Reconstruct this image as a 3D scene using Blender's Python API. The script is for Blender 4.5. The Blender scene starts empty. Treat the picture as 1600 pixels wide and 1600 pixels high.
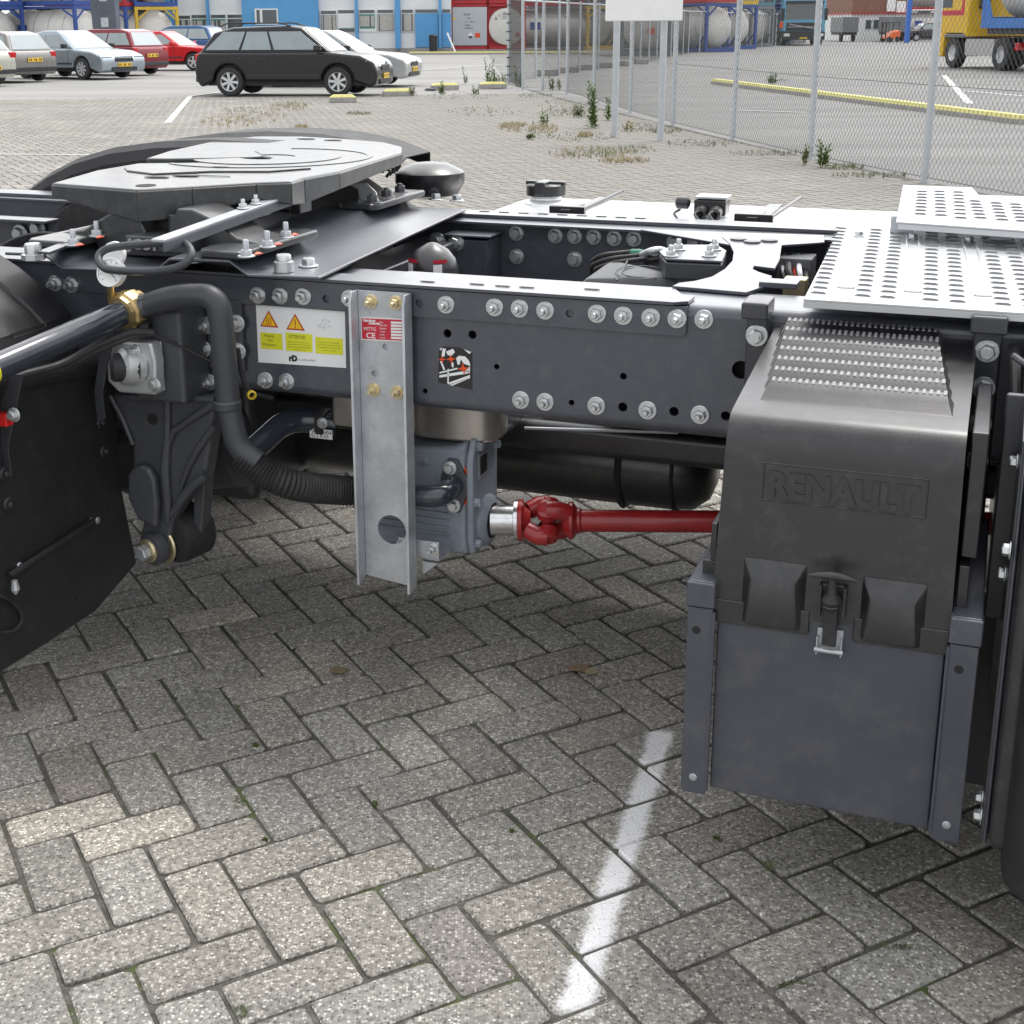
import bpy, bmesh, math, random
from math import radians as RAD, sin, cos, pi, tan, atan2, hypot
from mathutils import Vector as V, Matrix as M
from mathutils.geometry import tessellate_polygon
random.seed(7)
scene = bpy.context.scene
# ------------------------------------------------------------------ camera
CF, CX, CY, CH = 2117.2, 733.0, 644.7, 1.457          # focal length and principal point in px of a 1600 px picture, eye height
PITCH, ROLL = RAD(15.917), RAD(-0.39)
_r0, _u0 = V((1, 0, 0)), V((0, sin(PITCH), cos(PITCH)))
FW = V((0, cos(PITCH), -sin(PITCH)))
RT = _r0 * cos(ROLL) + _u0 * sin(ROLL)
UP = -_r0 * sin(ROLL) + _u0 * cos(ROLL)
CAM = V((0, 0, CH))
cd = bpy.data.cameras.new('camera'); cam = bpy.data.objects.new('camera', cd)
scene.collection.objects.link(cam); scene.camera = cam
cd.sensor_width = 36.0; cd.lens = 36.0 * CF / 1600.0
cd.shift_x = (800 - CX) / 1600.0; cd.shift_y = -(800 - CY) / 1600.0
cd.clip_start = 0.05; cd.clip_end = 3000
mw = M((RT, UP, -FW)).transposed().to_4x4(); mw.translation = CAM; cam.matrix_world = mw
# ------------------------------------------------------------------ sky and sun (bright, thinly overcast day)
SUN_EL, SUN_AZ = RAD(62), RAD(36)       # the sun stands beyond the truck, a little to the right
world = bpy.data.worlds.new('World'); scene.world = world; world.use_nodes = True
wn = world.node_tree.nodes; wl = world.node_tree.links
bgn = wn['Background']; bgn.inputs['Strength'].default_value = 0.12
sky = wn.new('ShaderNodeTexSky'); sky.sky_type = 'NISHITA'; sky.sun_disc = False
sky.sun_elevation = SUN_EL; sky.sun_rotation = SUN_AZ; sky.dust_density = 2.0
tc = wn.new('ShaderNodeTexCoord'); mp = wn.new('ShaderNodeMapping'); mp.inputs['Scale'].default_value = (1, 1, 3)
nz = wn.new('ShaderNodeTexNoise'); nz.inputs['Scale'].default_value = 1.7; nz.inputs['Detail'].default_value = 7
cr = wn.new('ShaderNodeValToRGB'); cr.color_ramp.elements[0].position = .34; cr.color_ramp.elements[1].position = .60
cr.color_ramp.elements[0].color = (.45, .45, .45, 1); cr.color_ramp.elements[1].color = (1, 1, 1, 1)
mx = wn.new('ShaderNodeMix'); mx.data_type = 'RGBA'; mx.inputs['B'].default_value = (12.6, 12.6, 12.9, 1)
wl.new(tc.outputs['Generated'], mp.inputs['Vector']); wl.new(mp.outputs[0], nz.inputs['Vector'])
wl.new(nz.outputs['Fac'], cr.inputs['Fac']); wl.new(cr.outputs['Color'], mx.inputs['Factor'])
# thin cloud glows brighter towards the hidden sun
gd = wn.new('ShaderNodeVectorMath'); gd.operation = 'DOT_PRODUCT'; gd.inputs[1].default_value = (sin(SUN_AZ) * cos(RAD(42)), cos(SUN_AZ) * cos(RAD(42)), sin(RAD(42)))
gm = wn.new('ShaderNodeMath'); gm.operation = 'MAXIMUM'; gm.inputs[1].default_value = 0; gp_ = wn.new('ShaderNodeMath'); gp_.operation = 'POWER'; gp_.inputs[1].default_value = 2.5
ga_ = wn.new('ShaderNodeMath'); ga_.operation = 'MULTIPLY_ADD'; ga_.inputs[1].default_value = 14.0; ga_.inputs[2].default_value = 8.2
gc_ = wn.new('ShaderNodeCombineColor')
wl.new(tc.outputs['Generated'], gd.inputs[0]); wl.new(gd.outputs['Value'], gm.inputs[0]); wl.new(gm.outputs[0], gp_.inputs[0]); wl.new(gp_.outputs[0], ga_.inputs[0])
for k in range(3): wl.new(ga_.outputs[0], gc_.inputs[k])
wl.new(gc_.outputs[0], mx.inputs['B'])
wl.new(sky.outputs['Color'], mx.inputs['A']); wl.new(mx.outputs['Result'], bgn.inputs['Color'])
sl = bpy.data.lights.new('sun', 'SUN'); sl.energy = 1.5; sl.angle = RAD(18); sl.color = (1, .97, .92)
sun = bpy.data.objects.new('sun', sl); scene.collection.objects.link(sun)
sd = V((sin(SUN_AZ) * cos(SUN_EL), cos(SUN_AZ) * cos(SUN_EL), sin(SUN_EL)))
sun.rotation_euler = sd.to_track_quat('Z', 'Y').to_euler(); sun.location = (0, 0, 60)
vs = scene.view_settings; vs.view_transform = 'Standard'; vs.look = 'None'; vs.exposure = 0.45; vs.gamma = 1; vs.use_curve_mapping = False
scene.render.engine = 'CYCLES'

# ------------------------------------------------------------------ points read off the photograph, put on real planes
def ray(x, y): return FW + RT * ((x - CX) / CF) - UP * ((y - CY) / CF)
def onz(x, y, z=0.0):
    d = ray(x, y); return CAM + d * ((z - CH) / d.z)
def aty(x, y, Y):
    d = ray(x, y); return CAM + d * (Y / d.y)
TH = RAD(-21.3); EX = V((cos(TH), sin(TH), 0)); EY = V((-sin(TH), cos(TH), 0))
OO = onz(750, 452, .95); OO.z = 0
def w2l(p):
    d = p - OO; return V((d.dot(EX), d.dot(EY), p.z))
def P(x, y, Y=0.0):
    d = ray(x, y); return w2l(CAM + d * ((Y - (CAM - OO).dot(EY)) / d.dot(EY)))
def Q(x, y, Z): return w2l(onz(x, y, Z))

# ------------------------------------------------------------------ mesh helpers
COL = scene.collection
class MB:
    def __init__(s): s.v = []; s.f = []
    def add(s, vs_, fs):
        n = len(s.v); s.v += [tuple(v) for v in vs_]; s.f += [tuple(i + n for i in f) for f in fs]; return s
    def box(s, x0, x1, y0, y1, z0, z1):
        return s.hexa([(x0, y0, z0), (x1, y0, z0), (x1, y1, z0), (x0, y1, z0), (x0, y0, z1), (x1, y0, z1), (x1, y1, z1), (x0, y1, z1)])
    def hexa(s, c): return s.add(c, [(3, 2, 1, 0), (4, 5, 6, 7), (0, 1, 5, 4), (1, 2, 6, 5), (2, 3, 7, 6), (3, 0, 4, 7)])
    def ext(s, poly, vec):
        vec = V(vec); n = len(poly); a = [V(p) for p in poly]; b = [p + vec for p in a]
        nn = V((0, 0, 0))
        for i in range(n): nn += a[i].cross(a[(i + 1) % n])
        if nn.dot(vec) > 0: a.reverse(); b.reverse()
        return s.add(a + b, [tuple(range(n)), tuple(range(2 * n - 1, n - 1, -1))] + [(i, i + n, (i + 1) % n + n, (i + 1) % n) for i in range(n)])
    def tube(s, path, r, n=12, caps=True, closed=False):
        path = [V(p) for p in path]; m = len(path); rs = r if isinstance(r, (list, tuple)) else [r] * m
        rings = []; nrm = None
        for i in range(m):
            if closed: t = (path[(i + 1) % m] - path[i - 1]).normalized()
            else: t = (path[min(i + 1, m - 1)] - path[max(i - 1, 0)]).normalized()
            if nrm is None: nrm = t.orthogonal().normalized()
            nrm = (nrm - t * nrm.dot(t)).normalized(); b = t.cross(nrm)
            rings.append([path[i] + (nrm * cos(2 * pi * k / n) + b * sin(2 * pi * k / n)) * rs[i] for k in range(n)])
        vs_ = [p for q in rings for p in q]; fs = []
        for i in range(m if closed else m - 1):
            j = (i + 1) % m
            for k in range(n): fs.append((i * n + k, i * n + (k + 1) % n, j * n + (k + 1) % n, j * n + k))
        s.add(vs_, fs)
        if caps and not closed:
            s.add(rings[0], [tuple(range(n - 1, -1, -1))]); s.add(rings[-1], [tuple(range(n))])
        return s
    def cyl(s, a, b, r, n=16, r2=None): return s.tube([a, b], [r, r if r2 is None else r2], n)
    def lathe(s, prof, o, ax, n=20):
        ax = V(ax).normalized(); u = ax.orthogonal().normalized(); w = ax.cross(u); o = V(o); vs_ = []; fs = []
        for (r, t) in prof: vs_ += [o + ax * t + (u * cos(2 * pi * k / n) + w * sin(2 * pi * k / n)) * r for k in range(n)]
        for i in range(len(prof) - 1):
            for k in range(n): fs.append((i * n + k, i * n + (k + 1) % n, (i + 1) * n + (k + 1) % n, (i + 1) * n + k))
        return s.add(vs_, fs)
    def hexprism(s, a, b, r): return s.tube([a, b], r, 6)
    def holed(s, outer, holes, org, ux, uy, th, n=14):
        """flat plate with round holes: outer = 2-D outline, holes = (x, y, r), th = thickness vector"""
        org, ux, uy, th = V(org), V(ux), V(uy), V(th)
        loops = [list(outer)] + [[(cx + r * cos(-2 * pi * k / n), cy + r * sin(-2 * pi * k / n)) for k in range(n)] for cx, cy, r in holes]
        flat = [p for l in loops for p in l]
        tris = tessellate_polygon([[V((x, y, 0)) for x, y in l] for l in loops])
        top = [org + ux * x + uy * y for x, y in flat]; bot = [p + th for p in top]; N = len(flat)
        fs = []
        fdir = ux.cross(uy)
        for t in tris:
            a, b, c = t; ar = (flat[b][0] - flat[a][0]) * (flat[c][1] - flat[a][1]) - (flat[b][1] - flat[a][1]) * (flat[c][0] - flat[a][0])
            up = (ar > 0) == (fdir.dot(th) < 0)
            fs.append((a, b, c) if up else (a, c, b)); fs.append((a + N, c + N, b + N) if up else (a + N, b + N, c + N))
        k0 = 0
        for l in loops:
            L = len(l)
            for k in range(L): fs.append((k0 + k, k0 + (k + 1) % L, k0 + (k + 1) % L + N, k0 + k + N))
            k0 += L
        return s.add(top + bot, fs)
    def mesh(s, name, m=None, ang=35):
        me = bpy.data.meshes.new(name); me.from_pydata(s.v, [], s.f)
        bm = bmesh.new(); bm.from_mesh(me); bmesh.ops.recalc_face_normals(bm, faces=bm.faces); bm.to_mesh(me); bm.free()
        for p in me.polygons: p.use_smooth = True
        me.set_sharp_from_angle(angle=RAD(ang))
        if m: me.materials.append(m)
        return me
    def build(s, name, m, parent=None, bevel=0, seg=2, ang=35, loc=None):
        o = bpy.data.objects.new(name, s.mesh(name, m, ang)); COL.objects.link(o)
        if parent: o.parent = parent
        if loc is not None: o.location = loc
        if bevel:
            b = o.modifiers.new('bevel', 'BEVEL'); b.width = bevel; b.segments = seg; b.limit_method = 'ANGLE'; b.angle_limit = RAD(ang); b.harden_normals = True
        return o
def link(name, me, parent=None, loc=(0, 0, 0), rot=(0, 0, 0), sc=None):
    o = bpy.data.objects.new(name, me); COL.objects.link(o); o.parent = parent; o.location = loc; o.rotation_euler = rot
    if sc: o.scale = sc
    return o
def tag(o, label=None, cat=None, group=None, kind=None):
    if label: o['label'] = label
    if cat: o['category'] = cat
    if group: o['group'] = group
    if kind: o['kind'] = kind
    return o
def thing(name, label, cat, loc=(0, 0, 0), rz=0, group=None):
    o = bpy.data.objects.new(name, None); o.empty_display_size = .2; COL.objects.link(o)
    o.location = loc; o.rotation_euler = (0, 0, rz); return tag(o, label, cat, group)
def copy_tree(o, parent=None, **kw):
    c = o.copy(); COL.objects.link(c); c.parent = parent
    for ch in [x for x in bpy.data.objects if x.parent == o]: copy_tree(ch, c)
    return c
def arc(c, r, a0, a1, n, ux, uy):
    c, ux, uy = V(c), V(ux), V(uy)
    return [c + ux * (r * cos(a0 + (a1 - a0) * k / n)) + uy * (r * sin(a0 + (a1 - a0) * k / n)) for k in range(n + 1)]
def smooth_path(pts, r=.06, n=6):
    """polyline with rounded corners"""
    pts = [V(p) for p in pts]; out = [pts[0]]
    for i in range(1, len(pts) - 1):
        a, b, c = pts[i - 1], pts[i], pts[i + 1]; d1 = (a - b); d2 = (c - b)
        rr = min(r, d1.length * .49, d2.length * .49); p = b + d1.normalized() * rr; q = b + d2.normalized() * rr
        for k in range(n + 1):
            t = k / n; out.append(p.lerp(b, t).lerp(b.lerp(q, t), t))
    out.append(pts[-1]); return out
def text_mesh(txt, size, depth, mat, bold=0.0, align='LEFT'):
    cu = bpy.data.curves.new('text', 'FONT'); cu.body = txt; cu.size = size; cu.extrude = depth; cu.align_x = align; cu.resolution_u = 3; cu.offset = bold
    ob = bpy.data.objects.new('text', cu); COL.objects.link(ob); bpy.context.view_layer.update()
    me = bpy.data.meshes.new_from_object(ob.evaluated_get(bpy.context.evaluated_depsgraph_get()))
    bpy.data.objects.remove(ob); bpy.data.curves.remove(cu); me.materials.clear(); me.materials.append(mat); return me
def put_text(txt, size, depth, mat, parent, org, ux, uy, name='lettering', bold=0.0, sx=1.0, align='LEFT'):
    me = text_mesh(txt, size, depth, mat, bold, align)
    ux = V(ux).normalized(); uy = V(uy); uy = (uy - ux * uy.dot(ux)).normalized(); w = ux.cross(uy)
    o = bpy.data.objects.new(name, me); COL.objects.link(o); o.parent = parent
    m4 = M((ux * sx, uy, w)).transposed().to_4x4(); m4.translation = V(org); o.matrix_local = m4; return o

# ------------------------------------------------------------------ materials
def newmat(name):
    m = bpy.data.materials.new(name); m.use_nodes = True; nt = m.node_tree; return m, nt.nodes, nt.links, nt.nodes['Principled BSDF']
def pbr(name, col, rough=.5, metal=0.0, var=.12, scale=9.0, bump=.0, bscale=120.0, spec=.5, coat=0.0, dirt=None, dirtamt=.3, rvar=.12, ior=1.5, cr_=.08):
    m, n, l, b = newmat(name)
    tcn = n.new('ShaderNodeTexCoord')
    no = n.new('ShaderNodeTexNoise'); no.inputs['Scale'].default_value = scale; no.inputs['Detail'].default_value = 6; no.inputs['Roughness'].default_value = .65
    l.new(tcn.outputs['Object'], no.inputs['Vector'])
    r = n.new('ShaderNodeValToRGB'); r.color_ramp.elements[0].position = .3; r.color_ramp.elements[1].position = .7
    r.color_ramp.elements[0].color = (*[c * (1 - var) for c in col], 1); r.color_ramp.elements[1].color = (*[min(1, c * (1 + var)) for c in col], 1)
    l.new(no.outputs['Fac'], r.inputs['Fac']); out = r.outputs['Color']
    if dirt:
        n2 = n.new('ShaderNodeTexNoise'); n2.inputs['Scale'].default_value = scale * 2.3; n2.inputs['Detail'].default_value = 9; n2.inputs['Roughness'].default_value = .7
        l.new(tcn.outputs['Object'], n2.inputs['Vector'])
        rr = n.new('ShaderNodeValToRGB'); rr.color_ramp.elements[0].position = .5; rr.color_ramp.elements[1].position = .72
        rr.color_ramp.elements[1].color = (dirtamt, dirtamt, dirtamt, 1)
        l.new(n2.outputs['Fac'], rr.inputs['Fac']); mm = n.new('ShaderNodeMix'); mm.data_type = 'RGBA'; mm.inputs['B'].default_value = (*dirt, 1)
        l.new(rr.outputs['Color'], mm.inputs['Factor']); l.new(out, mm.inputs['A']); out = mm.outputs['Result']
    l.new(out, b.inputs['Base Color'])
    mr = n.new('ShaderNodeMapRange'); mr.inputs['To Min'].default_value = max(.02, rough - rvar); mr.inputs['To Max'].default_value = min(1, rough + rvar)
    n3 = n.new('ShaderNodeTexNoise'); n3.inputs['Scale'].default_value = scale * 1.7; n3.inputs['Detail'].default_value = 5
    l.new(tcn.outputs['Object'], n3.inputs['Vector']); l.new(n3.outputs['Fac'], mr.inputs['Value']); l.new(mr.outputs[0], b.inputs['Roughness'])
    b.inputs['Metallic'].default_value = metal; b.inputs['Specular IOR Level'].default_value = spec; b.inputs['IOR'].default_value = ior
    b.inputs['Coat Weight'].default_value = coat; b.inputs['Coat Roughness'].default_value = cr_
    if bump:
        nb = n.new('ShaderNodeTexNoise'); nb.inputs['Scale'].default_value = bscale; nb.inputs['Detail'].default_value = 4; l.new(tcn.outputs['Object'], nb.inputs['Vector'])
        bp = n.new('ShaderNodeBump'); bp.inputs['Strength'].default_value = bump; bp.inputs['Distance'].default_value = .002
        l.new(nb.outputs['Fac'], bp.inputs['Height']); l.new(bp.outputs[0], b.inputs['Normal'])
    return m
MT = {}
MT['chassis'] = pbr('chassis_paint', (.050, .055, .074), .42, 0, .10, 14, .14, 300, coat=1.0, cr_=.28, dirt=(.17, .165, .155), dirtamt=.26)
MT['chassis2'] = pbr('chassis_paint_dark', (.035, .037, .044), .40, 0, .1, 14, .15, 260, coat=.5, cr_=.3, dirt=(.12, .115, .11), dirtamt=.15)
MT['cast'] = pbr('cast_iron_paint', (.060, .063, .072), .38, 0, .15, 18, .5, 420, coat=.1, dirt=(.14, .13, .12), dirtamt=.15)
MT['greasy'] = pbr('fifth_wheel_iron', (.030, .032, .034), .40, 0, .25, 16, .5, 380, coat=.75, cr_=.20, dirt=(.14, .14, .14), dirtamt=.3)
MT['plastic'] = pbr('black_plastic', (.015, .015, .017), .36, 0, .1, 12, .22, 700, dirt=(.09, .088, .085), dirtamt=.30, coat=.6, cr_=.26)
MT['flap'] = pbr('grained_black_plastic', (.016, .016, .018), .42, 0, .15, 10, .5, 900, dirt=(.07, .068, .065), dirtamt=.2)
MT['rubber'] = pbr('black_rubber', (.020, .020, .022), .6, 0, .15, 20, .2, 200, dirt=(.09, .085, .08), dirtamt=.25)
MT['panelgrey'] = pbr('grey_box_paint', (.068, .073, .092), .36, 0, .08, 7, .10, 260, dirt=(.18, .165, .14), dirtamt=.28, coat=.1)
MT['zinc'] = pbr('zinc_plated_steel', (.62, .64, .65), .34, .85, .12, 40, .1, 200)
MT['galv'] = pbr('galvanised_steel', (.50, .52, .55), .42, .55, .22, 11, .15, 60, dirt=(.32, .33, .36), dirtamt=.5)
MT['alu'] = pbr('aluminium_sheet', (.56, .575, .59), .38, .55, .06, 10, .05, 200, dirt=(.6, .6, .6), dirtamt=.3)
MT['alubright'] = pbr('bright_aluminium', (.86, .87, .88), .3, .45, .05, 6, .03, 100)
MT['steel'] = pbr('machined_steel', (.70, .70, .71), .22, .95, .08, 60, .05, 300)
MT['brass'] = pbr('brass', (.56, .42, .20), .33, .85, .18, 30, .2, 150, dirt=(.25, .2, .12), dirtamt=.4)
MT['gold'] = pbr('yellow_chromate', (.70, .60, .38), .35, .8, .15, 60)
MT['redpaint'] = pbr('red_shaft_paint', (.33, .018, .02), .30, 0, .15, 16, .1, 120, coat=.3, dirt=(.14, .02, .02), dirtamt=.4)
MT['bluegrey'] = pbr('blue_grey_casting', (.235, .265, .31), .42, 0, .1, 14, .4, 220, dirt=(.08, .09, .11), dirtamt=.4)
MT['stainless'] = pbr('brushed_stainless', (.46, .43, .39), .34, .8, .1, 16, .08, 80)
MT['pipe'] = pbr('black_lacquered_pipe', (.030, .036, .048), .18, 0, .12, 20, .05, 60, coat=.6)
MT['hose'] = pbr('dark_hose', (.045, .048, .056), .42, 0, .1, 20)
MT['plasticgrey'] = pbr('grey_plastic_cover', (.14, .145, .155), .45, 0, .06, 15, .3, 600)
MT['white'] = pbr('white_print', (.82, .83, .84), .4, 0, .03, 8)
MT['enamel'] = pbr('white_enamel', (.86, .87, .86), .45, 0, .03, 8)
MT['yel'] = pbr('yellow_label', (.72, .72, .03), .4, 0, .05, 30)
MT['yelsign'] = pbr('yellow_warning', (.85, .55, .02), .4, 0, .04, 30)
MT['redlab'] = pbr('red_label', (.55, .02, .045), .35, 0, .08, 30)
MT['redink'] = pbr('red_ink', (.50, .05, .015), .5, 0, .05, 30)
MT['orangered'] = pbr('orange_red_ink', (.75, .08, .01), .45, 0, .05, 30)
MT['blackink'] = pbr('black_ink', (.02, .02, .02), .5, 0, .05, 30)
MT['olive'] = pbr('small_print', (.36, .36, .03), .5, 0, .05, 30)
MT['greyink'] = pbr('grey_ink', (.45, .45, .45), .5, 0, .05, 30)
MT['paintmark'] = pbr('orange_paint_mark', (.8, .09, .03), .45, 0, .1, 60)
MT['dark'] = pbr('dark_cavity', (.012, .012, .013), .7, 0, .1, 10)
# ================================================================== the ground
LW = .0741 * CH; LT = .4909; LO = V((-.6194 * CH, 1.5708 * CH, 0))
LU = V((cos(LT), sin(LT), 0)); LV = V((sin(LT), -cos(LT), 0))
def lat(u, v): return LO + LU * (u * LW) + LV * (v * LW)
def unlat(p): d = p - LO; return d.dot(LU) / LW, d.dot(LV) / LW
FENCE = [(5.75, 6.6), (5.03, 10.0), (4.42, 13.09), (3.93, 15.49), (3.50, 18.13), (3.06, 21.0), (2.74, 23.4), (2.36, 26.18), (2.02, 28.7), (1.62, 32.0), (1.11, 36.85)]
def fence_x(y):
    for (xa, ya), (xb, yb) in zip(FENCE, FENCE[1:]):
        if ya <= y <= yb: return xa + (xb - xa) * (y - ya) / (yb - ya)
    return 5.75 if y < 6.6 else 1.11
def paver_material(name, per_object):
    m, n, l, b = newmat(name)
    geo = n.new('ShaderNodeNewGeometry')
    if per_object:
        oi = n.new('ShaderNodeObjectInfo'); tone = oi.outputs['Color']
    else:
        at = n.new('ShaderNodeAttribute'); at.attribute_name = 'tone'; tone = at.outputs['Color']
    def noise(scale, detail=4, rough=.6):
        x = n.new('ShaderNodeTexNoise'); x.inputs['Scale'].default_value = scale; x.inputs['Detail'].default_value = detail; x.inputs['Roughness'].default_value = rough
        l.new(geo.outputs['Position'], x.inputs['Vector']); return x
    def ramp(src, stops):
        r = n.new('ShaderNodeValToRGB'); e = r.color_ramp.elements
        e[0].position, e[0].color = stops[0][0], (*stops[0][1], 1); e[1].position, e[1].color = stops[-1][0], (*stops[-1][1], 1)
        for p, c in stops[1:-1]:
            k = e.new(p); k.color = (*c, 1)
        l.new(src, r.inputs['Fac']); return r.outputs['Color']
    def mixc(f, a, bb, mode='MIX'):
        x = n.new('ShaderNodeMix'); x.data_type = 'RGBA'; x.blend_type = mode; x.clamp_factor = True
        if isinstance(f, (int, float)): x.inputs['Factor'].default_value = f
        else: l.new(f, x.inputs['Factor'])
        for k, s in (('A', a), ('B', bb)):
            if isinstance(s, tuple): x.inputs[k].default_value = (*s, 1)
            else: l.new(s, x.inputs[k])
        return x.outputs['Result']
    # exposed aggregate: pale, grey and dark stones in a cement matrix
    vo = n.new('ShaderNodeTexVoronoi'); vo.inputs['Scale'].default_value = 185; l.new(geo.outputs['Position'], vo.inputs['Vector'])
    vo2 = n.new('ShaderNodeTexVoronoi'); vo2.inputs['Scale'].default_value = 120; l.new(geo.outputs['Position'], vo2.inputs['Vector'])
    sp = n.new('ShaderNodeSeparateColor'); l.new(vo.outputs['Color'], sp.inputs[0]); sp2 = n.new('ShaderNodeSeparateColor'); l.new(vo2.outputs['Color'], sp2.inputs[0])
    base = ramp(noise(70, 6, .75).outputs['Fac'], [(.30, (.12, .115, .105)), (.5, (.225, .218, .205)), (.70, (.36, .352, .335))])
    st = ramp(sp.outputs[0], [(0, (.07, .068, .062)), (.14, (.12, .117, .108)), (.34, (.21, .205, .195)), (.62, (.31, .30, .28)), (.82, (.44, .43, .40)), (1, (.68, .67, .64))])
    c1 = mixc(ramp(vo.outputs['Distance'], [(.30, (.95, .95, .95)), (.6, (.15, .15, .15))]), base, st)
    big = ramp(sp2.outputs[1], [(.90, (0, 0, 0)), (.93, (1, 1, 1))])
    bigd = ramp(vo2.outputs['Distance'], [(.22, (1, 1, 1)), (.34, (0, 0, 0))])
    c2 = mixc(mixc(1.0, big, bigd, 'MULTIPLY'), c1, ramp(sp2.outputs[2], [(0, (.14, .13, .12)), (.4, (.42, .36, .27)), (.7, (.55, .54, .51)), (1, (.68, .67, .64))]))
    lg = ramp(noise(1.3, 4, .6).outputs['Fac'], [(.3, (.84, .84, .86)), (.7, (1.14, 1.12, 1.08))])
    c3 = mixc(1.0, c2, lg, 'MULTIPLY')
    c4 = mixc(1.0, c3, tone, 'MULTIPLY')
    # brownish rust and dirt blooms, moss near joints
    c5 = mixc(ramp(noise(3.1, 5, .7).outputs['Fac'], [(.62, (0, 0, 0)), (.78, (.35, .35, .35))]), c4, (.26, .20, .13))
    c5 = mixc(ramp(noise(5.3, 6, .75).outputs['Fac'], [(.66, (0, 0, 0)), (.74, (.5, .5, .5))]), c5, (.085, .08, .07))
    c5 = mixc(ramp(noise(23, 5, .8).outputs['Fac'], [(.64, (0, 0, 0)), (.72, (.55, .55, .55))]), c5, (.11, .105, .09))
    # sand drifted over the yard farther off
    sx = n.new('ShaderNodeSeparateXYZ'); l.new(geo.outputs['Position'], sx.inputs[0])
    mrs = n.new('ShaderNodeMapRange'); mrs.inputs['From Min'].default_value = 5.5; mrs.inputs['From Max'].default_value = 14; mrs.inputs['To Max'].default_value = .30; l.new(sx.outputs['Y'], mrs.inputs['Value'])
    mrx = n.new('ShaderNodeMapRange'); mrx.inputs['From Min'].default_value = -4.5; mrx.inputs['From Max'].default_value = 1.5; mrx.inputs['To Min'].default_value = -.12; mrx.inputs['To Max'].default_value = .10; l.new(sx.outputs['X'], mrx.inputs['Value'])
    ad = n.new('ShaderNodeMath'); l.new(mrs.outputs[0], ad.inputs[0]); l.new(mrx.outputs[0], ad.inputs[1])
    ad2 = n.new('ShaderNodeMath'); l.new(ad.outputs[0], ad2.inputs[0]); l.new(noise(.55, 8, .65).outputs['Fac'], ad2.inputs[1])
    c6 = mixc(ramp(ad2.outputs[0], [(.62, (0, 0, 0)), (.82, (.9, .9, .9))]), c5, ramp(noise(25, 8, .8).outputs['Fac'], [(.25, (.15, .138, .12)), (.55, (.235, .224, .203)), (.8, (.34, .325, .295))]))
    # sprayed white stripe across the stones
    A = onz(1036, 1140); B = onz(893, 1588); d = (B - A); L = d.length; d.normalize(); pn = V((d.y, -d.x, 0))
    def dot(vec, off):
        vm = n.new('ShaderNodeVectorMath'); vm.operation = 'DOT_PRODUCT'; l.new(geo.outputs['Position'], vm.inputs[0]); vm.inputs[1].default_value = vec
        s_ = n.new('ShaderNodeMath'); s_.operation = 'SUBTRACT'; l.new(vm.outputs['Value'], s_.inputs[0]); s_.inputs[1].default_value = off; return s_.outputs[0]
    al = dot(d, d.dot(A)); pe = dot(pn, pn.dot(A))
    ab = n.new('ShaderNodeMath'); ab.operation = 'ABSOLUTE'; l.new(pe, ab.inputs[0])
    wob = n.new('ShaderNodeMath'); wob.operation = 'MULTIPLY_ADD'; l.new(noise(130, 6, .9).outputs['Fac'], wob.inputs[0]); wob.inputs[1].default_value = .055; l.new(ab.outputs[0], wob.inputs[2])
    wob2 = n.new('ShaderNodeMath'); wob2.operation = 'MULTIPLY_ADD'; l.new(noise(14, 3, .6).outputs['Fac'], wob2.inputs[0]); wob2.inputs[1].default_value = .035; l.new(wob.outputs[0], wob2.inputs[2])
    across = ramp(wob2.outputs[0], [(.062, (1, 1, 1)), (.076, (0, 0, 0))])
    mid = n.new('ShaderNodeMath'); mid.operation = 'SUBTRACT'; l.new(al, mid.inputs[0]); mid.inputs[1].default_value = L / 2
    abm = n.new('ShaderNodeMath'); abm.operation = 'ABSOLUTE'; l.new(mid.outputs[0], abm.inputs[0])
    along = ramp(abm.outputs[0], [(L / 2 - .02, (1, 1, 1)), (L / 2, (0, 0, 0))]) if L / 2 < 1 else None
    mk = mixc(1.0, across, along, 'MULTIPLY') if along else across
    c7 = mixc(mk, c6, ramp(noise(200, 3, .8).outputs['Fac'], [(.32, (.34, .34, .34)), (.46, (.74, .74, .75))]))
    l.new(c7, b.inputs['Base Color']); b.inputs['Roughness'].default_value = .85; b.inputs['Specular IOR Level'].default_value = .35
    hm = n.new('ShaderNodeMath'); hm.operation = 'MULTIPLY_ADD'; l.new(vo.outputs['Distance'], hm.inputs[0]); hm.inputs[1].default_value = -.6; l.new(noise(90, 6, .8).outputs['Fac'], hm.inputs[2])
    bp = n.new('ShaderNodeBump'); bp.inputs['Strength'].default_value = .55; bp.inputs['Distance'].default_value = .0022
    l.new(hm.outputs[0], bp.inputs['Height']); l.new(bp.outputs[0], b.inputs['Normal'])
    return m
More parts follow.
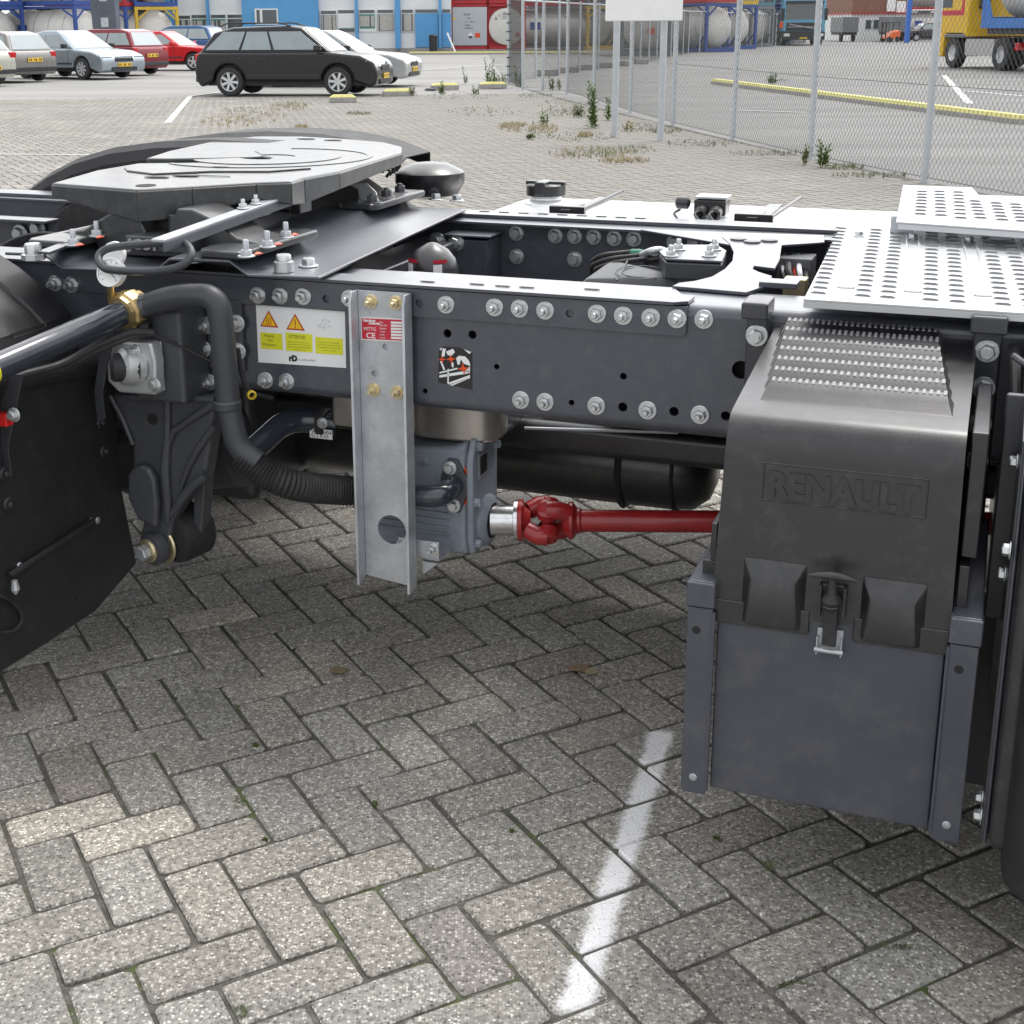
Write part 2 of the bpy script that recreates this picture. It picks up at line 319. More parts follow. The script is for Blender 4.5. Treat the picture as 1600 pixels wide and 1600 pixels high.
def ground_mat(name, c1, c2, c3, s1=.35, s2=60, rough=.9, bump=.4, streak=None):
    m, n, l, b = newmat(name); geo = n.new('ShaderNodeNewGeometry')
    def nz_(s, d=8, r=.7, src=None):
        x = n.new('ShaderNodeTexNoise'); x.inputs['Scale'].default_value = s; x.inputs['Detail'].default_value = d; x.inputs['Roughness'].default_value = r
        l.new(src or geo.outputs['Position'], x.inputs['Vector']); return x.outputs['Fac']
    mpp = n.new('ShaderNodeMapping'); mpp.inputs['Scale'].default_value = (.35, 1.6, 1); l.new(geo.outputs['Position'], mpp.inputs['Vector'])
    r = n.new('ShaderNodeValToRGB'); e = r.color_ramp.elements; e[0].position = .32; e[0].color = (*c1, 1); e[1].position = .7; e[1].color = (*c3, 1); k = e.new(.5); k.color = (*c2, 1)
    l.new(nz_(s1, 8, .7, mpp.outputs[0]), r.inputs['Fac'])
    r2 = n.new('ShaderNodeValToRGB'); r2.color_ramp.elements[0].position = .3; r2.color_ramp.elements[1].position = .75; r2.color_ramp.elements[0].color = (.62, .62, .62, 1); r2.color_ramp.elements[1].color = (1.35, 1.35, 1.33, 1)
    l.new(nz_(s2, 8, .8), r2.inputs['Fac'])
    x = n.new('ShaderNodeMix'); x.data_type = 'RGBA'; x.blend_type = 'MULTIPLY'; x.inputs['Factor'].default_value = 1
    l.new(r.outputs[0], x.inputs['A']); l.new(r2.outputs[0], x.inputs['B']); l.new(x.outputs['Result'], b.inputs['Base Color'])
    b.inputs['Roughness'].default_value = rough; b.inputs['Specular IOR Level'].default_value = .3
    bp = n.new('ShaderNodeBump'); bp.inputs['Strength'].default_value = bump; bp.inputs['Distance'].default_value = .006; l.new(nz_(s2 * 1.3), bp.inputs['Height']); l.new(bp.outputs[0], b.inputs['Normal'])
    return m
MT['asphalt'] = ground_mat('worn_asphalt', (.22, .218, .214), (.28, .276, .27), (.34, .333, .325), .25, 45)
MT['asphalt2'] = ground_mat('yard_asphalt', (.165, .164, .162), (.205, .203, .20), (.26, .256, .25), .45, 45)
MT['joint'] = ground_mat('joint_sand', (.055, .052, .045), (.105, .10, .088), (.19, .18, .16), 22, 240)
_n = MT['joint'].node_tree.nodes; _l = MT['joint'].node_tree.links; _b = _n['Principled BSDF']; _src = _b.inputs['Base Color'].links[0].from_socket
_g = _n.new('ShaderNodeNewGeometry'); _t = _n.new('ShaderNodeTexNoise'); _t.inputs['Scale'].default_value = 3.5; _t.inputs['Detail'].default_value = 8; _t.inputs['Roughness'].default_value = .8; _l.new(_g.outputs['Position'], _t.inputs['Vector'])
_r = _n.new('ShaderNodeValToRGB'); _r.color_ramp.elements[0].position = .53; _r.color_ramp.elements[1].position = .62; _l.new(_t.outputs['Fac'], _r.inputs['Fac'])
_m = _n.new('ShaderNodeMix'); _m.data_type = 'RGBA'; _m.inputs['B'].default_value = (.075, .10, .03, 1); _l.new(_r.outputs[0], _m.inputs['Factor']); _l.new(_src, _m.inputs['A']); _l.new(_m.outputs['Result'], _b.inputs['Base Color'])
MT['sand'] = ground_mat('dry_sand', (.26, .24, .21), (.33, .31, .28), (.42, .40, .36), .8, 40)
MT['roadpaint'] = ground_mat('worn_white_line', (.42, .42, .41), (.62, .62, .61), (.75, .75, .74), 6, 30)
base = MB(); base.add([(-1500, -300, -.016), (1500, -300, -.016), (1500, 2500, -.016), (-1500, 2500, -.016)], [(0, 1, 2, 3)])
tag(base.build('ground', MT['asphalt']), kind='structure')
# yard behind the chain-link fence
yard = MB(); fl = [V((x - .03, y, -.004)) for x, y in FENCE]
yard.add(fl + [V((1.2, 90, -.004)), V((60, 160, -.004)), V((60, 6.6, -.004))], [tuple(range(len(fl) + 3))[::-1]])
tag(yard.build('yard_asphalt', MT['asphalt2']), kind='structure')
# paved strip: joint sand bed, with every stone a brick of its own
YB = 31.5
bed = MB(); bl = [V((x, y, -.0065)) for x, y in FENCE if y < 31]
bed.add([V((-16, 1.0, -.0065)), V((7, 1.0, -.0065))] + bl + [V((1.68, YB - .2, -.0065)), V((-16, YB - 2.2, -.0065))], [tuple(range(len(bl) + 4))])
paving = tag(bed.build('paving', MT['joint']), kind='structure')
def brick_geo(a, b, rnd, hgt=.045):
    """top face with worn corners, chamfer and sides; a x b half sizes"""
    c = .0032; ch = .0042; pts = []
    for sx, sy in ((-1, -1), (1, -1), (1, 1), (-1, 1)):
        k = c * rnd.uniform(.8, 3.2)
        p1 = (sx * a, sy * (b - k)); p2 = (sx * (a - k), sy * b)
        pts += [p2, p1] if sx * sy < 0 else [p1, p2]
    pts = [(x + rnd.uniform(-.0014, .0014), y + rnd.uniform(-.0014, .0014)) for x, y in pts]
    n = len(pts); vs_ = []; s1 = 1 - ch / a; s2 = 1 - ch / b
    vs_ += [(x * s1, y * s2, rnd.uniform(-.0006, .0006)) for x, y in pts]
    vs_ += [(x, y, -.004) for x, y in pts]; vs_ += [(x, y, -hgt * .45) for x, y in pts]
    area = sum(pts[i][0] * pts[(i + 1) % n][1] - pts[(i + 1) % n][0] * pts[i][1] for i in range(n))
    fs = [tuple(range(n))]
    for k in (0, 1):
        for i in range(n): j = (i + 1) % n; fs.append((k * n + j, k * n + i, (k + 1) * n + i, (k + 1) * n + j))
    if area < 0: fs = [f[::-1] for f in fs]
    return vs_, fs
def in_view(p, m=60):
    d = p - CAM; z = d.dot(FW)
    if z < .3: return False
    x = CX + CF * d.dot(RT) / z; y = CY - CF * d.dot(UP) / z
    return -m - 500 / z < x < 1600 + m + 500 / z and y < 1600 + m + 300
brnd = random.Random(3); brk = []
for i in range(-260, 330):
    for j in range(-330, 60):
        k = (i - j) % 4
        if k not in (0, 3): continue
        c = lat(i + 1, j + .5) if k == 0 else lat(i + .5, j + 1)
        if c.y < 1.2 or c.y > YB - .28 - (1.68 - c.x) * .113 or not in_view(c): continue
        if c.x > fence_x(c.y) - .12: continue
        brk.append((c.length_squared, c, k, i, j))
brk.sort(key=lambda t: t[0])
PALE = {(0, 0), (1, 1)}
_u, _v = unlat(onz(325, 957)); PALE.add(min(((abs(i + 1 - _u) + abs(j + .5 - _v), (i, j)) for _, c, k, i, j in brk[:900] if k == 0))[1])
pav_o = paver_material('concrete_paver', True); pav_s = paver_material('concrete_paver_far', False)
variants = []
for q in range(12):
    me = bpy.data.meshes.new('brick'); vs_, fs = brick_geo(.1036, .0500, brnd); me.from_pydata(vs_, [], fs); me.materials.append(pav_o); variants.append(me)
sv, sf, stone = [], [], []
uu = LT
for q, (_, c, k, i, j) in enumerate(brk):
    t = brnd.gauss(1.04, .070); tw = brnd.uniform(-.006, .022)
    col = (t * (1.0 + tw), t, t * (.978 - tw * 1.3))
    if (i, j) in PALE: col = (1.52, 1.46, 1.36)
    elif brnd.random() < .03: col = (col[0] * .82, col[1] * .80, col[2] * .8)
    rz = LT + (0 if k == 0 else -pi / 2) + brnd.gauss(0, .006); dx, dy = brnd.gauss(0, .0012), brnd.gauss(0, .0012)
    dz = brnd.gauss(0, .0012); tx, ty = brnd.gauss(0, .006), brnd.gauss(0, .006)
    if q < 300:
        o = link('brick', variants[q % 12], paving, (c.x + dx, c.y + dy, dz), (tx, ty, rz + (pi if brnd.random() < .5 else 0))); o.color = (*col, 1)
    else:
        if c.y < 10: vs_, fs = brick_geo(.1036, .0500, brnd)
        else:
            a, b2 = .1036, .0500; h = .004
            vs_ = [(-a + h, -b2 + h, 0), (a - h, -b2 + h, 0), (a - h, b2 - h, 0), (-a + h, b2 - h, 0), (-a, -b2, -.011), (a, -b2, -.011), (a, b2, -.011), (-a, b2, -.011)]
            fs = [(0, 1, 2, 3), (1, 0, 4, 5), (2, 1, 5, 6), (3, 2, 6, 7), (0, 3, 7, 4)]
        ca, sa = cos(rz), sin(rz); n0 = len(sv)
        sv += [(c.x + dx + x * ca - y * sa, c.y + dy + x * sa + y * ca, z + dz * .6 + x * ty * -.6 + y * tx * .6) for x, y, z in vs_]
        sf += [tuple(v_ + n0 for v_ in f) for f in fs]; stone += [col] * len(fs)
me = bpy.data.meshes.new('paving_bricks'); me.from_pydata(sv, [], sf)
ca_ = me.attributes.new('tone', 'FLOAT_COLOR', 'FACE')
ca_.data.foreach_set('color', [x for c in stone for x in (*c, 1)])
me.materials.append(pav_s); tag(link('brick_field', me, paving), kind='stuff')
# painted lines
def stripe(pts, w, z=.004, name='painted_line'):
    m = MB()
    for a, b in zip(pts, pts[1:]):
        a, b = V(a), V(b); d = (b - a).normalized(); nrm = V((-d.y, d.x, 0)) * w / 2
        m.add([a + nrm + V((0, 0, z)), a - nrm + V((0, 0, z)), b - nrm + V((0, 0, z)), b + nrm + V((0, 0, z))], [(0, 1, 2, 3)])
    o = m.build(name, MT['roadpaint']); return tag(o, kind='structure')
stripe([onz(262, 192), onz(298, 150), onz(352, 143)], .11, .005)
stripe([onz(-20, 241), onz(190, 243)], .07, .005)
stripe([onz(655, 110), onz(790, 100)], .12, .005)
stripe([onz(1475, 118), onz(1515, 162)], .14, .005); stripe([onz(1505, 142), onz(1600, 150)], .12, .005)
stripe([onz(1260, 176), onz(1140, 172)], .1, .005)

gr = random.Random(12); m = MB()
for _ in range(2600):
    u_, v_ = gr.uniform(-8, 17), gr.uniform(-14, 14); c = lat(u_, v_); zz = .0015
    if not in_view(c) or c.y > 6: continue
    if gr.random() < .65:      # grit gathers in the joints
        u_, v_ = (round(u_), v_) if gr.random() < .5 else (u_, round(v_)); c = lat(u_, v_); zz = -.006
    r_ = gr.uniform(.0012, .0034); pts = [V((c.x + r_ * gr.uniform(-1, 1), c.y + r_ * gr.uniform(-1, 1), zz - .001 + (r_ * gr.uniform(.6, 1.3) if k == 3 else 0))) for k in range(4)]
    m.add(pts, [(0, 1, 2), (0, 3, 1), (1, 3, 2), (2, 3, 0)])
o = m.build('grit', pbr('grit_stone', (.30, .28, .24), .9, 0, .5, 300), ang=10); tag(o, 'small grit scattered over the paving stones', 'grit', kind='stuff')
# ================================================================== the tractor chassis
T = thing('truck_chassis', 'dark bare truck chassis with fifth wheel and red drive shaft filling the foreground', 'truck', OO, TH)
XH, YH, ZH = V((1, 0, 0)), V((0, 1, 0)), V((0, 0, 1))
# ---- fasteners, one shared mesh per kind, axis towards -Y
def nut_mesh(name, mat, r=.0125, stud=.013, washer=True):
    m = MB()
    if washer: m.lathe([(.0001, -.003), (r * 1.42, -.003), (r * 1.5, -.002), (r * 1.5, 0), (.0001, 0)], (0, 0, 0), (0, 1, 0), 16)
    m.lathe([(r * .3, -.0145), (r * .92, -.0145), (r * 1.02, -.0125), (r * 1.02, -.003)], (0, 0, 0), (0, 1, 0), 6)
    if stud: m.lathe([(.0001, -.0145 - stud), (r * .42, -.0145 - stud), (r * .52, -.012 - stud), (r * .52, -.0145)], (0, 0, 0), (0, 1, 0), 12)
    else: m.lathe([(.0001, -.0158), (r * .80, -.0158), (r * .86, -.0147)], (0, 0, 0), (0, 1, 0), 14)
    return m.mesh(name, mat, 30)
NUT = nut_mesh('flange_nut', MT['zinc']); HEAD = nut_mesh('bolt_head', MT['zinc'], .0125, 0); GNUT = nut_mesh('gold_nut', MT['gold'], .010, .012)
TALL = nut_mesh('tall_stud_nut', MT['galv'], .012, .020, True); DK = nut_mesh('dark_bolt', MT['cast'], .010, .004)
def bolt(mesh, p, parent=T, rot=(0, 0, 0), name='bolt', s=1):
    o = link(name, mesh, parent, p, (rot[0], rot[1], random.uniform(-.01, .01) + rot[2]), (s, s, s)); return o
UPR = (-pi / 2, 0, 0)         # turns the fastener axis from -Y to +Z
FAR = (0, 0, 0)
# ---- near frame rail
R0, R1 = -2.3, 2.0; ZB, ZT = .690, .945
def rail(y0, sgn, holes, name):
    m = MB(); rr = .02; th = .008
    def Y(y): return y0 + sgn * y
    prof = [(.085, ZB), (rr, ZB)] + [(rr - rr * sin(a * pi / 12), ZB + rr - rr * cos(a * pi / 12)) for a in range(1, 7)]
    inn = [(y if y > th else th, z if z > ZB + th else ZB + th) for y, z in prof[::-1]]
    inn = [(.0 + th, ZB + rr), (th, ZB + rr), (rr, ZB + th), (.085, ZB + th)]
    m.ext([V((R0, Y(y), z)) for y, z in prof + inn], V((R1 - R0, 0, 0)))
    W = .165 if sgn > 0 and name == 'frame_rail' and y0 < .5 else .10
    prof = [(0, ZT - rr)] + [(rr - rr * cos(a * pi / 12), ZT - rr + rr * sin(a * pi / 12)) for a in range(1, 7)] + [(W, ZT), (W, ZT - th), (rr, ZT - th), (th, ZT - rr)]
    m.ext([V((R0, Y(y), z)) for y, z in prof], V((R1 - R0, 0, 0)))
    m.holed([(R0, ZB + rr), (R1, ZB + rr), (R1, ZT - rr), (R0, ZT - rr)], holes, (0, Y(0), 0), XH, ZH, V((0, sgn * th, 0)))
    return m
hpx = [(893, 629, .006), (973, 636, .0095), (1053, 643, .0095), (1134, 650, .0095), (776, 573, .006), (974, 588, .007), (664, 611, .006), (699, 521, .009), (738, 523, .009),
       (1143, 501, .0095), (1158, 578, .018), (144, 446, .011), (375, 457, .012), (320, 600, .010)]
holes = [(P(x, y).x, P(x, y).z, r) for x, y, r in hpx if P(x, y).z + r < ZT - .023 and P(x, y).z - r > ZB + .023]
nr = rail(0, 1, holes, 'frame_rail').build('frame_rail', MT['chassis'], T)
# subframe angle on the near rail
e = P(1075, 480).x; m = MB()
ah = [(P(x, y).x, P(x, y).z, .0085) for x, y in ((512, 466), (657, 473), (892, 489))]
m.holed([(-2.3, .886), (e - .006, .886), (e, .893), (e, .944), (-2.3, .944)], ah, (0, -.0085, 0), XH, ZH, V((0, .007, 0)))
ec = P(1051, 470, -.02).x
m.ext([V((-2.3, -.016, .9465)), V((ec, -.016, .9465)), V((e, .004, .9465)), V((e, .060, .9465)), V((-2.3, .060, .9465))], V((0, 0, .0065)))
m.build('subframe_angle', MT['chassis'], T, .0015)
m = MB()
for x, y in ((668, 440), (745, 444), (785, 447), (823, 449), (925, 452)):
    q = Q(x, y, .954); m.ext([q + V((a * .017, b * .004, 0)) for a, b in ((-1, 0), (-.7, -1), (.7, -1), (1, 0), (.7, 1), (-.7, 1))], V((0, 0, .0008)))
m.build('slot', MT['dark'], T)
m = MB()
m.ext([V((-.25, .066, .9455)), V((.40, .066, .9455)), V((.36, .150, .9455)), V((-.22, .150, .9455))], V((0, 0, .004)))
m.build('top_strip', MT['chassis'], T, .001)
for x, y in ((403, 461), (438, 462), (474, 463), (546, 466), (697, 476), (773, 480), (812, 482), (852, 485), (933, 490), (974, 493), (1017, 496), (1058, 498), (86, 443), (112, 445)):
    p = P(x, y, -.0085); bolt(NUT, p)
for x, y in ((1100, 499), (415, 594), (448, 596), (814, 625), (852, 628), (932, 634), (1012, 641), (1094, 648)):
    bolt(NUT, P(x, y, 0))
# ---- far frame rail, seen from inside the frame
m = MB(); F0, F1 = -2.3, .62; th = .008; FY = .985
fh = [(P(x, y, FY).x, P(x, y, FY).z, .008) for x, y in ((144, 341), (165, 342))]
m.holed([(F0, ZB), (F1, ZB), (F1, ZT - .006), (F0, ZT - .006)], fh, (0, FY, 0), XH, ZH, V((0, th, 0)))
m.ext([V((F0, FY - .0, ZT - .006)), V((F1, FY - .07, ZT - .006)), V((F1, FY + .115, ZT - .006)), V((F0, FY + .115, ZT - .006))], V((0, 0, .006)))
m.box(F0, F1, FY + .03, FY + .12, ZT + .0015, ZT + .010)
m.build('frame_rail', MT['chassis'], T, .002)
m = MB()
for k in range(9):
    x = P(742 + k * 31, 330, 1).x; m.ext([V((x + a * .016, 1.075 + b * .006, ZT + .0105)) for a, b in ((-1, 0), (-.7, -1), (.7, -1), (1, 0), (.7, 1), (-.7, 1))], V((0, 0, .0008)))
m.build('slot', MT['dark'], T)
for x, y in ((807, 364), (868, 368), (898, 369), (928, 370), (960, 372), (991, 373), (1054, 378), (1086, 380), (807, 401), (898, 405)):
    bolt(HEAD, P(x, y, FY), s=1.15)
# left, between the rear crossmembers
for x, y in ((32, 364), (60, 356)): bolt(HEAD, P(x, y, FY * .72), s=1.4)
m = MB(); m.box(-2.3, P(85, 360, .70).x, .716, .724, .80, .93); m.box(-2.3, P(85, 360, .70).x, .66, .716, .922, .930)
m.build('inner_rail_plate', MT['chassis'], T, .002)
# flared top plate at the front of the far rail with three dark discs
m = MB(); m.ext([Q(x, y, .945) for x, y in ((1000, 362), (1288, 371), (1288, 382), (1200, 388), (1140, 386))], V((0, 0, .006))); m.build('flared_flange', MT['chassis'], T, .002)
for x, y in ((1154, 376), (1175, 380), (1202, 378)):
    MB().lathe([(.0001, .006), (.019, .006), (.021, .003), (.021, 0)], Q(x, y, .952), ZH, 18).build('rubber_disc', MT['chassis2'], T)
# gusset box bolted inside the far rail
a = P(693, 362, .90); b = P(765, 363, .90); m = MB(); m.box(a.x - .12, b.x, .88, .98, .70, .905); m.build('gusset_box', MT['chassis'], T, .004)
m = MB(); m.box(a.x + .01, b.x + .012, .868, .975, .912, .919); m.build('gusset_lid', MT['chassis'], T, .003)
for x, y in ((713, 379), (683, 376)): bolt(HEAD, P(x, y, .88), s=1.25)
bolt(HEAD, P(605, 391, .98), s=1.2)
# ---- crossmembers
m = MB(); m.box(-.52, -.40, .01, .985, .70, .90); m.build('crossmember', MT['chassis2'], T, .006)
m = MB(); m.box(-1.18, -1.10, .01, .985, .72, .90); m.build('crossmember', MT['chassis2'], T, .006)
# white topped cross plate with a round cut-out beside the engine gear
pts = [(1288, 384), (1222, 381), (1185, 382), (1128, 372)]
ring = [(1128, 374), (1140, 385), (1146, 398), (1144, 412), (1132, 425), (1112, 437), (1085, 444), (1060, 447)]
poly = [Q(x, y, .9465) for x, y in [(1222, 381)] + ring + [(1050, 452), (1165, 462), (1196, 452), (1206, 436), (1186, 430), (1176, 425), (1178, 420), (1210, 424), (1218, 410)]]
m = MB(); m.ext(poly, V((0, 0, .007))); m.build('cross_plate', MT['chassis'], T, .0015)
# dark pan closing the view to the ground between the rails, with gear and wiring on it
m = MB(); m.box(.10, 1.0, .10, .94, .66, .70); m.box(.62, 1.9, .05, .98, .72, .93); m.build('gear_carrier', MT['chassis2'], T, .004)
# grey cover of the gearbox with embossed mark
c = [Q(x, y, z) for x, y, z in ((905, 438, .90), (1068, 441, .90), (1048, 420, .93), (955, 404, .935))]
m = MB(); top = [V(c[0]), V(c[1]), V(c[2]), V(c[3])]
base = [p - V((0, 0, .13)) for p in top]; m.hexa([base[0], base[1], base[2], base[3], top[0], top[1], top[2], top[3]])
cov = m.build('gearbox_cover', MT['plasticgrey'], T, .012, 3)
cc = (c[0] + c[1] + c[2] + c[3]) / 4; ux = (c[1] - c[0]).normalized(); nz_ = (c[1] - c[0]).cross(c[3] - c[0]).normalized(); uy = nz_.cross(ux)
m = MB()
for k in range(2): m.tube([cc - nz_ * .0005 + ux * (.012 + (.058 - k * .014) * cos(a * pi / 12)) + uy * ((.030 - k * .008) * sin(a * pi / 12)) + nz_ * .001 for a in range(24)], .0009, 6, closed=True)
m.tube([c[0].lerp(c[1], .36).lerp(c[3].lerp(c[2], .30), .02) + nz_ * .001, c[3].lerp(c[2], .28) + nz_ * .001], .002, 6)
m.build('emboss', MT['plasticgrey'], cov)
# bolted plate, connector and cables around it
m = MB(); pl = [Q(x, y, .955) for x, y in ((1040, 408), (1128, 412), (1135, 395), (1120, 386), (1052, 386), (1030, 396))]; m.ext(pl, V((0, 0, .006))); m.build('bearing_plate', MT['chassis'], T, .002)
m = MB(); m.ext([p + V((0, 0, -.04)) for p in pl], V((0, 0, .038))); m.build('bearing_block', MT['cast'], T, .004)
for x, y in ((1048, 400), (1060, 390), (1108, 400), (1116, 390)): bolt(NUT, Q(x, y, .962), rot=UPR, s=.9)
MB().tube(smooth_path([Q(1000, 400, .93), Q(1018, 392, .955), Q(1035, 390, .955), Q(1050, 402, .94)], .03), .009, 12).build('elbow_pipe', MT['alu'], T)
for k, (x0, y0, x1, y1, x2, y2) in enumerate(((925, 408, 940, 398, 1000, 392), (925, 414, 950, 404, 1005, 398), (930, 420, 960, 410, 1010, 404))):
    MB().tube(smooth_path([Q(x0, y0 + 16, .86), Q(x0, y0, .91), Q(x1, y1, .93), Q(x2, y2, .935)], .05), .006, 8).build('cable', MT['rubber'], T)
MB().lathe([(.008, 0), (.011, .002), (.011, .03), (.008, .032)], Q(985, 396, .935), XH, 12).build('green_connector', pbr('green_plastic', (.01, .16, .10), .4), T)
MB().lathe([(.008, 0), (.013, .004), (.013, .05), (.008, .055)], Q(1006, 408, .925), (1, .1, .25), 12).build('connector', MT['plastic'], T)
# cable nest before the walkway plate
m = MB(); q = Q(1240, 395, .93); m.box(q.x - .03, q.x + .05, q.y - .05, q.y + .04, .86, .925); m.build('junction_box', MT['plasticgrey'], T, .004)
for k, (mat, r) in enumerate((('white', .006), ('rubber', .009), ('redink', .005), ('alu', .007), ('rubber', .007))):
    MB().tube(smooth_path([Q(1226 + k * 7, 400, .92), Q(1222 + k * 9, 420 + (k % 2) * 6, .90), Q(1236 + k * 6, 448, .87)], .03), r, 8).build('cable', MT[mat], T)
m = MB(); q = Q(1240, 437, .92); m.box(q.x - .02, q.x + .03, q.y - .02, q.y + .02, .88, .925); m.build('yellow_clip', MT['gold'], T, .003)
m = MB(); q = Q(1215, 450, .948); m.box(q.x - .035, q.x + .04, q.y - .02, q.y + .03, .950, .962); m.build('clamp_plate', MT['chassis'], T, .002)
# oil filter with red labels
fc = P(676, 420, .48); FC = V((fc.x, .48, .60)); ft = P(676, 378, .48).z
m = MB(); m.lathe([(.062, 0), (.062, ft - .66), (.056, ft - .640), (.038, ft - .618), (.012, ft - .603), (.0001, ft - .6)], FC, ZH, 28); fl_ = m.build('oil_filter', MT['plastic'], T)
for a0 in (-2.35, -1.15):
    for (z0, z1, mat, w) in ((.258, .266, 'redlab', .55), (.225, .255, 'white', .34), (.222, .212, 'redlab', .5)):
        zc = ft - .30; m = MB()
        pts = [V((FC.x + .0632 * cos(a0 + w * k / 6), FC.y + .0632 * sin(a0 + w * k / 6), 0)) for k in range(7)]
        m.add([p + V((0, 0, zc + z0)) for p in pts] + [p + V((0, 0, zc + z1)) for p in pts], [(k, k + 1, k + 8, k + 7) for k in range(6)]); m.build('label', MT[mat], fl_)
# ---- fifth wheel mounting plate (pressed profile running across both rails)
def px_(x, y, z=.965): return Q(x, y, z).x
prof = [(-1.05, .985), (-.955, .985), (-.915, .957), (-.70, .957), (-.665, .985), (-.530, .985), (-.490, .957), (-.335, .957)]
def skin(pr, t): return [(x, z) for x, z in pr] + [(x, z + t) for x, z in pr[::-1]]
m = MB(); y0, y1, sk = -.045, 1.05, -.105
sk_ = skin(prof, .007); NA = [V((x, -.050 - (-.335 - x) * .13, z)) for x, z in sk_]; NB = [V((x + sk, y1, z)) for x, z in sk_]; n_ = len(sk_); h_ = n_ // 2
m.add(NA + NB, [(i, (i + 1) % n_, (i + 1) % n_ + n_, i + n_) for i in range(n_)] + [(i, i + 1, n_ - 2 - i, n_ - 1 - i) for i in range(h_ - 1)] + [(n_ + i, n_ + i + 1, 2 * n_ - 2 - i, 2 * n_ - 1 - i) for i in range(h_ - 1)]); m.build('mounting_plate', MT['chassis'], T, .003, 3)
# flanges standing across
def bar(a, b, w, t, name='cross_bar', mat='chassis'):
    a, b = V(a), V(b); d = (b - a); s = V((w, 0, 0)); MB().hexa([a, a + s, a + s + d, a + d, a + V((0, 0, t)), a + s + V((0, 0, t)), a + s + d + V((0, 0, t)), a + d + V((0, 0, t))]).build(name, MT[mat], T, .0015)
b0 = Q(236, 378, 1.045); b1 = Q(448, 303, 1.078)
bar(b0, b1, .032, .006, 'release_bar', 'galv'); bar(b0 + V((.0265, 0, -.020)), b1 + V((.0265, 0, -.020)), .005, .0195, 'release_bar')
bt0, bt1 = Q(382, 318, 1.06), Q(368, 330, 1.058)
for q in (b0.lerp(b1, .70), b0.lerp(b1, .60)): bolt(NUT, q + V((.014, 0, .007)), rot=UPR, s=.75)
b2 = Q(58, 397, 1.0); b3 = Q(205, 342, 1.0); bar(b2, b3, .032, .006)
for x, y in ((303, 409), (482, 416), (681, 312), (714, 314)): bolt(HEAD, Q(x, y, .965), rot=UPR, s=1.15)
MB().lathe([(.0001, .036), (.014, .036), (.016, .033), (.016, .022), (.021, .021), (.021, 0)], Q(444, 424, .965), ZH, 20).build('grease_cap', MT['zinc'], T)
MB().lathe([(.0001, .034), (.016, .034), (.018, .03), (.018, .012), (.026, .011), (.026, 0)], Q(53, 405, .985), ZH, 8).build('grease_cap', MT['zinc'], T)
m = MB()
for x, y in ((508, 355), (530, 346), (425, 395)):
    q = Q(x, y, .966); m.lathe([(.0001, 0), (.007, 0)], q, ZH, 10)
m.build('slot', MT['dark'], T)
# ---- pedestals: saddle casting on bolted feet
def pedestal(yc, w, label=None):
    m = MB(); XL, XR = -.985, -.545
    arch = [(XL - .055, .992), (XL + .05, .992), (XL + .06, .966), (XR - .06, .966), (XR - .05, .992), (XR + .055, .992),
            (XR + .055, 1.008), (XR - .02, 1.020), (XR - .09, 1.062), (XR - .13, 1.078), (XR - .17, 1.078), (XR - .19, 1.020), (XL + .19, 1.012), (XL + .165, 1.075), (XL + .13, 1.080), (XL + .09, 1.058), (XL + .02, 1.020), (XL - .055, 1.008)]
    m.ext([V((x - (.09 * yc), yc - w / 2, z)) for x, z in arch], V((0, w, 0)))
    o = m.build('pedestal', MT['greasy'], T, .006, 3)
    for xx in (XL, XR):
        f = MB(); f.ext([V((xx - .09 * yc + a, yc + b, .992)) for a, b in ((-.06, -.15), (-.045, -.175), (.045, -.175), (.06, -.15), (.055, .17), (-.055, .17))], V((0, 0, .018))); f.build('foot', MT['greasy'], o, .006, 3)
    return o
pn_ = pedestal(.10, .13); pf = pedestal(.90, .13)
lab = MB(); lab.ext([P(x, y, .80) for x, y in ((545, 288), (572, 286), (587, 300), (592, 318), (566, 318), (560, 300))], V((0, .004, 0))); lab.build('white_tag', MT['alu'], pf)
for x, y in ((115, 383), (152, 369), (191, 353)): bolt(TALL, Q(x, y, 1.008), rot=UPR)
for x, y in ((385, 401), (418, 386), (447, 371)): bolt(TALL, Q(x, y, 1.008), rot=UPR)
for x, y in ((582, 318), (604, 309), (625, 302)): bolt(DK, Q(x, y, 1.008), rot=UPR, s=1.5)
for x, y in ((397, 398), (429, 383), (455, 368), (118, 384), (150, 372)):
    q = Q(x, y, 1.014); m = MB(); m.ext([q, q + V((.004, -.003, 0)), q + V((.011, .016, 0)), q + V((.003, .008, .004))], V((0, 0, .0015))); m.build('paint_mark', MT['paintmark'], T)
# cast letters between the feet
s = P(200, 400, -.02); en = P(262, 399, -.02)
jp = MB(); jp.box(s.x - .005, P(300, 399, -.02).x, -.020, .06, .988, 1.022); MT['castgrey'] = pbr('bare_casting', (.30, .30, .30), .45, .3, .2, 30, .4, 200); jb = jp.build('name_boss', MT['greasy'], pn_, .004)
put_text('JOST', .030, .0025, MT['castgrey'], jb, V((s.x + .004, -.022, .994)), XH, ZH, bold=.0012, sx=1.25)
# pivot claws hanging under the plate
for x in (208, 275):
    a = P(x, 345, .06); MB().tube([a + V((0, 0, .012)), a + V((-.004, 0, -.02)), a + V((0, 0, -.055))], [.016, .014, .018], 10).build('claw', MT['greasy'], T)
m = MB(); a = P(222, 345, .10); m.box(a.x, a.x + .10, .10, .2, a.z - .035, a.z + .01); m.build('pivot_block', MT['greasy'], T, .008)
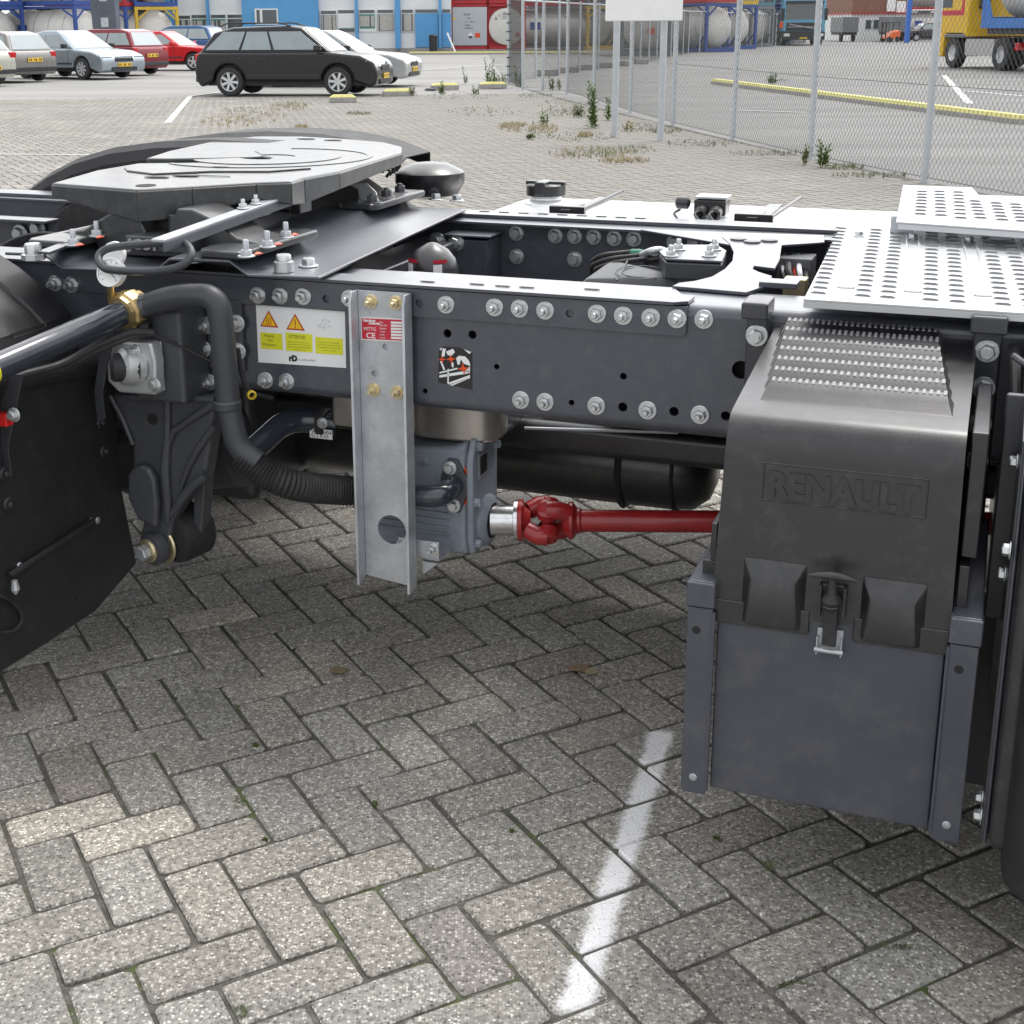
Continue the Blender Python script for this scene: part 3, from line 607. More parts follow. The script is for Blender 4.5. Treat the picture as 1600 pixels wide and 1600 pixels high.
# ---- fifth wheel top plate: horseshoe with rim, ramps and throat
ZW = 1.118
pxs = [(82, 287), (213, 295), (352, 286), (455, 287), (474, 278), (530, 268), (628, 238), (628, 229), (600, 223), (540, 218), (470, 213), (400, 213), (330, 220), (262, 236), (228, 247), (300, 252), (352, 249), (395, 245), (398, 243), (372, 241), (300, 246), (200, 250)]
out2 = [Q(x, y, ZW) for x, y in ((80, 286), (213, 296), (300, 290), (400, 284), (455, 283), (475, 277), (530, 268), (628, 238), (629, 229), (600, 223), (540, 217), (470, 213), (400, 213), (330, 221), (262, 237), (228, 248), (262, 250), (330, 249), (398, 246), (410, 243), (398, 241), (340, 246), (228, 249), (150, 262))]
# clean horseshoe in the plate's own frame
near = [Q(x, y, ZW) for x, y in ((80, 286), (213, 296), (300, 291), (400, 285), (455, 283), (475, 277), (530, 267), (628, 237))]
far_ = [Q(x, y, ZW) for x, y in ((629, 229), (600, 222), (540, 217), (470, 213), (400, 213), (330, 221), (262, 236), (228, 247))]
th_ = [Q(x, y, ZW) for x, y in ((262, 252), (330, 251), (380, 249), (412, 245), (410, 241), (385, 241))]
th2 = [Q(x, y, ZW) for x, y in ((345, 243.5), (270, 249), (190, 250), (150, 258))]
poly = near + far_ + [Q(236, 252, ZW)] + [Q(x, y, ZW) for x, y in ((300, 252.5), (362, 250), (398, 247), (398, 243.5), (360, 244.5), (300, 249), (262, 250.2), (236, 251.2), (190, 251.5))]
poly = near + far_ + [Q(x, y, ZW) for x, y in ((262, 250.5), (330, 249.5), (385, 248), (405, 246), (404, 244), (380, 243.6), (330, 246), (276, 249), (234, 250))]
poly = near + far_ + [Q(x, y, ZW) for x, y in ((262, 247.6), (335, 246.5), (385, 245), (408, 243), (425, 245.5), (418, 249.5), (395, 252), (340, 253.5), (262, 254.5), (215, 255), (150, 266))]
m = MB(); m.ext([p - V((0, 0, .028)) for p in poly], V((0, 0, .028))); fw = m.build('fifth_wheel_plate', MT['greasy'], T, .006, 3)
# skirt under the rim
def skirt(pts, z0, z1s, t=.03):
    m = MB(); c0 = V((-.85, .62, 0))
    for (a, b), (za, zb) in zip(zip(pts, pts[1:]), zip(z1s, z1s[1:])):
        ia = a + (c0 - a).normalized() * t; ib = b + (c0 - b).normalized() * t
        m.hexa([V((a.x, a.y, za)), V((b.x, b.y, zb)), V((ib.x, ib.y, zb)), V((ia.x, ia.y, za)), V((a.x, a.y, z0)), V((b.x, b.y, z0)), V((ib.x, ib.y, z0)), V((ia.x, ia.y, z0))])
    return m
def shr(p, k=.004):
    c0 = V((-.85, .62, p.z)); return p + (c0 - p).normalized() * -.0025
sp_ = [shr(p) for p in near]
zb_ = [1.118 - d for d in (.030, .072, .070, .036, .055, .062, .045, .036)]
skirt(sp_, 1.1135, zb_, .035).build('skirt', MT['greasy'], fw, .003)
# legs at the corners of the skirt
sl0, sl1 = Q(404, 292, 1.095), Q(452, 291, 1.095)
m = MB(); m.hexa([sl0 + V((0, -.006, -.022)), sl1 + V((0, -.006, -.022)), sl1 + V((0, .02, -.022)), sl0 + V((0, .02, -.022)), sl0 + V((0, -.006, .010)), sl1 + V((0, -.006, .010)), sl1 + V((0, .02, .010)), sl0 + V((0, .02, .010))]); m.build('lock_slot', MT['dark'], fw, .003)
for x, y0_, y1_ in ((463, 282, 330), (398, 288, 318)):
    a = Q(x, y0_, ZW - .02); m = MB(); m.box(a.x - .016, a.x + .014, a.y - .012, a.y + .05, a.z - .080, a.z + .012); m.build('skirt_leg', MT['greasy'], fw, .004)
# raised bearing rings on top
def ringpoly(c, r0, r1, a0, a1, n=28, z=ZW + .0006, h=.0014, sx=1.0):
    o_ = [V((c.x + r1 * cos(a0 + (a1 - a0) * k / n) * sx, c.y + r1 * sin(a0 + (a1 - a0) * k / n), z)) for k in range(n + 1)]
    i_ = [V((c.x + r0 * cos(a0 + (a1 - a0) * k / n) * sx, c.y + r0 * sin(a0 + (a1 - a0) * k / n), z)) for k in range(n, -1, -1)]
    m = MB(); m.ext(o_ + i_, V((0, 0, h))); return m
kc = Q(418, 246, ZW)
ringpoly(kc, .075, .20, RAD(-140), RAD(130)).build('bearing_face', MT['greasy'], fw, .001)
ringpoly(kc, .27, .285, RAD(-125), RAD(105)).build('bearing_face', MT['greasy'], fw, .001)
for (x, y, a, bb) in ((245, 277, .030, .012), (290, 275, .032, .013), (297, 270, .020, .008), (478, 217, .028, .012), (520, 219, .028, .012), (330, 275, .05, .003), (345, 261, .02, .005)):
    q = Q(x, y, ZW + .0012); MB().ext([q + V((a * u, bb * v + u * .004, 0)) for u, v in ((-1, -.4), (-.2, -1), (1, -.7), (1, .4), (.2, 1), (-.9, .6))], V((0, 0, .0012))).build('grease_slot', MT['dark'], fw)
q = Q(228, 290, ZW); MB().lathe([(.0001, .0008), (.020, .0008), (.022, .0015), (.024, 0)], q, ZH, 20).build('corner_hole', MT['dark'], fw)
MB().tube([Q(x, y, ZW + .002) for x, y in ((195, 262), (200, 267), (240, 272), (330, 268), (420, 268), (485, 263))], .0024, 8).build('rib', MT['greasy'], fw)
# lubrication lines near the front corner
for k in range(4): MB().tube([Q(598 + k * 6, 268 - k * 3, 1.08), Q(602 + k * 6, 262 - k * 3, 1.085), Q(610 + k * 5, 268 - k * 3, 1.075), Q(604 + k * 5, 276 - k * 3, 1.06)], .005, 6).build('grease_line', MT['rubber'], fw)
# release lever under the plate
MB().ext([P(x, y, .80) for x, y in ((500, 300), (535, 283), (560, 296), (560, 325), (520, 328))], V((0, .02, 0))).build('side_shield', MT['plastic'], T)

m = MB(); m.box(-.62, 1.05, .040, .044, .700, .934); m.build('web_hole_blackout', MT['dark'], T)  # black sheet added inside the rail to keep light out of the web holes
# ---- far mudguard behind the fifth wheel
m = MB(); c0 = V((-1.45, 0, .42)); n = 22
arcp = [Q(x, y, z) for x, y, z in ((40, 312, .96), (75, 285, 1.0), (130, 248, 1.07), (200, 222, 1.13), (300, 203, 1.17), (390, 200, 1.18), (470, 210, 1.16), (520, 222, 1.10))]
Y0 = 1.45
gp = [P(x, y, 1.2) for x, y in ((20, 328), (32, 308), (52, 290), (82, 268), (125, 246), (180, 230), (250, 221), (330, 218), (420, 223), (500, 238), (560, 262))]
pr = [(p.x, p.z) for p in gp]
for k, (ya, yb, dz) in enumerate(((1.20, 1.30, 0), (1.30, 1.34, -.012), (1.34, 1.52, -.012), (1.52, 1.56, 0), (1.56, 1.75, 0))):
    dz2 = {0: 0, 1: -.014, 2: -.014, 3: 0, 4: 0}[k]; dz1 = {0: 0, 1: 0, 2: -.014, 3: -.014, 4: 0}[k]
    A = [V((x, ya, z + dz1)) for x, z in pr]; B = [V((x, yb, z + dz2)) for x, z in pr]; N = len(A)
    m.add(A + B + [p - V((0, 0, .004)) for p in A + B], [(i, i + 1, i + 1 + N, i + N) for i in range(N - 1)] + [(i + 2 * N, i + 3 * N, i + 1 + 3 * N, i + 1 + 2 * N) for i in range(N - 1)])
m.ext([V((x, 1.752, z)) for x, z in pr] + [V((x, 1.752, z - .05)) for x, z in pr[::-1]], V((0, .004, 0)))
for (ya, za, yb, zb_) in ((1.20, 0, 1.165, -.018), (1.165, -.018, 1.15, -.05), (1.15, -.05, 1.15, -.10)):
    N = len(pr); A = [V((x, ya, z + za)) for x, z in pr]; B = [V((x, yb, z + zb_)) for x, z in pr]; m.add(A + B, [(i, i + N, i + 1 + N, i + 1) for i in range(N - 1)])
m.build('mudguard', pbr('weathered_black_plastic', (.012, .012, .014), .55, 0, .15, 10, .3, 700), T, ang=50)
# wheel under it
MB().lathe([(.30, -.15), (.47, -.15), (.51, -.11), (.52, 0), (.51, .11), (.47, .15), (.30, .15), (.28, 0)], V((-1.35, 1.5, .52)), YH, 40).build('tyre', MT['rubber'], T)
# black domed air bellows cap right of the fifth wheel
q = Q(672, 300, .975); o = MB().lathe([(.030, -.06), (.085, -.045), (.105, -.01), (.105, .020), (.098, .026), (.055, .046), (.020, .050), (.0001, .050)], q + V((0, 0, .04)), ZH, 32).build('bellows_cap', MT['plastic'], T)
# ---- aluminium fuel tank on the far side
m = MB(); tx0, tx1, ty0, ty1, tz0, tz1 = -.50, 1.25, 1.14, 1.66, .38, .935
def rrect(y0, y1, z0, z1, r, n=6):
    out = []
    for (cy, cz, a0) in ((y1 - r, z1 - r, 0), (y0 + r, z1 - r, pi / 2), (y0 + r, z0 + r, pi), (y1 - r, z0 + r, 1.5 * pi)):
        out += [(cy + r * cos(a0 + k * pi / 2 / n), cz + r * sin(a0 + k * pi / 2 / n)) for k in range(n + 1)]
    return out
rings = []; 
for xx, inset in ((tx0, .07), (tx0 + .015, .035), (tx0 + .045, .010), (tx0 + .09, 0), (tx1, 0)):
    rings.append([V((xx, y, z)) for y, z in rrect(ty0 + inset, ty1 - inset, tz0 + inset, tz1 - inset, .075)])
vs_ = [p for r in rings for p in r]; N = len(rings[0])
m.add(vs_, [(i * N + k, i * N + (k + 1) % N, (i + 1) * N + (k + 1) % N, (i + 1) * N + k) for i in range(len(rings) - 1) for k in range(N)] + [tuple(range(N - 1, -1, -1)), tuple(range(4 * N, 5 * N))])
tank = m.build('fuel_tank', MT['alubright'], T)
q = Q(853, 304, .935); q = V((q.x, 1.45, .935)); qx = P(853, 298, 1.45).x; q = V((qx, 1.45, .93))
MB().lathe([(.070, 0), (.066, .010), (.050, .020), (.045, .034)], q, ZH, 28).build('filler_neck', MT['alubright'], tank)
cap = MB().lathe([(.046, .030), (.060, .032), (.060, .062), (.055, .066), (.0001, .068)], q, ZH, 24).build('filler_cap', MT['plastic'], tank)
m = MB(); m.box(q.x - .062, q.x + .062, q.y - .012, q.y + .012, q.z + .060, q.z + .074); m.box(q.x - .016, q.x + .016, q.y - .066, q.y + .02, q.z + .034, q.z + .076); m.build('cap_grip', MT['plastic'], cap, .004)
for x in (900, 1186):
    xx = P(x, 320, 1.30).x; m = MB()
    m.box(xx - .02, xx + .02, ty0 + .03, ty1 - .05, .937, .941); m.build('tank_strap', MT['plastic'], tank)
    m = MB(); m.box(xx - .05, xx + .055, 1.20, 1.225, .937, .962); m.box(xx - .015, xx + .015, 1.19, 1.34, .945, .955); m.tube([V((xx + .05, 1.21, .955)), V((xx + .085, 1.50, .975))], .006, 6); m.build('strap_buckle', MT['plastic'], tank, .002)
q = P(1112, 320, 1.32); m = MB(); m.box(q.x - .045, q.x + .045, 1.29, 1.36, .94, .985); sens = m.build('level_sensor', MT['plastic'], tank, .005)
m = MB(); m.box(q.x - .042, q.x + .048, 1.288, 1.362, .987, .994); m.build('sensor_lid', MT['alu'], sens, .002)
for dx, dz in ((-.055, .02), (-.018, 0), (.022, 0)):
    MB().lathe([(.010, 0), (.018, .004), (.018, .035), (.011, .040)], V((q.x + dx, 1.285, .955 + dz)), (0, -1, -.15) if dx > -.05 else (-1, 0, 0), 14).build('plug', MT['plastic'], sens)
for k, dx in enumerate((-.075, -.018, .022)):
    MB().tube(smooth_path([V((q.x + dx, 1.25, .96)), V((q.x + dx - .01, 1.21, .955)), V((q.x + dx + .02, 1.15, .945)), V((q.x + dx + .03, 1.08, .93))], .03), .004, 6).build('cable', MT['rubber'], sens)
# ---- walkway plates with punched grip louvres
MT['louvregap'] = pbr('louvre_opening', (.27, .275, .28), .5, .3, .2, 60)
ZP = .985
def louvre_mesh():
    m = MB(); n = 8; vs_ = []
    for j, (h, k) in enumerate(((0, 1), (.62, .82), (1, .5))):
        vs_ += [V((.0150 * k * cos(pi * i / n), .011 * k * sin(pi * i / n), .0036 * h)) for i in range(n + 1)]
    fs = [(j * (n + 1) + i, j * (n + 1) + i + 1, (j + 1) * (n + 1) + i + 1, (j + 1) * (n + 1) + i) for j in range(2) for i in range(n)] + [tuple(range(2 * (n + 1), 3 * (n + 1)))]
    m.add(vs_, fs); m.add([V((.0145, -.0004, .0001)), V((-.0145, -.0004, .0001)), V((-.0110, -.0004, .0022)), V((-.007, -.0004, .0036)), V((.007, -.0004, .0036)), V((.0110, -.0004, .0022))], [(0, 1, 2, 3, 4, 5)])
    me = m.mesh('grip_louvre', MT['alu']); me.materials.append(MT['louvregap']); me.polygons[len(me.polygons) - 1].material_index = 1; return me
LM = louvre_mesh()
m = MB(); X0 = .644; m.ext([V((X0, -.068, ZP)), V((1.9, -.072, ZP)), V((1.9, .90, ZP)), V((.600, .90, ZP))], V((0, 0, -.004)))
m.ext([V((X0, -.068, ZP - .0041)), V((1.9, -.072, ZP - .0041)), V((1.9, -.066, ZP - .0041)), V((X0, -.062, ZP - .0041))], V((0, 0, -.012)))
wp = m.build('walkway_plate', MT['alu'], T, .0008)
cols = [(.662, .607), (.740, .688), (.783, .735), (.856, .814), (.901, .858), (.976, .935), (1.022, .978), (1.098, 1.055), (1.142, 1.100)]
for a, b in cols:
    for k in range(17):
        t = k / 16; link('grip_louvre', LM, wp, (a + (b - a) * t, -.008 + (.836 + .008) * t, ZP + .0002), (0, 0, -.10))
for a in (.703, .822, .942, 1.063):
    y0_, y1_ = .06, .76; m = MB(); sk_ = -.045
    out_ = [V((a - .013, y0_, 0)), V((a + .013, y0_, 0)), V((a + .013 + sk_, y1_, 0)), V((a - .013 + sk_, y1_, 0))]
    for i in range(4):
        p, q_ = out_[i], out_[(i + 1) % 4]; m.tube([p + V((0, 0, ZP + .0008)), q_ + V((0, 0, ZP + .0008))], .0030, 6)
    m.build('pressed_groove', MT['alu'], wp); bolt(HEAD, V((a + sk_ + .001, y1_ - .035, ZP + .0005)), wp, UPR, s=.75)
ZU = 1.03; m = MB()
c4 = [Q(1400, 346, ZU), Q(1411, 289, ZU), Q(1519, 293, ZU), Q(1530, 305, ZU), V((1.9, 1.32, ZU)), V((1.9, .44, ZU))]
m.ext(c4, V((0, 0, -.004))); a_, b_ = c4[0], c4[5]; m.ext([a_ + V((.004, .004, -.0045)), b_ + V((0, .004, -.0045)), b_ + V((0, .010, -.0045)), a_ + V((.004, .010, -.0045))], V((0, 0, -.014)))
up = m.build('upper_walkway_plate', MT['alu'], T, .0015)
for k, (x0, y0_, x1, y1_, n_) in enumerate(((1438, 335, 1441, 300, 8), (1470, 337, 1468, 300, 8), (1501, 341, 1497, 301, 8), (1532, 341, 1523, 315, 6), (1566, 344, 1556, 318, 6), (1597, 346, 1586, 320, 6))):
    a, b = Q(x0, y0_, ZU), Q(x1, y1_, ZU)
    for i in range(n_):
        p = a.lerp(b, i / (n_ - 1)); link('grip_louvre', LM, up, (p.x, p.y, ZU + .0003), (0, 0, -.06))
for x, y in ((1405, 360), (1560, 372)):
    q = Q(x, y, .99); m = MB(); m.box(q.x - .02, q.x + .03, q.y - .01, q.y + .01, ZP + .001, 1.024); m.build('plate_support', MT['galv'], T, .001)
# ---- battery box
MT['tooth_glint'] = pbr('glint_pale_plastic', (.22, .22, .23), .45, 0, .2, 60, coat=.3, cr_=.3)  # paler grey puts the sky's glint on the rib teeth into their colour
BX0, BX1, BYF, BZ0 = .585, .942, -.455, .215
m = MB(); m.box(BX0, BX1, BYF + .012, -.04, BZ0, .60); box = m.build('battery_box', MT['panelgrey'], T, .006)
m = MB(); m.box(BX0 + .002, BX1 - .002, BYF - .004, BYF + .010, BZ0 - .004, .575); m.build('front_panel', MT['panelgrey'], box, .003)
for (xa, xb) in ((.541, .582), (.946, .988)):
    m = MB(); yb = -.47
    m.box(xa, xb, yb - .006, yb, .205, .545)
    sx = xa if xa < .7 else xb
    m.box(*( (xa, xa + .004) if xa < .7 else (xb - .004, xb)), yb, yb + .05, .205, .545)
    cnt = m.build('bracket_column', MT['panelgrey'], box, .003)
    m = MB(); m.box(xa - .003, xb + .003, yb - .010, yb + .02, .547, .590); m.build('end_cap', MT['chassis'], cnt, .003)
    m = MB(); zt = .590  # arm back to the rail
    m.ext([V((xa - .002, yb + .02, .548)), V((xa - .002, yb - .008, .592)), V((xa - .002, -.01, .592)), V((xa - .002, -.01, .548))], V((xb - xa + .004, 0, 0))); m.build('support_arm', MT['chassis'], cnt, .004)
    MB().cyl(V(((xa + xb) / 2 - .005, yb - .0065, .505)), V(((xa + xb) / 2 - .005, yb - .0058, .505)), .007).build('hole', MT['dark'], cnt)
    MB().lathe([(.0001, -.002), (.006, -.001), (.007, 0)], V(((xa + xb) / 2 + .0, yb - .006, .235)), YH, 10).build('rivet', MT['galv'], cnt)
    xs = xb if xa < .7 else xa; m = MB(); m.tube([V((xs + (.0015 if xa < .7 else -.0015), yb - .004, .215)), V((xs + (.0015 if xa < .7 else -.0015), yb - .004, .54))], .0035, 8); m.build('hinge_edge', MT['chassis'], cnt)
# lid: one pressed shell, sloping top with rounded front shoulder
sk2 = .010
prof = [(.060, .925), (-.36, .872), (-.408, .866), (-.425, .860), (-.437, .848), (-.4425, .830), (-.446, .80), (-.462, .545)]
inn = [(.060, .915), (-.355, .862), (-.40, .856), (-.415, .850), (-.427, .840), (-.432, .826), (-.436, .80), (-.452, .545)]
LX0, LX1 = .588, .940
m = MB(); top = []; 
def lx(side, z, y):  # the lid narrows a little towards the back
    return (LX0 - (.925 - z) * .030 if side < 0 else LX1 + (.925 - z) * .012)
A = [V((lx(-1, z, y), y, z)) for y, z in prof]; B = [V((lx(1, z, y), y, z)) for y, z in prof]; N = len(A)
A2 = [V((lx(-1, z, y) + .004, y, z)) for y, z in inn]; B2 = [V((lx(1, z, y) - .004, y, z)) for y, z in inn]
m.add(A + B, [(i, i + N, i + 1 + N, i + 1) for i in range(N - 1)])
side = [V((p.x, p.y, p.z)) for p in A] + [V((A[-1].x, -.06, .545)), V((A[0].x, .06, .60))]; m.add(side, [tuple(range(len(side)))])
side = [V((p.x, p.y, p.z)) for p in B] + [V((B[-1].x, -.06, .545)), V((B[0].x, .06, .60))]; m.add(side, [tuple(range(len(side)))[::-1]])
m.add([A[-1], B[-1], V((B[-1].x, -.06, .545)), V((A[-1].x, -.06, .545))], [(0, 1, 2, 3)])
lid = m.build('lid', MT['plastic'], box, .008, 3, ang=28)
# lid tongues around the latch
m = MB()
def fr(x, z, dy=0): return V((x, -.446 - (.80 - z) * (.016 / .255) + dy, z))
xm = (P(1300, 960, -.46).x)
for xa, xb in ((LX0 - .008, xm - .034), (xm + .034, LX1 + .004)):
    m.hexa([fr(xa, .520, -.002), fr(xb, .520, -.002), fr(xb, .520, .006), fr(xa, .520, .006), fr(xa, .560, -.003), fr(xb, .560, -.003), fr(xb, .560, .006), fr(xa, .560, .006)])
m.build('lid_skirt', MT['plastic'], lid, .002)
# side steps of the lid
m = MB(); m.box(BX0 - .030, BX0 - .008, -.44, -.12, .565, .615); m.box(BX0 - .018, BX0 - .008, -.44, -.10, .615, .68); m.build('lid_side_step', MT['plastic'], lid, .002)
m = MB(); m.box(BX1 + .006, BX1 + .022, -.44, -.10, .56, .66); m.build('lid_side_step', MT['plastic'], lid, .002)
m = MB(); m.box(BX1 + .006, BX1 + .030, -.43, -.12, .67, .87); m.build('lid_side_step', MT['plastic'], lid, .003)
# ribs across the top, toothed on their crests
slope = (.872 - .925) / (-.36 - .060)
def topz(y): return .925 + (y - .060) * slope
for k in range(8):
    y = .035 - k * .0500; x0 = .603 + k * .0035 + .004; x1 = .868 + k * .0055
    z = topz(y); m = MB()
    pr_ = [(.010, 0), (.005, .014), (.000, .0205), (-.004, .0215), (-.022, .013), (-.036, .003), (-.041, 0)]
    if k == 7: pr_ = [(.010, 0), (.005, .014), (.000, .0205), (-.004, .0215), (-.024, .013), (-.042, .002), (-.047, 0)]
    a = [V((x0 - .010 + h * .55, y + dy, z + dy * slope + h)) for dy, h in pr_]; b = [V((x1 + .010 - h * .55, y + dy, z + dy * slope + h)) for dy, h in pr_]; n_ = len(a)
    m.add(a + b, [(i, i + 1, i + 1 + n_, i + n_) for i in range(n_ - 1)] + [tuple(range(n_)), tuple(range(2 * n_ - 1, n_ - 1, -1))])
    rb = m.build('lid_rib', MT['plastic'], lid, .0015)
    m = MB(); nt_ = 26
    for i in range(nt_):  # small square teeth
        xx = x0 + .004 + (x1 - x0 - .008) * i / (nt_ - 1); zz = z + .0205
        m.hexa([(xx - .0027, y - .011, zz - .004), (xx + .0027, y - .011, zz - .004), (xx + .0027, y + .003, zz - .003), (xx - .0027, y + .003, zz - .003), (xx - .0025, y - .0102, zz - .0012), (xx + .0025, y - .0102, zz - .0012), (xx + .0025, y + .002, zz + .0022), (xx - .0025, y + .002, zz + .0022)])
    m.build('grip_teeth', MT['tooth_glint'], lid)
# moulded name
a = P(1196, 740, -.452); b = P(1446, 757, -.452)
tz = .742; xdir = XH; ydir = (fr(0, .80) - fr(0, .76)).normalized()
put_text('RENAULT', .056, .0022, MT['plastic'], lid, fr(a.x + .004, tz, -.0012), xdir, ydir, bold=.0026, sx=.93)
m = MB(); x0_, x1_ = a.x - .003, b.x + .004; z0_, z1_ = tz - .008, tz + .052
for p, q_ in (((x0_, z0_), (x1_, z0_)), ((x1_, z0_), (x1_, z1_)), ((x1_, z1_), (x0_, z1_)), ((x0_, z1_), (x0_, z0_))): m.tube([fr(*p, -.0005), fr(*q_, -.0005)], .0013, 6)
m.build('name_frame', MT['plastic'], lid)
# two swelling pads with a lipped top
for (xa, xb, za) in ((P(1163, 870, -.46).x, P(1262, 870, -.46).x, .636), (P(1350, 885, -.46).x, P(1452, 890, -.46).x, .629)):
    ta, tb, tz_ = xa + .016, xb - .018, za - .030
    m = MB(); d1 = -.017
    pts = [fr(xa, za, -.001), fr(xb, za, -.001), fr(tb + .002, tz_, d1), fr(ta - .002, tz_, d1), fr(tb + .006, .525, -.007), fr(ta - .006, .525, -.007), fr(xb, .525, 0), fr(xa, .525, 0)]
    m.add(pts, [(0, 1, 2, 3), (3, 2, 4, 5), (0, 3, 5, 7), (1, 6, 4, 2), (5, 4, 6, 7)])
    m.build('lid_pad', MT['plastic'], lid, .004, 3)
# T handle latch
lt = V((xm, 0, 0)); p = P(1305, 853, -.49)
g = MB(); g.tube([fr(xm - .036, .632, -.030), fr(xm - .02, .637, -.036), fr(xm, .639, -.038), fr(xm + .02, .637, -.036), fr(xm + .036, .632, -.030)], [.003, .006, .0075, .006, .003], 10)
g.tube([fr(xm, .636, -.034), fr(xm, .60, -.026), fr(xm, .585, -.024)], [.007, .009, .015], 12); latch = g.build('latch_handle', MT['plastic'], box)
m = MB(); m.tube([fr(xm, .602, -.022), fr(xm, .592, -.027), fr(xm, .578, -.022)], [.011, .016, .010], 14)
m.hexa([fr(xm - .011, .515, -.022), fr(xm + .011, .515, -.022), fr(xm + .011, .515, -.010), fr(xm - .011, .515, -.010), fr(xm - .010, .585, -.022), fr(xm + .010, .585, -.022), fr(xm + .010, .585, -.008), fr(xm - .010, .585, -.008)]); m.build('rubber_strap', MT['rubber'], latch, .002)
m = MB(); m.box(xm - .021, xm + .021, -.468, -.4605, .560, .612); m.box(xm - .021, xm - .016, -.480, -.4605, .560, .612); m.box(xm + .016, xm + .021, -.480, -.4605, .560, .612); m.build('latch_guide', MT['plastic'], latch, .001)
m = MB(); m.box(xm - .020, xm + .020, -.464, -.4600, .494, .535); m.box(xm - .020, xm - .0175, -.476, -.4600, .494, .524); m.box(xm + .0175, xm + .020, -.476, -.4600, .494, .524)
m.build('latch_base', MT['galv'], latch, .001); MB().cyl(V((xm - .022, -.476, .503)), V((xm + .022, -.476, .503)), .004, 12).build('latch_pin', MT['galv'], latch)
# clamps holding the box to the rail
for x, y in ((1182, 483), (1546, 505)):
    q = P(x, y, -.06); big_ = .030 if x > 1400 else .024
    m = MB(); m.box(q.x - big_, q.x + big_, -.085, -.003, q.z - .016, q.z + .016); m.box(q.x - big_ * .8, q.x + big_ * .8, -.045, -.003, .55 if x > 1400 else .70, q.z - .018); m.build('mounting_clamp', MT['chassis2'], T, .005)
    for kz in (range(4) if x > 1400 else range(1)):
        bolt(HEAD, V((q.x + .001, -.046, q.z - .052 - kz * .066)), s=1.1)
        MB().cyl(V((q.x, -.047, q.z - .052 - kz * .066)), V((q.x, -.074, q.z - .052 - kz * .066)), .009, 12).build('bolt_shank', MT['zinc'], T)
# ---- galvanised channel bolted to the near rail
zb, zt = .292, .936; gx0, gx1 = P(572, 700, -.03).x, P(632, 700, -.03).x
yw = -.020; m = MB(); ch_ = P(612, 828, yw); 
ch2 = [(ch_.x - .0, ch_.z, .033)] + [(P(x, y, yw).x, P(x, y, yw).z, .0065) for x, y in ((602, 542), (585, 584))]
GX0, GX1 = -.262, -.150
m.holed([(GX0, zb + .012), (GX1, zb), (GX1, zt), (GX0, zt)], ch2, (0, yw, 0), XH, ZH, V((0, .006, 0)), 28)
m.ext([V((GX0 - .0005, yw + .006, zb + .012)), V((GX0 - .0005, yw - .033, zb)), V((GX0 - .0005, yw - .033, zt - .02)), V((GX0 - .0005, yw - .025, zt)), V((GX0 - .0005, yw + .006, zt))], V((-.006, 0, 0)))
m.ext([V((GX1 + .0005, yw + .006, zb)), V((GX1 + .0005, yw - .033, zb - .004)), V((GX1 + .0005, yw - .033, zt - .02)), V((GX1 + .0005, yw - .025, zt)), V((GX1 + .0005, yw + .006, zt))], V((.006, 0, 0)))
gc = m.build('galvanised_channel', MT['galv'], T, .0012)
m = MB(); m.box(GX0 + .01, GX1 - .01, -.0135, -.0088, .70, .93); m.build('spacer_plate', MT['galv'], gc)
for x, y in ((580, 471), (619, 473), (584, 609), (621, 613)): bolt(GNUT, P(x, y, yw), gc)
# red rating plate
def quad_on(pxq, Y, k=0.0): return [P(x, y, Y) for x, y in pxq]
def panel(pts, mat, parent, name, dy=-.0006):
    m = MB(); m.ext([V((p.x, p.y, p.z)) for p in pts], V((0, dy, 0))); return m.build(name, MT[mat], parent)
def bil(q4, u, v, dy=0):
    a = q4[0].lerp(q4[1], u); b = q4[3].lerp(q4[2], u); p = a.lerp(b, v); return V((p.x, p.y + dy, p.z))
def sub(q4, u0, u1, v0, v1, dy): return [bil(q4, u0, v0, dy), bil(q4, u1, v0, dy), bil(q4, u1, v1, dy), bil(q4, u0, v1, dy)]
q4 = quad_on(((564, 495), (630, 498), (630, 534), (565, 531)), yw - .0002)
rp = panel(q4, 'white', gc, 'rating_plate'); panel(sub(q4, .02, .985, .05, .95, -.0007), 'redlab', rp, 'red_field')
for k in range(6): panel(sub(q4, .72, .975, .13 + k * .133, .225 + k * .133, -.0014), 'white', rp, 'blank_field')
ux_ = (q4[1] - q4[0]).normalized(); uy_ = (q4[0] - q4[3]).normalized(); wq = (q4[1] - q4[0]).length
def tx(txt, u, v, size, mat, parent, Q4, dy=-.0016, bold=0, sx=1):
    ux_ = (Q4[1] - Q4[0]).normalized(); uy_ = (Q4[0] - Q4[3]).normalized()
    return put_text(txt, size, .0001, MT[mat], parent, bil(Q4, u, v, dy), ux_, uy_, bold=bold, sx=sx)
tx('Gardner', .05, .19, .0085, 'white', rp, q4, bold=.0003); tx('Denver', .19, .30, .0085, 'white', rp, q4, bold=.0003)
tx('WITTIG', .06, .57, .0105, 'white', rp, q4, sx=.8); tx('CE', .12, .90, .0165, 'white', rp, q4, bold=.0002, sx=1.1)
for k, s_ in enumerate(('Typ', 'Fabr.No', 'Baujahr', 'n max', 'p abs', 'p max')): tx(s_, .45, .22 + k * .133, .0052, 'white', rp, q4)
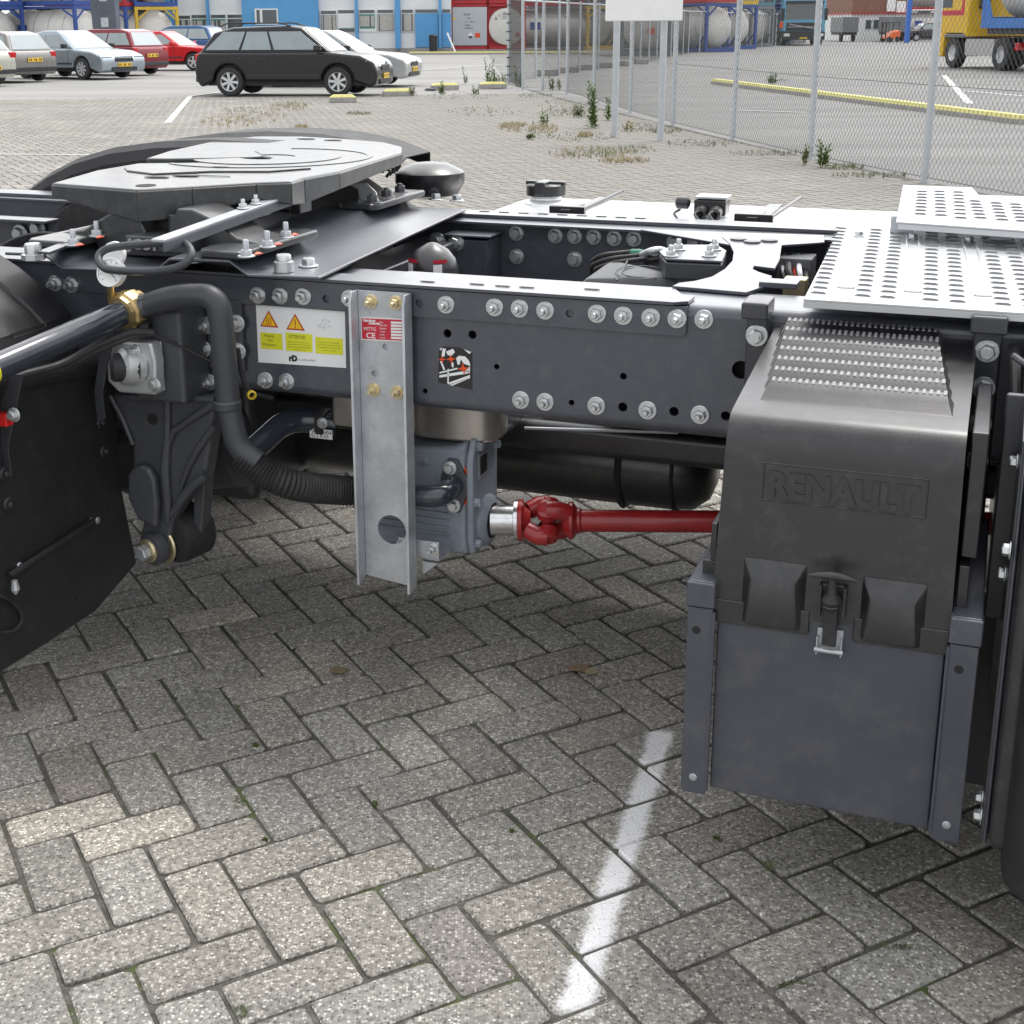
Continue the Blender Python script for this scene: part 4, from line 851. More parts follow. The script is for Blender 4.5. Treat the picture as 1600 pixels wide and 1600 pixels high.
# galvanised feet under the blower
a = P(640, 880, .02); m = MB(); x0 = GX1 + .008
m.box(x0 - .05, x0 + .045, .00, .004, P(640, 868, 0).z, P(640, 842, 0).z); m.box(x0 + .0, x0 + .045, .004, .09, P(640, 869, 0).z - .004, P(640, 869, 0).z)
m.ext([V((x0 + .006, .0, zb + .022)), V((x0 + .006, .0, .345)), V((x0 + .042, .0, .345))], V((0, .006, 0))); m.build('foot_bracket', MT['galv'], T, .001)
bolt(NUT, P(676, 858, -.001), s=.8); bolt(NUT, P(622, 853, .01), s=.7)
m = MB(); m.ext([P(x, y, .10) for x, y in ((648, 695), (677, 696), (665, 730), (655, 735), (655, 780), (648, 780))], V((0, .05, 0))); m.build('upper_bracket', MT['galv'], T, .002); bolt(NUT, P(669, 718, .10), s=.9)
# ---- warning sticker on the rail
w4 = quad_on(((400, 476), (539, 487), (541, 575), (404, 566)), -.0003)
ws = panel(w4, 'white', T, 'warning_sticker')
for u, v0, kind in ((.145, .07, 'h'), (.445, .09, '!')):
    for s_, mat, dy in ((1, 'redink', -.0009), (.76, 'yelsign', -.0014)):
        cx_, hh = u, .27 * s_; cv = v0 + .19
        m = MB(); m.ext([bil(w4, cx_, cv - hh * .66, dy), bil(w4, cx_ + .105 * s_, cv + hh * .40, dy), bil(w4, cx_ - .105 * s_, cv + hh * .40, dy)], V((0, -.0004, 0))); m.build('warning_triangle', MT[mat], ws)
    if kind == '!': panel(sub(w4, u - .006, u + .006, v0 + .11, v0 + .22, -.0019), 'redink', ws, 'mark', -.0002); panel(sub(w4, u - .006, u + .006, v0 + .235, v0 + .26, -.0019), 'redink', ws, 'mark', -.0002)
    else:
        for d_ in (-.022, 0, .022):
            MB().tube([bil(w4, u + d_ + .006 * sin(t * 2.0), v0 + .13 + t * .028, -.0019) for t in range(5)], .0007, 5).build('mark', MT['redink'], ws)
        panel(sub(w4, u - .03, u + .03, v0 + .245, v0 + .255, -.0019), 'redink', ws, 'mark', -.0002)
for (u0, u1, v0, v1) in ((.04, .29, .47, .75), (.33, .63, .44, .76), (.665, .97, .48, .77)):
    panel(sub(w4, u0, u1, v0, v1, -.0009), 'yel', ws, 'yellow_field')
for k, s_ in enumerate(('Mogelijk', 'heet', 'leidingwerk')): tx(s_, (.085, .125, .060)[k], .54 + k * .075, .0086, 'olive', ws, w4, bold=.0002, sx=.85)
tx('ATTENTIE!', .365, .530, .0100, 'olive', ws, w4, bold=.0005, sx=.85)
for u0, u1, vv in ((.355, .60, .59), (.35, .61, .635), (.35, .61, .68), (.41, .55, .725), (.69, .94, .56), (.69, .95, .605), (.69, .95, .65), (.75, .89, .70)):
    x = u0; rr_ = random.Random(int(vv * 1000 + u0 * 100))
    while x < u1:
        w_ = rr_.uniform(.012, .04); panel(sub(w4, x, min(u1, x + w_), vv, vv + .014, -.0014), 'olive', ws, 'print_line', -.0001); x += w_ + .007
tx('rD', .36, .93, .017, 'blackink', ws, w4, bold=.0012); 
x = .455; rr_ = random.Random(5)
while x < .66:
    w_ = rr_.uniform(.006, .014); panel(sub(w4, x, x + w_, .885 + rr_.uniform(0, .02), .915, -.0014), 'greyink', ws, 'print_line', -.0001); x += w_ + .004
for k in range(8):
    u0 = .72 + (k % 3) * .055 + rr_.uniform(-.01, .01); v0 = .18 + (k // 3) * .06; MB().tube([bil(w4, u0 + rr_.uniform(-.02, .03), v0 + rr_.uniform(-.03, .05), -.001) for _ in range(4)], .0004, 4).build('faint_drawing', MT['greyink'], ws)
# ---- black pictogram sticker: gloves and cut hoses, three red crosses
s4 = quad_on(((686, 540), (739, 545), (738, 609), (685, 602)), -.0003)
m = MB(); m.ext([bil(s4, u, v) for u, v in ((.0, .08), (.10, .01), (.60, .0), (.98, .10), (1, 1), (0, .93))], V((0, -.0006, 0))); ps = m.build('pictogram_sticker', MT['blackink'], T)
def pp(pts, mat, dy=-.001, name='pictogram'): MB().ext([bil(s4, u, v, dy) for u, v in pts], V((0, -.0003, 0))).build(name, MT[mat], ps)
pp([(.02, .08), (.10, .03), (.07, .12)], 'white'); pp([(.74, .03), (.96, .08), (.90, .13)], 'white')
pp([(.12, .05), (.21, .06), (.17, .26), (.08, .26)], 'white'); pp([(.22, .13), (.42, .04), (.48, .12), (.36, .24), (.26, .20)], 'white')
pp([(.52, .26), (.60, .20), (.78, .20), (.90, .30), (.94, .42), (.74, .38), (.66, .28), (.62, .42), (.56, .42)], 'white')
pp([(.04, .38), (.09, .38), (.20, .58), (.15, .60)], 'white'); pp([(.36, .36), (.44, .38), (.45, .50), (.40, .50)], 'white'); pp([(.84, .48), (.93, .44), (.93, .60), (.80, .60)], 'white')
pp([(.03, .66), (.55, .50), (.58, .53), (.03, .70)], 'white'); pp([(.03, .74), (.92, .52), (.92, .60), (.03, .80)], 'white'); pp([(.30, .90), (.93, .64), (.93, .72), (.40, .97)], 'white')
pp([(.27, .56), (.31, .55), (.31, .90), (.42, .94), (.40, .97), (.27, .92)], 'white')
pp([(.34, .935), (.90, .715), (.90, .722), (.34, .945)], 'blackink', -.0016)
for (u, v, r) in ((.11, .33, .085), (.37, .30, .11), (.74, .50, .13)):
    pts = []
    for k in range(8):
        a = k * pi / 4 + pi / 8 + .2; rr2 = r * (1.1 if k % 2 else .38); pts.append((u + rr2 * cos(a) * 1.25, v + rr2 * sin(a)))
    pp(pts, 'orangered', -.0019, 'red_cross')
# ---- stainless canister and blue grey blower behind the channel
a, b = P(520, 640, .10), P(770, 690, .10)
m = MB(); cy = [(0, 0)]
def rr2d(x0, x1, y0, y1, r, n=5):
    out = []
    for (cx_, cy_, a0) in ((x1 - r, y1 - r, 0), (x0 + r, y1 - r, pi / 2), (x0 + r, y0 + r, pi), (x1 - r, y0 + r, 1.5 * pi)):
        out += [(cx_ + r * cos(a0 + k * pi / 2 / n), cy_ + r * sin(a0 + k * pi / 2 / n)) for k in range(n + 1)]
    return out
can = MB(); can.ext([V((x, y, b.z)) for x, y in rr2d(a.x, -.19, .09, .24, .012)], V((0, 0, .70 - b.z))); o = can.build('canister', MT['stainless'], T, .006)
can = MB(); can.ext([V((x, y, b.z - .01)) for x, y in rr2d(-.22, b.x + .0, .10, .24, .055, 8)], V((0, 0, .71 - b.z))); can.build('canister_bulge', MT['stainless'], T, .008, 3)
# blower housing
hz0, hz1 = P(700, 860, .10).z, P(700, 690, .10).z
hx0, hx1 = P(648, 780, .10).x - .11, P(741, 780, .08).x
m = MB(); m.ext([V((x, .08, z)) for x, z in ((hx0, hz0 + .05), (hx0 + .03, hz0), (hx1 - .017, hz0), (hx1 - .017, hz1 + .01), (hx1 - .05, hz1 - .005), (hx0 + .05, hz1 - .02), (hx0, hz1 - .05))], V((0, .14, 0)))
bl_ = m.build('blower_housing', MT['bluegrey'], T, .014, 4)
m = MB(); ey = .15
m.ext([V((hx1 - .016, ey + y, z)) for y, z in ((-.065, hz0 + .005), (-.078, hz0 + .04), (-.078, hz1 - .03), (-.055, hz1 + .014), (.04, hz1 + .014), (.078, hz1 - .02), (.078, hz0 + .03), (.05, hz0 + .002))], V((.016, 0, 0))); endp = m.build('end_flange', MT['bluegrey'], bl_, .006, 3)
for y, z in ((-.058, hz0 + .03), (-.064, (hz0 + hz1) / 2), (-.045, hz1 - .005), (.055, hz0 + .04), (.06, hz1 - .03)):
    MB().lathe([(.0001, .012), (.009, .012), (.011, 0)], V((hx1, ey + y, z)), XH, 6).build('end_bolt', MT['bluegrey'], endp)
for k in range(5): m = MB(); m.box(hx0 + .02, hx0 + .20, .074, .079, hz0 + .045 + k * .016, hz0 + .050 + k * .016); m.build('cast_rib', MT['bluegrey'], bl_, .002)
m = MB(); np_ = [P(748, 708, .10), P(763, 700, .14), P(763, 735, .14), P(748, 740, .10)]; m.box(hx1 + .0005, hx1 + .002, ey - .045, ey + .01, hz1 - .080, hz1 - .025); npl = m.build('small_type_plate', MT['galv'], bl_)
MB().box(hx1 + .0022, hx1 + .003, ey - .038, ey + .003, hz1 - .073, hz1 - .032).build('plate_print', MT['blackink'], npl)
SH = P(780, 813, .20); SH = V((hx1, .15, P(762, 812, .15).z))
MB().lathe([(.058, -.004), (.058, .008), (.050, .016), (.040, .018)], SH, XH, 28).build('bearing_boss', MT['bluegrey'], bl_)
m = MB(); m.tube([V((hx0, .2, hz0 + .10)), V((hx0 - .04, .2, hz0 + .10))], .06, 20); m.build('rear_boss', MT['bluegrey'], bl_)
# flanged elbow
fc_ = P(709, 760, .078)
m = MB(); pts = [V((fc_.x + x, .074, fc_.z + z)) for x, z in ((-.012, .064), (.010, .064), (.034, .020), (.034, -.012), (.014, -.060), (-.008, -.060), (-.028, -.030), (-.030, .020))]
m.ext(pts, V((0, .008, 0))); fg = m.build('elbow_flange', MT['cast'], T, .004); 
for x, y in ((703, 731), (709, 790)): bolt(HEAD, P(x, y, .073), s=.85)
MB().ext([p + V((.004, .0085, .002)) for p in pts], V((0, .0015, 0))).build('red_gasket', MT['orangered'], fg)
MB().tube(smooth_path([V((fc_.x, .074, fc_.z + .005)), V((fc_.x, .012, fc_.z - .002)), V((P(650, 777, .03).x - .05, .012, P(650, 778, .012).z))], .06, 8), .024, 20).build('elbow', MT['pipe'], T)
# ---- red cardan shaft
hub = V((hx1 + .012, .15, SH.z)); ax = (P(1120, 815, .27) - hub).normalized()
def on(t): return hub + ax * t
MB().lathe([(.030, .0), (.034, .002), (.034, .052), (.030, .054)], hub, ax, 28).build('steel_hub', MT['steel'], T)
sh = MB().lathe([(.03, .054), (.046, .054), (.046, .062), (.03, .062)], hub, ax, 28).build('hub_flange', MT['steel'], T)
cs = MB().lathe([(.0001, .0625), (.046, .0625), (.047, .072), (.030, .076), (.022, .090), (.0001, .090)], hub, ax, 28).build('cardan_shaft', MT['redpaint'], T)
side_ = ax.cross(ZH).normalized(); upv = side_.cross(ax).normalized(); uc = on(.128)
def yoke(d, base_t, sgn, name):
    m = MB()
    for s_ in (-1, 1):
        c1 = uc + d * (.036 * s_); b1 = on(base_t) + d * (.026 * s_)
        m.tube([b1, b1.lerp(c1, .5) + d * (.009 * s_), c1 + d * (.004 * s_)], [.020, .021, .023], 12)
        m.lathe([(.0001, .017), (.015, .017), (.018, .014), (.023, .012), (.024, -.010)], c1, d * s_, 18)
    return m.build(name, MT['redpaint'], cs)
dA = (upv * .80 + side_ * .60).normalized(); dB = (upv * -.60 + side_ * .80).normalized()
yoke(dA, .176, 1, 'yoke'); yoke(dB, .084, -1, 'yoke')
MB().tube([uc - dA * .035, uc + dA * .035], .013, 12).build('joint_cross', MT['redpaint'], cs); MB().tube([uc - dB * .035, uc + dB * .035], .013, 12).build('joint_cross', MT['redpaint'], cs)
MB().lathe([(.0001, .160), (.030, .162), (.042, .176), (.042, .182), (.028, .192), (.028, .198), (.0245, .202), (.0245, 1.35), (.0001, 1.35)], hub, ax, 28).build('shaft_tube', MT['redpaint'], cs)
for k in range(6):
    a = k * pi / 3 + .3; q = on(.058) + (side_ * cos(a) + upv * sin(a)) * .038; MB().tube([q, q + ax * .014], .005, 6).build('flange_bolt', MT['steel'], cs)
lp = P(893, 817, .20); t_ = (lp - hub).dot(ax); m = MB(); view = ((CAM - OO).dot(EX), (CAM - OO).dot(EY), CH)
fd = (-side_ * .0 + V((0, -1, 0))); fd = (fd - ax * fd.dot(ax)).normalized(); cd_ = (fd * .92 + upv * .30).normalized()
pts = [on(t_ + a) + (cd_ * cos(b) + ax.cross(cd_) * sin(b)) * .0249 for a, b in ((-.006, -.2), (.008, -.2), (.008, .25), (-.006, .25))]
m.add(pts, [(0, 1, 2, 3)]); m.build('white_tag', MT['white'], cs)
# ---- hoses and pipes on the left
MB().tube(smooth_path([P(228, 478, -.13), P(275, 462, -.13), P(340, 462, -.13), P(348, 520, -.13), P(357, 640, -.13), P(372, 700, -.13), P(402, 722, -.12)], .085, 8), .0255, 22).build('riser_pipe', MT['hose'], T)
hp = smooth_path([P(378, 708, -.122), P(410, 740, -.115), P(450, 757, -.10), P(490, 763, -.04), P(545, 767, .035), P(640, 772, .085)], .1, 10)
L_ = [0]; 
for a, b in zip(hp, hp[1:]): L_.append(L_[-1] + (b - a).length)
rs_path = []; rs_r = []; t = 0; i = 0; step = .0042; kk = 0
while t < L_[-1] - .001:
    while L_[i + 1] < t: i += 1
    rs_path.append(hp[i].lerp(hp[i + 1], (t - L_[i]) / max(1e-6, L_[i + 1] - L_[i]))); rs_r.append(.0335 if kk % 2 else .0295); kk += 1; t += step
MB().tube(rs_path, rs_r, 20).build('corrugated_hose', MT['rubber'], T, ang=60)
MB().lathe([(.027, 0), (.030, .004), (.030, .018), (.027, .022)], P(356, 640, -.13), ZH, 20).build('pipe_joint', MT['hose'], T)
MB().tube(smooth_path([P(385, 712, -.05), P(440, 662, .06), P(470, 655, .10), P(525, 662, .13)], .07), .028, 18).build('return_pipe', MT['pipe'], T)
MB().lathe([(.031, 0), (.034, .003), (.034, .02), (.031, .023)], P(500, 660, .115), XH, 18).build('pipe_clamp', MT['rubber'], T)
m = MB(); q = P(502, 677, .09); m.box(q.x - .028, q.x + .028, .088, .090, q.z - .012, q.z + .010); tg = m.build('white_code_tag', MT['white'], T)
for k, (s_) in enumerate(('WRR2404', 'E12 R-01')): put_text(s_, .012, .0001, MT['blackink'], tg, V((q.x - .024, .0872, q.z - .0005 - k * .009)), XH, ZH)
bolt(HEAD, P(504, 661, .08), s=.7)
# big tube towards the camera with brass union
c0 = P(228, 477, -.13); dirp = (P(0, 572, -.48) - P(200, 487, -.16)).normalized(); dirp.z -= 0
e0 = P(0, 572, -.48); tb = P(192, 488, -.16)
pipe = MB().tube([c0, tb, e0, e0 + (e0 - tb).normalized() * .5], .0270, 26).build('large_pipe', MT['pipe'], T)
dd = (e0 - tb).normalized()
MB().lathe([(.020, -.034), (.034, -.030), (.034, -.018), (.040, -.016), (.042, -.006), (.042, .016), (.036, .020), (.036, .030), (.020, .032)], tb - dd * .022, dd, 10).build('brass_union', MT['brass'], T)
m = MB(); 
for k in range(3): MB().lathe([(.0274, 0), (.0276, .001), (.0276, .006), (.0274, .007)], e0 + dd * (-.02 - k * .012) * -1, dd, 26).build('yellow_band', MT['yel'], pipe)
# hangers holding the tube to the mud flap
XF = -.90
for (pts, nm) in ((((168, 512), (182, 516), (166, 575), (160, 615), (164, 655), (152, 660), (147, 610), (155, 560)), 'pipe_strap'), (((12, 585), (36, 585), (24, 640), (12, 700), (18, 745), (-5, 750), (-6, 690), (0, 640)), 'pipe_strap')):
    Yv = -.17 if pts[0][0] > 100 else -.43
    MB().ext([P(x, y, Yv) for x, y in pts], V((0, .004, 0))).build(nm, MT['chassis2'], T, .001)
for k in range(2): MB().tube(smooth_path([P(240, 520, -.14), P(205, 518 + k * 8, -.17), P(150, 540 + k * 8, -.22), P(100, 570 + k * 6, -.28), P(0, 596 + k * 6, -.44)], .06), .009 - k * .002, 10).build('air_line', MT['rubber'], T)
MB().tube(smooth_path([P(240, 523, -.14), P(290, 545, -.10), P(330, 565, -.08)], .05), .0035, 8).build('thin_cable', MT['rubber'], T)
MB().tube(smooth_path([P(372, 545, -.10), P(378, 590, -.09), P(392, 615, -.08), P(425, 622, -.02)], .05), .005, 8).build('thin_cable', MT['rubber'], T)
MB().lathe([(.007, 0), (.010, .002), (.010, .010), (.007, .012)], P(392, 616, -.085), (.6, -.6, 0), 12).build('yellow_grommet', pbr('yellow_plastic', (.65, .45, .03), .5), T)
# pressure gauge and oblong ring
g0 = P(173, 430, -.17)
MB().tube([P(176, 470, -.15), P(173, 452, -.165), g0 + V((0, 0, -.02))], [.010, .007, .006], 12).build('gauge_stem', MT['brass'], T)
gdir = (V(((CAM - OO).dot(EX), (CAM - OO).dot(EY), CH)) - g0).normalized(); gdir = (gdir + V((-.55, 0, .1))).normalized()
ga = MB().lathe([(.0001, -.022), (.024, -.022), (.029, -.016), (.031, 0), (.031, .004), (.028, .004), (.028, .001)], g0 + V((0, 0, .006)), gdir, 28).build('gauge', MT['white'], T)
MB().lathe([(.0001, .0016), (.0278, .0016)], g0 + V((0, 0, .006)), gdir, 28).build('gauge_dial', MT['enamel'], ga)
gu = gdir.cross(ZH).normalized(); gv = gu.cross(gdir); gcn = g0 + V((0, 0, .006)) + gdir * .0022; mm_ = MB()
for k in range(9):
    a = RAD(-45 + 270 * k / 8); r_ = (gu * cos(a) + gv * sin(a)); mm_.tube([gcn + r_ * .020, gcn + r_ * .025], .0005, 4)
mm_.tube([gcn, gcn + (gu * -.6 - gv * .5) * .022], .0007, 4); mm_.build('dial_marks', MT['blackink'], ga)
g1 = P(178, 398, -.12); MB().lathe([(.0001, -.006), (.027, -.006), (.029, 0), (.027, .006), (.0001, .006)], g1, gdir, 26).build('gauge_cover', MT['enamel'], ga)
rg = [P(x, y, -.19 + (425 - y) * .0012) for x, y in ((175, 422), (230, 424), (268, 420), (290, 411), (299, 397), (293, 384), (278, 379), (230, 381), (180, 386), (160, 393), (154, 404), (160, 416))]
dense = []
for i in range(len(rg)):
    p0, p1, p2, p3 = rg[i - 1], rg[i], rg[(i + 1) % len(rg)], rg[(i + 2) % len(rg)]
    for k in range(4):
        t = k / 4; dense.append(.5 * ((2 * p1) + (p2 - p0) * t + (2 * p0 - 5 * p1 + 4 * p2 - p3) * t * t + (3 * p1 - p0 - 3 * p2 + p3) * t ** 3))
MB().tube(dense, .0084, 14, closed=True).build('oblong_ring', MT['hose'], T)
# box bracket, regulating valve and the cast hanger with its pin
a = P(232, 490, -.10); b = P(372, 615, 0)
m = MB(); bx0, bx1 = P(205, 540, -.11).x, P(284, 540, -.11).x; m.box(bx0, bx1, -.11, -.002, P(232, 625, -.1).z, P(232, 482, -.1).z); m.build('bracket_block', MT['cast'], T, .010, 3)
m = MB(); m.box(bx1 + .001, P(385, 560, 0).x, -.012, -.0005, .735, .895); m.build('bracket_web', MT['cast'], T, .004)
for x, y in ((322, 508), (370, 505), (372, 549), (327, 597), (318, 545)): bolt(NUT, P(x, y, -.012), s=1.05)
vc = P(212, 575, -.16); m = MB(); m.ext([P(x, y, -.115) for x, y in ((180, 540), (196, 528), (250, 530), (258, 560), (258, 612), (200, 608), (182, 590))], V((0, -.035, 0))); val = m.build('valve_body', MT['alu'], T, .007, 3)
MB().lathe([(.040, -.02), (.042, 0), (.040, .02), (.030, .028)], P(205, 572, -.15), (-.5, -.8, .1), 18).build('valve_collar', MT['alu'], val)
MB().lathe([(.030, -.02), (.030, .034), (.024, .040), (.0001, .041)], P(203, 574, -.16), (-.75, -.6, .05), 20).build('valve_plug', MT['rubber'], val)
m = MB(); q = P(242, 545, -.108); m.box(q.x - .022, q.x + .022, -.1165, -.111, q.z - .09, q.z + .02); m.build('valve_plate', MT['alu'], val, .002)
for x, y in ((210, 549), (242, 602)): bolt(HEAD, P(x, y, -.152), val, s=.85)
MB().lathe([(.014, 0), (.017, .003), (.017, .02), (.012, .024)], P(235, 515, -.13), (-1, -.3, 0), 14).build('valve_fitting', MT['rubber'], T)
# hanger
outl = [(172, 616), (203, 620), (336, 620), (331, 680), (321, 745), (303, 758), (287, 785), (270, 815), (264, 850), (256, 880), (238, 888), (222, 872), (217, 842), (225, 802), (206, 768), (206, 690)]
m = MB(); m.ext([P(x, y, -.060) for x, y in outl], V((0, .045, 0))); hg = m.build('cast_hanger', MT['cast'], T, .010, 3)
for pts, rr_ in ((((336, 630), (305, 650), (272, 672), (262, 700)), (.010, .009, .008, .004)), (((335, 665), (310, 700), (294, 730), (282, 765)), (.009, .008, .007, .004)), (((322, 742), (302, 757), (283, 780), (266, 806)), (.010, .012, .010, .006)),
                 (((262, 624), (262, 680), (258, 730), (262, 785), (262, 815)), (.007, .008, .012, .010, .006)), (((172, 618), (192, 655), (208, 695)), (.006, .006, .005)), (((206, 622), (262, 622), (336, 624)), (.008, .008, .008))):
    MB().tube([P(x, y, -.066) for x, y in pts], list(rr_), 10).build('cast_rib', MT['cast'], hg)
m = MB(); m.ext([P(x, y, -.062) for x, y in ((207, 738), (214, 727), (226, 722), (240, 727), (250, 745), (254, 785), (252, 822), (222, 808), (207, 775))], V((0, -.022, 0))); m.build('cast_boss', MT['cast'], hg, .010, 4)
MB().lathe([(.0001, 0), (.013, 0), (.013, .001)], P(238, 655, -.0622), YH, 16).build('hole', MT['dark'], hg)
pd = V((.3, 1, .05)).normalized(); pc = P(240, 857, -.07)
MB().lathe([(.0001, -.014), (.028, -.014), (.036, -.010), (.038, -.002), (.038, .014), (.0001, .014)], pc, pd, 28).build('fork_eye', MT['cast'], hg)
MB().lathe([(.0001, -.006), (.026, -.006), (.028, -.003), (.028, .002)], pc - pd * .015, pd, 24).build('gold_washer', MT['gold'], hg)
MB().lathe([(.0001, -.022), (.015, -.022), (.018, -.019), (.018, -.004)], pc - pd * .018, pd, 6).build('pin_bolt', MT['galv'], hg)
MB().lathe([(.020, -.004), (.043, -.004), (.045, 0), (.043, .004)], pc + pd * .026, pd, 28).build('gold_washer', MT['gold'], hg)
MB().lathe([(.0001, -.004), (.046, -.004), (.060, .004), (.063, .016), (.063, .080), (.055, .09), (.0001, .09)], pc + pd * .034 + V((.016, 0, .014)), pd, 32).build('bush_roller', MT['rubber'], hg)
m = MB(); m.ext([P(x, y, -.020) for x, y in ((300, 640), (336, 628), (331, 690), (321, 750), (318, 800), (312, 850), (300, 840), (302, 760))], V((0, .04, 0))); m.build('rear_cheek', MT['cast'], hg, .006, 2)
# rolling bellows behind the hanger
MB().tube([V((-1.05, .25, .40)), V((-.72, .25, .46))], .09, 20).build('bellows_arm', MT['cast'], T)
MB().tube([V((-1.3, .5, .50)), V((-.50, .62, .50))], .06, 20).build('axle_arm', MT['rubber'], T)
# ---- mud flap and mudguard on the near side
FX = -.86
def F(x, y): 
    d = ray(x, y); t = (FX - (CAM - OO).dot(EX)) / d.dot(EX); return w2l(CAM + d * t)
fo = [F(178, 575), F(183, 640), F(190, 760), F(214, 880), F(150, 955), F(70, 1008), F(0, 1052), F(-60, 1090), F(-60, 640), F(0, 606), F(90, 585), F(150, 572)]
fo = [V((FX, p.y, p.z)) for p in fo]
m = MB(); m.ext(fo, V((-.012, 0, 0))); flap = m.build('mud_flap', MT['flap'], T, .004)
edge = [V((FX, p.y, p.z)) for p in (F(182, 574), F(120, 577), (F(40, 594)), F(-60, 622))]
m = MB(); m.tube(edge, .020, 14); m.build('rolled_edge', MT['flap'], flap)
def onflap(name, x, y, r, mat, h=.003):
    q = F(x, y); MB().lathe([(.0001, h), (r * .8, h), (r, h * .4), (r, 0)], V((FX + .0003, q.y, q.z)), XH, 14).build(name, MT[mat], flap)
for x, y in ((39, 720), (52, 715), (118, 683), (128, 677), (136, 790), (172, 794), (60, 836), (119, 936)): onflap('hole', x, y, .0055, 'dark', .0006)
for x, y in ((142, 814), (152, 813), (30, 884)): onflap('rivet', x, y, .008, 'galv')
for x, y in ((12, 788), (162, 705), (157, 660), (6, 740)): onflap('bolt_boss', x, y, .016, 'flap', .006); onflap('rivet', x, y, .006, 'cast', .009)
a, b = F(142, 814), F(10, 900); MB().tube([V((FX + .006, a.y, a.z)), V((FX + .006, b.y, b.z))], .008, 10).build('seam_rod', MT['flap'], flap)
lp_ = [F(x, y) for x, y in ((-20, 925), (10, 935), (28, 952), (32, 970), (20, 985), (0, 988), (-20, 984))]; MB().tube(smooth_path([V((FX + .006, p.y, p.z)) for p in lp_], .03), .004, 8).build('wire_loop', MT['rubber'], flap)
MB().lathe([(.0001, 0), (.006, 0), (.009, -.02), (.003, -.03)], V((FX + .02, F(10, 905).y, F(10, 905).z)), ZH, 10).build('wire_clip', MT['galv'], flap)
q = P(2, 655, -.44); m = MB(); m.box(q.x - .02, q.x + .022, -.452, -.43, q.z - .012, q.z + .014); m.build('red_marker_lamp', pbr('red_lens', (.6, .02, .02), .15), T, .003)
bolt(HEAD, P(22, 648, -.44), s=.8)
# curved mudguard above
gp = [P(x, y, -.07) for x, y in ((112, 492), (84, 462), (60, 442), (30, 418), (0, 398), (-40, 377))]
inner = [(p.x, p.z) for p in gp]; inner += [(inner[-1][0] - .15, inner[-1][1] + .05), (inner[-1][0] - .40, inner[-1][1] + .08)]
m = MB(); ny = [(-.07, 0), (-.16, -.002), (-.165, -.010), (-.27, -.010), (-.275, -.002), (-.62, -.002)]
vs_ = []; N = len(inner)
for y, dz in ny: vs_ += [V((x - dz * .3, y, z + dz)) for x, z in inner]
m.add(vs_, [(j * N + i, j * N + i + 1, (j + 1) * N + i + 1, (j + 1) * N + i) for j in range(len(ny) - 1) for i in range(N - 1)])
m.add([v - V((-.0, 0, .012)) for v in vs_], [(j * N + i + 1, j * N + i, (j + 1) * N + i, (j + 1) * N + i + 1) for j in range(len(ny) - 1) for i in range(N - 1)])
m.ext([V((inner[0][0] - .002, -.07, inner[0][1])), V((inner[0][0] - .002, -.62, inner[0][1])), V((inner[0][0] + .01, -.62, inner[0][1] - .03)), V((inner[0][0] + .01, -.07, inner[0][1] - .03))], V((-.004, 0, -.002)))
m.build('mudguard', MT['flap'], T, ang=25)
q = V((inner[0][0] + .004, -.07, inner[0][1] - .034)); m = MB(); m.ext([V((q.x - .01, -.075, q.z)), V((q.x + .045, -.075, q.z - .095)), V((q.x + .045, -.62, q.z - .095)), V((q.x - .01, -.62, q.z))], V((-.006, 0, -.004))); m.build('mudguard_front', MT['flap'], T, .003)
MB().lathe([(.30, -.15), (.47, -.15), (.51, -.11), (.52, 0), (.51, .11), (.47, .15), (.30, .15), (.28, 0)], V((-1.55, -.30, .52)), YH, 40).build('tyre', MT['rubber'], T)
# ---- air tanks and duct beyond the shaft
m = MB(); c = P(950, 755, .62); tk_x1 = P(1122, 740, .62).x
MB().lathe([(.0001, -1.6), (.08, -1.59), (.105, -1.55), (.105, -.10), (.098, -.05), (.07, -.015), (.03, 0), (.0001, 0)], V((tk_x1, .62, .415)), XH, 32).build('air_tank', MT['plastic'], T)
for x in (978, 1060): xx = P(x, 750, .6).x; m = MB(); m.tube([V((xx, .62 + .108 * cos(a * pi / 8), .415 + .108 * sin(a * pi / 8))) for a in range(16)], .005 if x > 1000 else .009, 6, closed=True); m.build('tank_band', MT['rubber'], T)
m = MB(); m.box(-.75, 1.9, .42, .58, P(900, 713, .42).z, P(900, 665, .42).z); m.build('side_duct', MT['plastic'], T, .02, 4)
MB().tube([P(820, 669, .41), P(1060, 676, .41)], .004, 8).build('duct_highlight', MT['galv'], T)  # bright rod put in for the highlight along the duct
MB().tube([V((-.9, .80, .50)), V((.9, .80, .50))], .11, 20).build('air_tank', MT['plastic'], T)
# ---- cab steps and front mudguard at the right edge
XR_ = .985
m = MB(); pts = [P(1572, 560, -.30), P(1600, 520, -.30)]
st = [(1.000, -.02, .93), (1.010, -.30, .905), (1.010, -.42, .86), (1.018, -.47, .55), (1.030, -.50, .235), (1.030, -.44, .235), (1.030, -.02, .30)]
m.ext([V((1.018, y, z)) for x, y, z in st], V((.010, 0, 0))); sp2 = m.build('step_side_plate', MT['chassis2'], T, .002)
m = MB(); m.ext([V((1.0285, y, z)) for y, z in ((-.02, .93), (-.46, .90), (-.50, .55), (-.53, .23), (-.02, .26))], V((.30, 0, 0))); m.build('step_box', MT['plastic'], T, .02, 4)
MB().tube(smooth_path([V((1.024, -.30, .907)), V((1.024, -.43, .865)), V((1.024, -.475, .60)), V((1.024, -.505, .235))], .05), .0020, 8).build('edge_bead', MT['chassis'], T)
